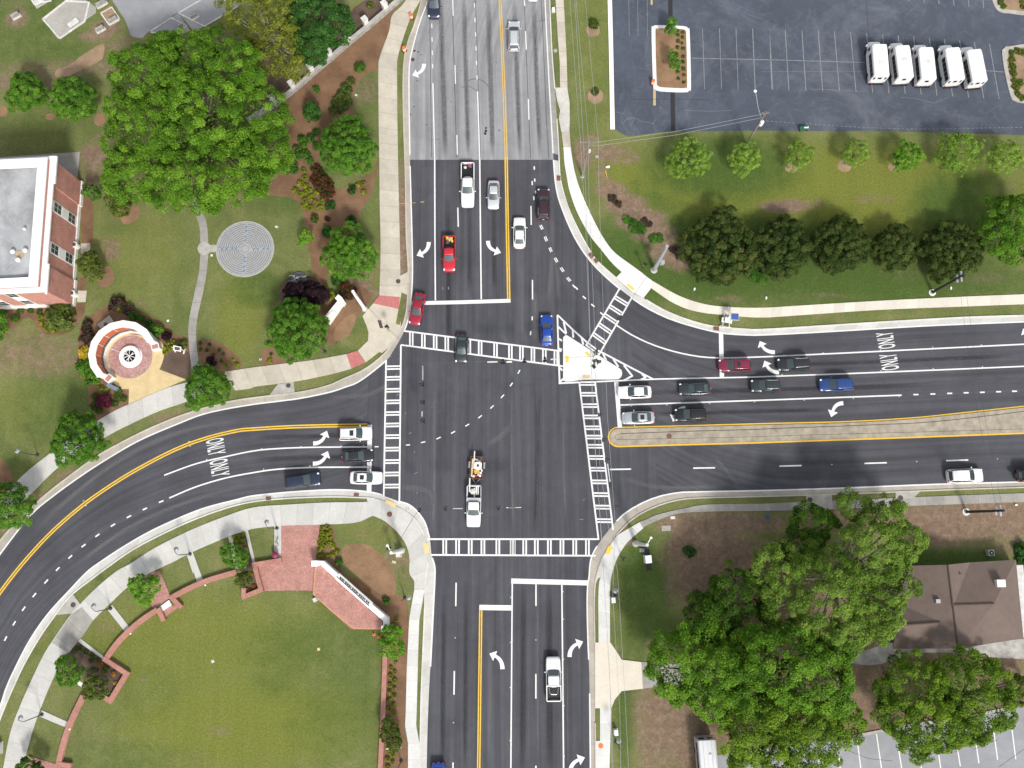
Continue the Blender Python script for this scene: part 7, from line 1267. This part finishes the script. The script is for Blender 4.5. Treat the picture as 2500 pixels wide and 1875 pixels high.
# ============================================================ VEGETATION
LM = dict(
 oak=leafmat('big tree leaves', (0.0420, 0.1095, 0.0068), (0.0978, 0.2190, 0.0135), (0.1863, 0.3442, 0.0315)), round=leafmat('round tree leaves', (0.0359, 0.1148, 0.0092), (0.0871, 0.2140, 0.0185), (0.1740, 0.3340, 0.0391)),
 yg=leafmat('yellow green leaves', (0.0938, 0.1105, 0.0112), (0.1877, 0.2125, 0.0224), (0.2972, 0.3145, 0.0468)), dark=leafmat('dark evergreen leaves', (0.0180, 0.0633, 0.0100), (0.0405, 0.1207, 0.0200), (0.0765, 0.1840, 0.0350)),
 light=leafmat('pale feathery leaves', (0.1050, 0.1967, 0.0212), (0.2020, 0.3371, 0.0397), (0.3231, 0.4682, 0.0995), .3400), hedge=leafmat('bronze tinged leaves', (0.0208, 0.0414, 0.0085), (0.0521, 0.0944, 0.0171), (0.1301, 0.1436, 0.0363)),
 live=leafmat('live oak leaves', (0.0721, 0.1344, 0.0121), (0.1494, 0.2527, 0.0315), (0.2679, 0.3871, 0.0665)), shade=leafmat('deep green leaves', (0.0199, 0.0560, 0.0048), (0.0497, 0.1180, 0.0080), (0.1076, 0.2010, 0.0176)), willow=leafmat('olive green leaves', (0.0578, 0.1204, 0.0085), (0.1259, 0.2280, 0.0157), (0.2519, 0.3800, 0.0290)),
 bright=leafmat('fresh green leaves', (0.0723, 0.1837, 0.0120), (0.1403, 0.3150, 0.0220), (0.2380, 0.4410, 0.0450)), box=leafmat('yellow green box leaves', (.10, .13, .010), (.20, .24, .018), (.33, .37, .04)), green=leafmat('shrub leaves', (0.0250, 0.0805, 0.0100), (0.0600, 0.1552, 0.0180), (0.1200, 0.2415, 0.0350)),
 olive=leafmat('olive shrub leaves', (.040, .066, .012), (.080, .120, .022), (.15, .19, .045)), purple=leafmat('purple leaves', (.010, .005, .008), (.022, .009, .014), (.048, .018, .026), .15), maroon=leafmat('maroon leaves', (.045, .006, .016), (.090, .012, .030), (.16, .03, .05), .15), twig=leafmat('brown twiggy leaves', (.028, .022, .016), (.060, .042, .030), (.11, .07, .045)),
 azalea=leafmat('azalea leaves with red flowers', (.022, .034, .010), (.048, .050, .014), (.30, .035, .030)), orange=leafmat('orange leaves', (.22, .09, .015), (.38, .17, .03), (.52, .28, .07)), yellow=leafmat('golden leaves', (.34, .24, .015), (.52, .38, .03), (.68, .52, .07)), bronze=leafmat('bronze olive leaves', (0.0432, 0.0726, 0.0100), (0.0945, 0.1375, 0.0200), (0.1710, 0.2090, 0.0380)))
def crown_data(lobes, cr, leaf, dens, seed, fill=.25, aspect=1.25, low=-.3, shell=(.72, 1.02), droop=0.0):
    g = np.random.default_rng(seed); Ps, Ns, Ss, Ts = [], [], [], []
    L = np.array(lobes, float)
    for li, (cx, cy, cz, rx, ry, rz) in enumerate(L):
        rm = (rx * ry * rz) ** (1 / 3); nc = int(max(6, 2.6 * rm * rm * (1 - low) / (cr * cr))); c0 = np.array([cx, cy, cz]); rr = np.array([rx, ry, rz])
        d = g.normal(size=(nc * 3, 3)); d /= np.linalg.norm(d, axis=1)[:, None]; d = d[d[:, 2] > low][:nc]
        wob = 1 + .10 * np.sin(d[:, 0] * 5 + seed) + .08 * np.sin(d[:, 1] * 7 + d[:, 2] * 4 + seed * 2)
        c = c0 + d * np.maximum(rr - cr * .55, rr * .35) * (g.uniform(shell[0], shell[1], len(d)) * wob)[:, None]
        keep = np.ones(len(c), bool)
        for lj, q in enumerate(L):
            if lj != li: keep &= (((c - q[:3]) / q[3:]) ** 2).sum(1) > .55
        c, d = c[keep], d[keep]
        for k in range(len(c)):
            r = cr * g.uniform(.65, 1.25); n = max(8, int(11.5 * dens * r * r / (leaf * leaf))); out = d[k] + np.array([0, 0, .45])
            e = g.normal(size=(n, 3)); e /= np.linalg.norm(e, axis=1)[:, None]; e += .75 * out; e /= np.linalg.norm(e, axis=1)[:, None]
            p = c[k] + e * (r * g.uniform(.60, 1.0, n))[:, None] * np.array([1, 1, .8]); p[:, 2] -= droop * np.maximum(0, np.hypot(*(p - c[k])[:, :2].T) - r * .4)
            Ps.append(p); Ns.append(e * .7 + np.array([0, 0, .5]) + g.normal(size=(n, 3)) * .45); Ss.append(leaf * g.uniform(.55, 1.15, n)); Ts.append(np.clip(g.normal(.5, .16) + g.normal(0, .14, n), 0, 1))
        n = int(fill * nc * dens * cr * cr / (leaf * leaf) * 3.2)
        if n:
            e = g.normal(size=(n, 3)); e /= np.linalg.norm(e, axis=1)[:, None]; p = c0 + e * rr * g.uniform(.45, .86, n)[:, None]; p = p[p[:, 2] > cz + low * rz]; n = len(p)
            Ps.append(p); Ns.append(g.normal(size=(n, 3)) + np.array([0, 0, .6])); Ss.append(leaf * g.uniform(.8, 1.4, n)); Ts.append(np.clip(g.normal(.4, .15, n), 0, 1))
    return np.concatenate(Ps), np.concatenate(Ns), np.concatenate(Ss), np.concatenate(Ts), aspect, g
def leaf_mesh(name, data, m):
    P, Nn, Sz, T, asp, g = data; n = len(P); Nn /= np.linalg.norm(Nn, axis=1)[:, None]
    a = g.normal(size=(n, 3)); a -= Nn * (a * Nn).sum(1)[:, None]; a /= np.linalg.norm(a, axis=1)[:, None]; b = np.cross(Nn, a)
    a *= (Sz * asp * .5)[:, None]; b *= (Sz / asp * .62)[:, None]
    V = np.stack([P - a, P - b + a * .1, P + a, P + b + a * .1], 1).reshape(-1, 3); V[:, 2] = np.maximum(V[:, 2], .015)
    me = bpy.data.meshes.new(name); me.vertices.add(4 * n); me.vertices.foreach_set('co', V.ravel()); me.loops.add(4 * n); me.polygons.add(n)
    me.loops.foreach_set('vertex_index', np.arange(4 * n)); me.polygons.foreach_set('loop_start', np.arange(0, 4 * n, 4)); me.update(calc_edges=True)
    at = me.attributes.new('tint', 'FLOAT', 'FACE'); at.data.foreach_set('value', T.astype(np.float32)); me.materials.append(m); return me
seedc = [10]
def tree(name, label, lobes, zc, kind, cr=1.0, leaf=.30, dens=.9, group=None, flat_=.8, cat='tree', bark='bark', fill=.3, aspect=1.25, low=-.3, trunk_r=None, shell=(.72, 1.02), droop=0.0, fork=True):
    """lobes: F-pixel x, y, r (+ optional height offset)"""
    seedc[0] += 1
    pr = lambda q: (q[0] * 1.1302, q[1] * 1.1302)
    big = max(lobes, key=lambda q: q[2]); mx = sum(q[0] * q[2] for q in lobes) / sum(q[2] for q in lobes); my = sum(q[1] * q[2] for q in lobes) / sum(q[2] for q in lobes)
    base = W(pr((mx, my)), zc); base.z = 0
    LL = []
    for q in lobes:
        dz = q[3] if len(q) > 3 else 0; z = zc + dz; c = W(pr(q), z); r = q[2] * 1.1302 * mpp(pr(q), z); rz = min(r * flat_, z * .92); LL.append((c.x - base.x, c.y - base.y, z, r, r * (q[4] if len(q) > 4 else 1), rz))
    t = thing(name, label, cat, tuple(base), 0, group)
    me = leaf_mesh('crown', crown_data(LL, cr, leaf, dens, seedc[0], fill, aspect, low, shell, droop), LM[kind]); o = bpy.data.objects.new('crown', me); COL.objects.link(o); o.parent = t
    R0 = sum(l[3] for l in LL) / len(LL) * (len(LL) ** .4); tr = trunk_r or max(.05, min(.55, R0 * .055))
    mb = MB().tube([(0, 0, 0), (.02, .03, zc * .35), (.05, 0, zc * .75)], [tr * 1.25, tr, tr * .75], 9)
    g = random.Random(seedc[0])
    for l in LL:
        for k in range(3 if fork else 1):
            a = g.uniform(0, 6.28); e = Vector((l[0] + l[3] * .55 * math.cos(a), l[1] + l[3] * .55 * math.sin(a), l[2] + l[5] * .1)); s0 = Vector((.03, 0, zc * g.uniform(.35, .6))); mb.tube([s0, s0.lerp(e, .5) + Vector((0, 0, .1 * l[3])), e], [tr * .5, tr * .32, tr * .12], 6)
    mb.build('trunk', M[bark], t, True); return t
T = tree
# big ones
T('broad_tree', 'huge broad green tree covering the upper left lawn above the labyrinth', [(325, 165, 85), (420, 125, 68, .5), (500, 150, 78, 1), (555, 250, 72), (440, 240, 105, 2.5), (320, 275, 92), (298, 375, 72, -1), (395, 385, 85), (495, 375, 92, .5), (575, 330, 58, -1), (445, 425, 40, -1), (345, 110, 45, -1)], 8.5, 'oak', .95, .20, .85, flat_=.75, fill=.38, shell=(.70, 1.05))
T('loose_tree', 'sparse yellow green tree at the top, behind the stone wall', [(560, 60, 62), (610, 95, 55), (560, 130, 45), (630, 140, 40, -1), (530, 25, 55), (600, 20, 55)], 6.0, 'yg', .62, .24, .42, flat_=.7, fill=.08, bark='barkpale', shell=(.5, 1.05))
T('evergreen_tree', 'dense dark evergreen tree behind the stone wall at the top', [(690, 40, 62), (725, 55, 48), (675, 100, 42), (660, 10, 45)], 5.5, 'dark', .7, .26, 1.0, flat_=.9, aspect=1.6)
T('live_oak', 'wide live oak with pale branches and fresh green clumps above the house', [(1785, 1285, 105, 1), (1890, 1185, 78), (1912, 1115, 48, -1), (1685, 1240, 68), (1900, 1320, 62, -1), (1770, 1375, 52, -1), (1845, 1092, 38, -1.5), (1960, 1165, 45, -1), (1930, 1255, 55), (1700, 1310, 60), (1840, 1360, 48, -1)], 8.5, 'live', .8, .185, .8, flat_=.7, bark='barkpale', shell=(.66, 1.06), fill=.22)
T('shade_tree', 'dark green tree touching the lower grey walk left of the live oak', [(1748, 1130, 50), (1728, 1185, 52)], 6.0, 'shade', .75, .2)
T('shade_tree', 'dark shaded tree at the left end of the lower right grove', [(1590, 1290, 72), (1530, 1340, 62), (1620, 1350, 60)], 6.0, 'shade', .85, .2)
T('grove_tree', 'large green tree reaching over the old driveway end', [(1478, 1435, 82), (1545, 1460, 78, 1), (1520, 1390, 60), (1480, 1480, 45, -1), (1560, 1520, 55, -1)], 7.5, 'oak', .95, .20, .85, flat_=.75, fill=.38, shell=(.70, 1.05))
T('grove_tree', 'tallest green tree in the middle of the lower right grove', [(1700, 1430, 95, 1), (1770, 1480, 78), (1640, 1480, 78), (1640, 1400, 62), (1790, 1420, 55, -1)], 8.5, 'oak', .95, .20, .85, flat_=.75, fill=.38, shell=(.70, 1.05))
T('grove_tree', 'deep green tree hanging over the lower car park by the silver bus', [(1650, 1580, 92), (1750, 1590, 82), (1622, 1605, 48, -1), (1700, 1640, 70, -1), (1820, 1550, 52, -1), (1625, 1655, 45, -1)], 7.0, 'willow', .9, .20, .85, flat_=.75, fill=.38, shell=(.70, 1.05))
T('willowy_tree', 'olive green tree with light lower boughs below the gravel drive', [(1968, 1480, 72), (1990, 1555, 78), (1940, 1540, 55, -1), (2030, 1560, 58, -1), (1975, 1600, 40, -1.5)], 6.0, 'willow', .75, .18, .75, flat_=.75)
T('willowy_tree', 'olive green tree right of its twin at the gravel drive', [(2085, 1465, 72), (2115, 1530, 72), (2070, 1560, 55, -1), (2150, 1480, 45, -.5)], 6.0, 'willow', .75, .18, .8, flat_=.75)
T('bronze_shrub', 'rusty bronze bush at the right edge below the house', [(2190, 1505, 28), (2205, 1480, 24)], 1.6, 'bronze', .5, .22, cat='shrub')
# round street trees
for x, y, r, l in ((57, 200, 46, 'round green tree, left one of the pair at the upper left edge'), (160, 216, 54, 'round green tree, right one of the pair at the upper left edge'), (753, 320, 68, 'round tree against the tan walk, beside the old grey road'), (755, 548, 64, 'round tree against the tan walk below the red azaleas'), (643, 712, 73, 'round tree beside the white corner sign wall'), (445, 838, 54, 'round tree on the walk at the foot of the garden path'), (170, 950, 62, 'round tree on the west walk below the maroon shrub bed'), (22, 1096, 56, 'round tree cut by the left edge above the street')):
    g = random.Random(int(x)); lb = [(x + r * .3 * math.cos(a), y + r * .3 * math.sin(a), r * .7, g.uniform(-.3, .3)) for a in (0.4, 2.5, 4.6)] + [(x, y, r * .72, .9)]
    T('round_tree', l, lb, 3.6, 'round', .5, .15, .9, 'round green street trees', .85, shell=(.72, 1.05), fill=.35)
# pale row on the meadow
SCL = 1.12
for x, y, r, k, l in ((1486, 346, 47, 'light', 'feathery lime tree, westernmost of the meadow row'), (1608, 342, 36, 'light', 'feathery lime tree below the transformer pole'), (1726, 338, 32, 'light', 'feathery lime tree, third along the meadow row'), (1848, 332, 31, 'light', 'thin pale tree with a brown mulch ring, middle of the meadow row'), (1957, 340, 33, 'bright', 'small fresh green tree below the middle shuttle bus'), (2067, 332, 48, 'light', 'widest feathery tree below the eastern buses'), (2172, 340, 37, 'light', 'feathery lime tree at the right end of the meadow row')):
    r *= SCL
    T('feathery_tree', l, [(x - r * .2, y + r * .2, r * .72), (x + r * .22, y - r * .05, r * .74, .3), (x - r * .05, y - r * .28, r * .66)], 2.6, k, .36, .15, .6 if k == 'light' else .85, 'small trees across the meadow', .95, aspect=2.0, fill=.12, shell=(.45, 1.08), trunk_r=.08)
for x, y, r, l in ((1556, 535, 74, 'dark bronze bush tree, largest, west end of the hedge row'), (1690, 535, 62, 'dark bronze bush tree, second from the west in the hedge row'), (1815, 530, 58, 'dark bronze bush tree, middle of the hedge row'), (1935, 535, 45, 'dark bronze bush tree, smallest in the hedge row'), (2053, 542, 58, 'dark bronze bush tree above the black pole')):
    r *= 1.2; g = random.Random(int(x)); lb = [(x + r * .34 * math.cos(a), y + r * .34 * math.sin(a), r * .66, g.uniform(-.2, .2)) for a in (0.2, 1.9, 3.3, 4.9)] + [(x, y, r * .6, .5)]
    T('bush_tree', l, lb, 2.4, 'hedge', .5, .15, .9, 'dark bush trees in a row', .8, low=-.7, aspect=1.6)
T('broad_tree', 'bright green tree at the right edge beside the dark hedge row', [(2165, 510, 50), (2205, 470, 55, .5), (2190, 540, 40, -.5), (2160, 450, 30)], 4.5, 'oak', .7, .18, 1.0)
# small trees
for a in (('small green tree in the bed between two link paths', [(500, 1197, 26), (517, 1207, 22)], 'round'), ('small bright tree on the reddish brick spur', [(298, 1265, 22), (322, 1268, 24), (312, 1290, 20), (335, 1255, 12)], 'bright'), ('small dark green tree in the lower left planter', [(142, 1440, 26), (160, 1458, 24), (140, 1462, 20)], 'round'), ('round yellow green tree in the lower left planter', [(203, 1483, 27), (212, 1490, 22)], 'bronze'), ('small tree in the planter beside the brick plaza', [(524, 1253, 17), (533, 1248, 14)], 'bronze'), ('bright small tree at the end of the low brick wall', [(848, 1370, 22), (838, 1398, 24), (852, 1402, 22)], 'bright'), ('loose small tree in the mulch strip near the bottom', [(845, 1585, 24), (850, 1605, 20), (838, 1565, 16)], 'bronze'), ('small dark tree at the bottom left edge', [(60, 1655, 22), (80, 1668, 20)], 'green'), ('young tree overhanging the kerb of the white kerbed island', [(1451, 50, 13), (1449, 65, 12)], 'round'), ('young tree in the middle of the white kerbed island', [(1453, 122, 14), (1455, 137, 13)], 'round'), ('thin sapling in the mulch right of the labyrinth', [(662, 510, 15), (655, 520, 12)], 'bright'), ('small tree close to the hall northeast corner', [(195, 413, 18), (205, 420, 14)], 'green'), ('loose bronze tree beside the upper mulch circle', [(250, 430, 24), (262, 450, 22)], 'bronze'), ('loose bronze tree beside the hall and lower mulch circle', [(195, 570, 26), (205, 590, 22)], 'bronze'), ('green tree at the left edge below the hall', [(2, 690, 20), (0, 712, 20)], 'round')):
    T('small_tree', a[0], a[1], 2.2, a[2], .36, .20, .85, None, .9, aspect=1.5, trunk_r=.06)
T('purple_tree', 'low dark purple leaved tree beside the metal sculpture', [(636, 636, 27), (662, 634, 32), (686, 636, 24), (655, 648, 27)], 1.5, 'purple', .5, .2, 1.1, None, .7, low=-.6)
T('conical_evergreen', 'dark pointed evergreen on the mulch slope below the stone wall', [(674, 245, 20, 0), (676, 238, 15, .8), (673, 228, 9, 1.8)], 1.5, 'dark', .4, .18, 1.1, None, 1.1, low=-.8)
# shrubs: unit bushes copied at their own sizes
UB = {}
def bush(tile, x, y, r, kind, label, group=None, hz=.8, name='shrub'):
    p = sp(tile, x, y); rr = r * TF * mpp(p); key = (kind, rnd.randrange(2))
    if key not in UB:
        seedc[0] += 1; sparse = kind in ('twig', 'azalea', 'orange')
        UB[key] = leaf_mesh('shrub', crown_data([(0, 0, .55, 1.0, 1.0, .75)], .40, .24, .7 if sparse else 1.0, seedc[0], .5, 1.3, -.7), LM[kind])
    o = bpy.data.objects.new(name, UB[key]); COL.objects.link(o); o.location = W(p, rr * .3); o.location.z = .0; k = rnd.uniform(.92, 1.08); o.scale = (rr * k, rr * k, rr * hz * rnd.uniform(.9, 1.1) * 1.1); o.rotation_euler = (0, 0, rnd.uniform(0, 6.28)); tag(o, label, 'shrub', group); return o
def bushes(tile, c, r, kind, label, group, hz=.8, name='shrub'):
    for i in range(0, len(c), 2): bush(tile, c[i], c[i + 1], r * rnd.uniform(.88, 1.12), kind, label, group, hz, name)
bushes('C2', [580, 1240, 620, 1235, 575, 1285, 612, 1290, 645, 1278, 565, 1330, 608, 1325, 647, 1330, 555, 1375, 600, 1372, 650, 1365, 578, 1400, 550, 1425, 667, 1395, 545, 1480, 585, 1475, 628, 1478, 665, 1465, 703, 1440], 22, 'box', 'round yellow green bush in the bed right of the brick plaza', 'box bushes beside the brick plaza', .9, 'box_shrub')
bush('C2', 715, 1530, 35, 'green', 'larger fresh green bush at the lower end of the yellow green bed'); bush('D2', 1115, 248, 36, 'green', 'dark green bush behind the big white entrance wall')
bushes('D2', [1200, 405, 1172, 450, 1213, 480, 1195, 765, 1157, 815, 1190, 850, 1155, 883, 1190, 920, 1150, 958, 1186, 985, 1145, 1017, 1187, 1050, 1148, 1087, 1183, 1125, 1140, 1160, 1185, 1195, 1140, 1235, 1140, 1510, 1170, 1545, 1130, 1585, 1170, 1608, 1130, 1650], 19, 'box', 'small round bush in the mulch strip along the straight low brick wall', 'bushes along the straight brick wall', .9, 'box_shrub')
bushes('D1', [650, 655, 620, 675, 680, 645, 725, 680, 775, 715, 820, 745, 770, 755, 785, 830], 21, 'olive', 'small olive bush in the lower left planter bed', 'olive bushes in the lower left planter'); bush('D1', 853, 785, 21, 'orange', 'orange bush by the top wall of the lower left planter'); bush('D1', 890, 835, 30, 'bronze', 'yellow bronze bush in the middle of the lower left planter'); bush('D1', 820, 835, 16, 'bronze', 'tiny bronze bush in the lower left planter'); bush('D1', 960, 862, 24, 'orange', 'bright orange bush at the outer corner of the lower left planter'); bush('D1', 972, 940, 15, 'yellow', 'tiny golden bush near the planter outer wall'); bush('D1', 903, 1050, 20, 'orange', 'orange bush at the bottom corner of the lower left planter')
bushes('C1', [1975, 1320, 2010, 1310, 2050, 1292, 2012, 1345, 2055, 1345, 1985, 1365, 2030, 1395, 2070, 1420, 2085, 1500, 2040, 1520], 21, 'box', 'small bush in the narrow bed between two link paths', 'bushes between the link paths', .9, 'box_shrub')
for x, y in ((2125, 25), (2140, 125), (2090, 155)): bush('D1', x, y, 18, 'orange', 'small orange bush in the planter beside the brick plaza', 'orange bushes beside the brick plaza')
bushes('A3', [1430, 258, 1475, 275, 1432, 297, 1475, 317, 1436, 350, 1470, 365, 1432, 402, 1477, 412, 1478, 480, 1475, 525, 1432, 550, 1478, 582, 1430, 608, 1485, 635, 1435, 665, 1483, 695], 18, 'olive', 'small bush in the double row on the white kerbed island', 'bushes on the white kerbed island')
bush('A3', 722, 205, 46, 'olive', 'young dark bush above the upper mulch ring by the car park'); bush('A3', 735, 775, 34, 'olive', 'young dark bush in the lower mulch ring by the car park')
bushes('A4', [2105, 450, 2105, 505, 2112, 560, 2120, 620, 2128, 680, 2142, 740, 2155, 790, 2160, 432, 2200, 445, 2190, 822, 2230, 440, 2180, 700], 30, 'bronze', 'low bronze bush on the planted island at the right edge', 'bushes on the right edge island', .6); bushes('A4', [2010, 20, 2035, 55, 2190, 20, 2200, 60], 26, 'bronze', 'low bronze bush on the island in the top right corner', 'bushes on the top corner island', .6)
# slope below the stone wall
bush('A2', 895, 580, 48, 'green', 'round green bush on the mulch slope near the tan walk'); bush('A2', 525, 755, 34, 'green', 'small green bush on the mulch slope near the stone wall')
bushes('A2', [820, 690, 765, 735, 800, 765, 735, 790, 775, 830, 700, 830, 735, 870, 690, 885, 770, 900, 720, 930, 670, 935, 800, 860], 38, 'olive', 'olive bush in the hedge beside the curved grass edge', 'olive hedge on the mulch slope'); bushes('A2', [400, 1175, 480, 1170, 420, 1230, 360, 1262, 525, 1120, 530, 1232, 435, 1300, 385, 1315, 470, 1360, 330, 1385, 285, 1440, 250, 1390, 350, 1440, 300, 1340], 36, 'green', 'green bush on the mulch between the huge tree and round tree', 'green bushes on the mulch slope')
bushes('A2', [540, 1440, 580, 1500, 530, 1520, 620, 1560, 570, 1580, 650, 1620, 600, 1640], 48, 'azalea', 'dark azalea bush with red flowers below the upper round tree', 'red azaleas in the garden', .7, 'azalea'); bushes('B2', [740, 800, 790, 815, 830, 850, 800, 890, 760, 860], 40, 'azalea', 'azalea with red flowers between the round tree and white signal pole', 'red azaleas near the signal pole', .7, 'azalea')
bushes('A2', [390, 1550, 440, 1572, 350, 1612, 400, 1640, 430, 1500, 420, 1440, 470, 1610], 26, 'box', 'yellow green bush in the mulch left of the red azaleas', 'yellow green bushes left of the azaleas'); bushes('B2', [440, 15, 480, 58, 395, 32, 520, 100, 430, 90, 430, 130, 475, 150, 560, 150, 580, 90, 525, 20], 27, 'box', 'yellow green bush in the mulch above the labyrinth lawn', 'yellow green bushes above the labyrinth lawn')
for t_, x, y, r, l in (('A2', 830, 1605, 40, 'dark bush directly below the upper round tree'), ('B2', 645, 130, 42, 'dark round bush in the middle of the mulch bed'), ('B2', 825, 258, 46, 'dark round bush just above the second round tree'), ('B2', 622, 350, 48, 'dark bush at the left shoulder of the second round tree'), ('B2', 700, 770, 45, 'dark bush under the lower edge of the second round tree')): bush(t_, x, y, r, 'dark', l)
bushes('A2', [925, 1550, 932, 1620, 878, 1562], 22, 'box', 'small bush in the mulch right of the red azaleas', 'small bushes right of the azaleas'); bush('B2', 925, 15, 23, 'box', 'small round bush at the grass edge by the tan walk'); bush('B2', 510, 240, 38, 'olive', 'olive bush in the mulch above the sapling'); bush('B2', 620, 242, 26, 'twig', 'twiggy small bush in the mulch above the second round tree'); bush('B2', 645, 887, 38, 'box', 'round yellow green bush beside the white corner sign wall'); bush('B2', 135, 1440, 22, 'box', 'tiny bush under the tree by the sign wall'); bush('B2', 145, 1385, 15, 'green', 'tiny green plant under the tree by the sign wall')
# hall and memorial beds
bush('B1', 520, 1060, 118, 'olive', 'big dark olive bush at the corner of the brick hall', hz=.7)
bushes('B1', [347, 1070, 350, 1117, 402, 1120, 378, 1150, 415, 1172, 463, 1182, 440, 1132], 24, 'box', 'round clipped bush in the cluster below the big olive bush', 'clipped bushes below the olive bush', .9, 'box_shrub'); bush('B1', 130, 1085, 36, 'green', 'round green bush below the hall wall, left of the clump'); bushes('B1', [175, 1015, 260, 1015, 335, 1030, 30, 1030], 29, 'olive', 'low bush planted against the hall south wall', 'low bushes against the hall wall')
bushes('B1', [980, 950, 1040, 970, 1090, 1010, 960, 985, 1020, 930], 48, 'twig', 'brown twiggy bush above the memorial wall', 'twiggy bushes above the memorial'); bushes('B1', [740, 1120, 730, 1180, 760, 1220, 720, 1250, 750, 1275], 46, 'twig', 'brown twiggy bush left of the memorial wall', 'twiggy bushes left of the memorial')
bush('B1', 1012, 1005, 26, 'box', 'bright little bush among the twiggy bushes'); bush('B1', 1130, 1055, 46, 'green', 'green bush right of the twiggy bushes'); bush('B1', 1205, 1088, 32, 'green', 'small green bush midway along the memorial back'); bush('B1', 1258, 1125, 30, 'dark', 'dark bush against the memorial back'); bush('B1', 1325, 1182, 66, 'round', 'large leafy bush at the right end of the memorial wall'); bush('B1', 1412, 1232, 46, 'purple', 'dark purple bush right of the memorial')
bushes('B1', [1465, 1277, 1418, 1290, 1445, 1330, 1400, 1330, 1395, 1365], 23, 'box', 'yellow green bush between the memorial and display board', 'bushes by the display board', .9, 'box_shrub'); bush('B1', 1540, 1298, 48, 'olive', 'dark olive bush above the display board')
bushes('B1', [720, 1335, 705, 1370, 735, 1385, 715, 1410], 38, 'yellow', 'golden yellow bush against the memorial left side', 'golden bushes by the memorial'); bush('B1', 715, 1500, 72, 'round', 'leafy green bush below the golden bushes'); bush('B1', 785, 1575, 66, 'round', 'leafy green bush at the lower left of the memorial')
bushes('C1', [853, 60, 903, 73], 24, 'box', 'round bush behind the blue grey metal bench', 'bushes behind the metal bench', .9, 'box_shrub'); bush('C1', 890, 165, 70, 'maroon', 'round deep maroon bush below the metal bench'); bushes('C1', [1000, 90, 990, 140, 1040, 150, 805, 130, 795, 205, 840, 250, 970, 190], 34, 'olive', 'feathery bush around the maroon bush', 'feathery bushes round the maroon bush', .6)
bush('B1', 1780, 1455, 48, 'purple', 'dark purple bush above the round path tree'); bushes('B1', [1745, 1350, 1800, 1382, 1850, 1345, 1690, 1340, 1885, 1378, 1690, 1290, 1770, 1300, 1870, 1440], 15, 'olive', 'tiny plant in the mulch right of the garden path', 'tiny plants right of the garden path'); bushes('B1', [1965, 1435, 2000, 1475, 1905, 1478], 19, 'box', 'small yellow green bush at the mulch tip above the west walk', 'small bushes at the mulch tip')
# rough ground
bush('C3', 1532, 1438, 50, 'dark', 'lone dark bush on bare soil in the southeast corner', hz=.6); bushes('B3', [1000, 240, 1050, 270, 1100, 300, 1130, 330, 1230, 410, 1270, 400, 1060, 320], 42, 'green', 'weedy green clump on the bank above the white walk', 'weeds on the bank', .4, 'weed_clump'); bushes('B3', [2090, 720, 2140, 740, 2050, 700], 52, 'green', 'low green weeds at the foot of the dark hedge row', 'weeds below the hedge', .4, 'weed_clump'); bushes('B3', [880, 60, 930, 110, 1190, 280, 1400, 500, 1440, 560, 1150, 250], 36, 'twig', 'dry brown brush on the bank above the white walk', 'dry brush on the bank', .4, 'brush_clump')
bushes('C4', [590, 1160, 640, 1210], 40, 'shade', 'low dark bush in the mulch below the lower grey walk', 'dark bushes by the lower walk', .6)
bush('A2', 985, 45, 30, 'bronze', 'small young bush at the top edge behind the stone wall')
for x, y, r in ((2180, 1420, 60), (2200, 1500, 55), (2190, 1580, 50)): bush('C4', x, y, r, 'dark', 'dark shrubbery at the right edge behind the house', 'shrubbery behind the house', .8)
# ============================================================ CAMERA, LIGHT
cd = bpy.data.cameras.new('camera'); cam = bpy.data.objects.new('camera', cd); COL.objects.link(cam)
cam.location = (0, 0, HC); cam.rotation_euler = (TILT, 0, 0)
cd.sensor_width = 36; cd.lens = FPX / 2500 * 36; cd.clip_start = 1; cd.clip_end = 12000
SC.camera = cam
EL, AZ = R(44), R(161)   # sun stands in the south, azimuth clockwise from north
w = bpy.data.worlds.new('World'); SC.world = w; w.use_nodes = True; nt = w.node_tree
sky = nt.nodes.new('ShaderNodeTexSky'); sky.sky_type = 'NISHITA'; sky.sun_disc = False; sky.sun_elevation = EL; sky.sun_rotation = AZ; sky.dust_density = 2.0; sky.air_density = 1.0
hs = nt.nodes.new('ShaderNodeHueSaturation'); hs.inputs['Saturation'].default_value = 0.25; nt.links.new(sky.outputs[0], hs.inputs['Color']); nt.links.new(hs.outputs[0], nt.nodes['Background'].inputs[0]); nt.nodes['Background'].inputs[1].default_value = SKY
sl = bpy.data.lights.new('sun', 'SUN'); sl.energy = SUN; sl.angle = R(ANG); sl.color = (1.0, 0.955, 0.89); so = bpy.data.objects.new('sun', sl); COL.objects.link(so)
d = Vector((math.sin(AZ) * math.cos(EL), math.cos(AZ) * math.cos(EL), math.sin(EL)))
so.rotation_euler = d.to_track_quat('Z', 'Y').to_euler(); so.location = d * 200
vs = SC.view_settings; vs.view_transform = 'Standard'; vs.look = 'None'; vs.exposure = EXPO; vs.gamma = 1; vs.use_curve_mapping = False
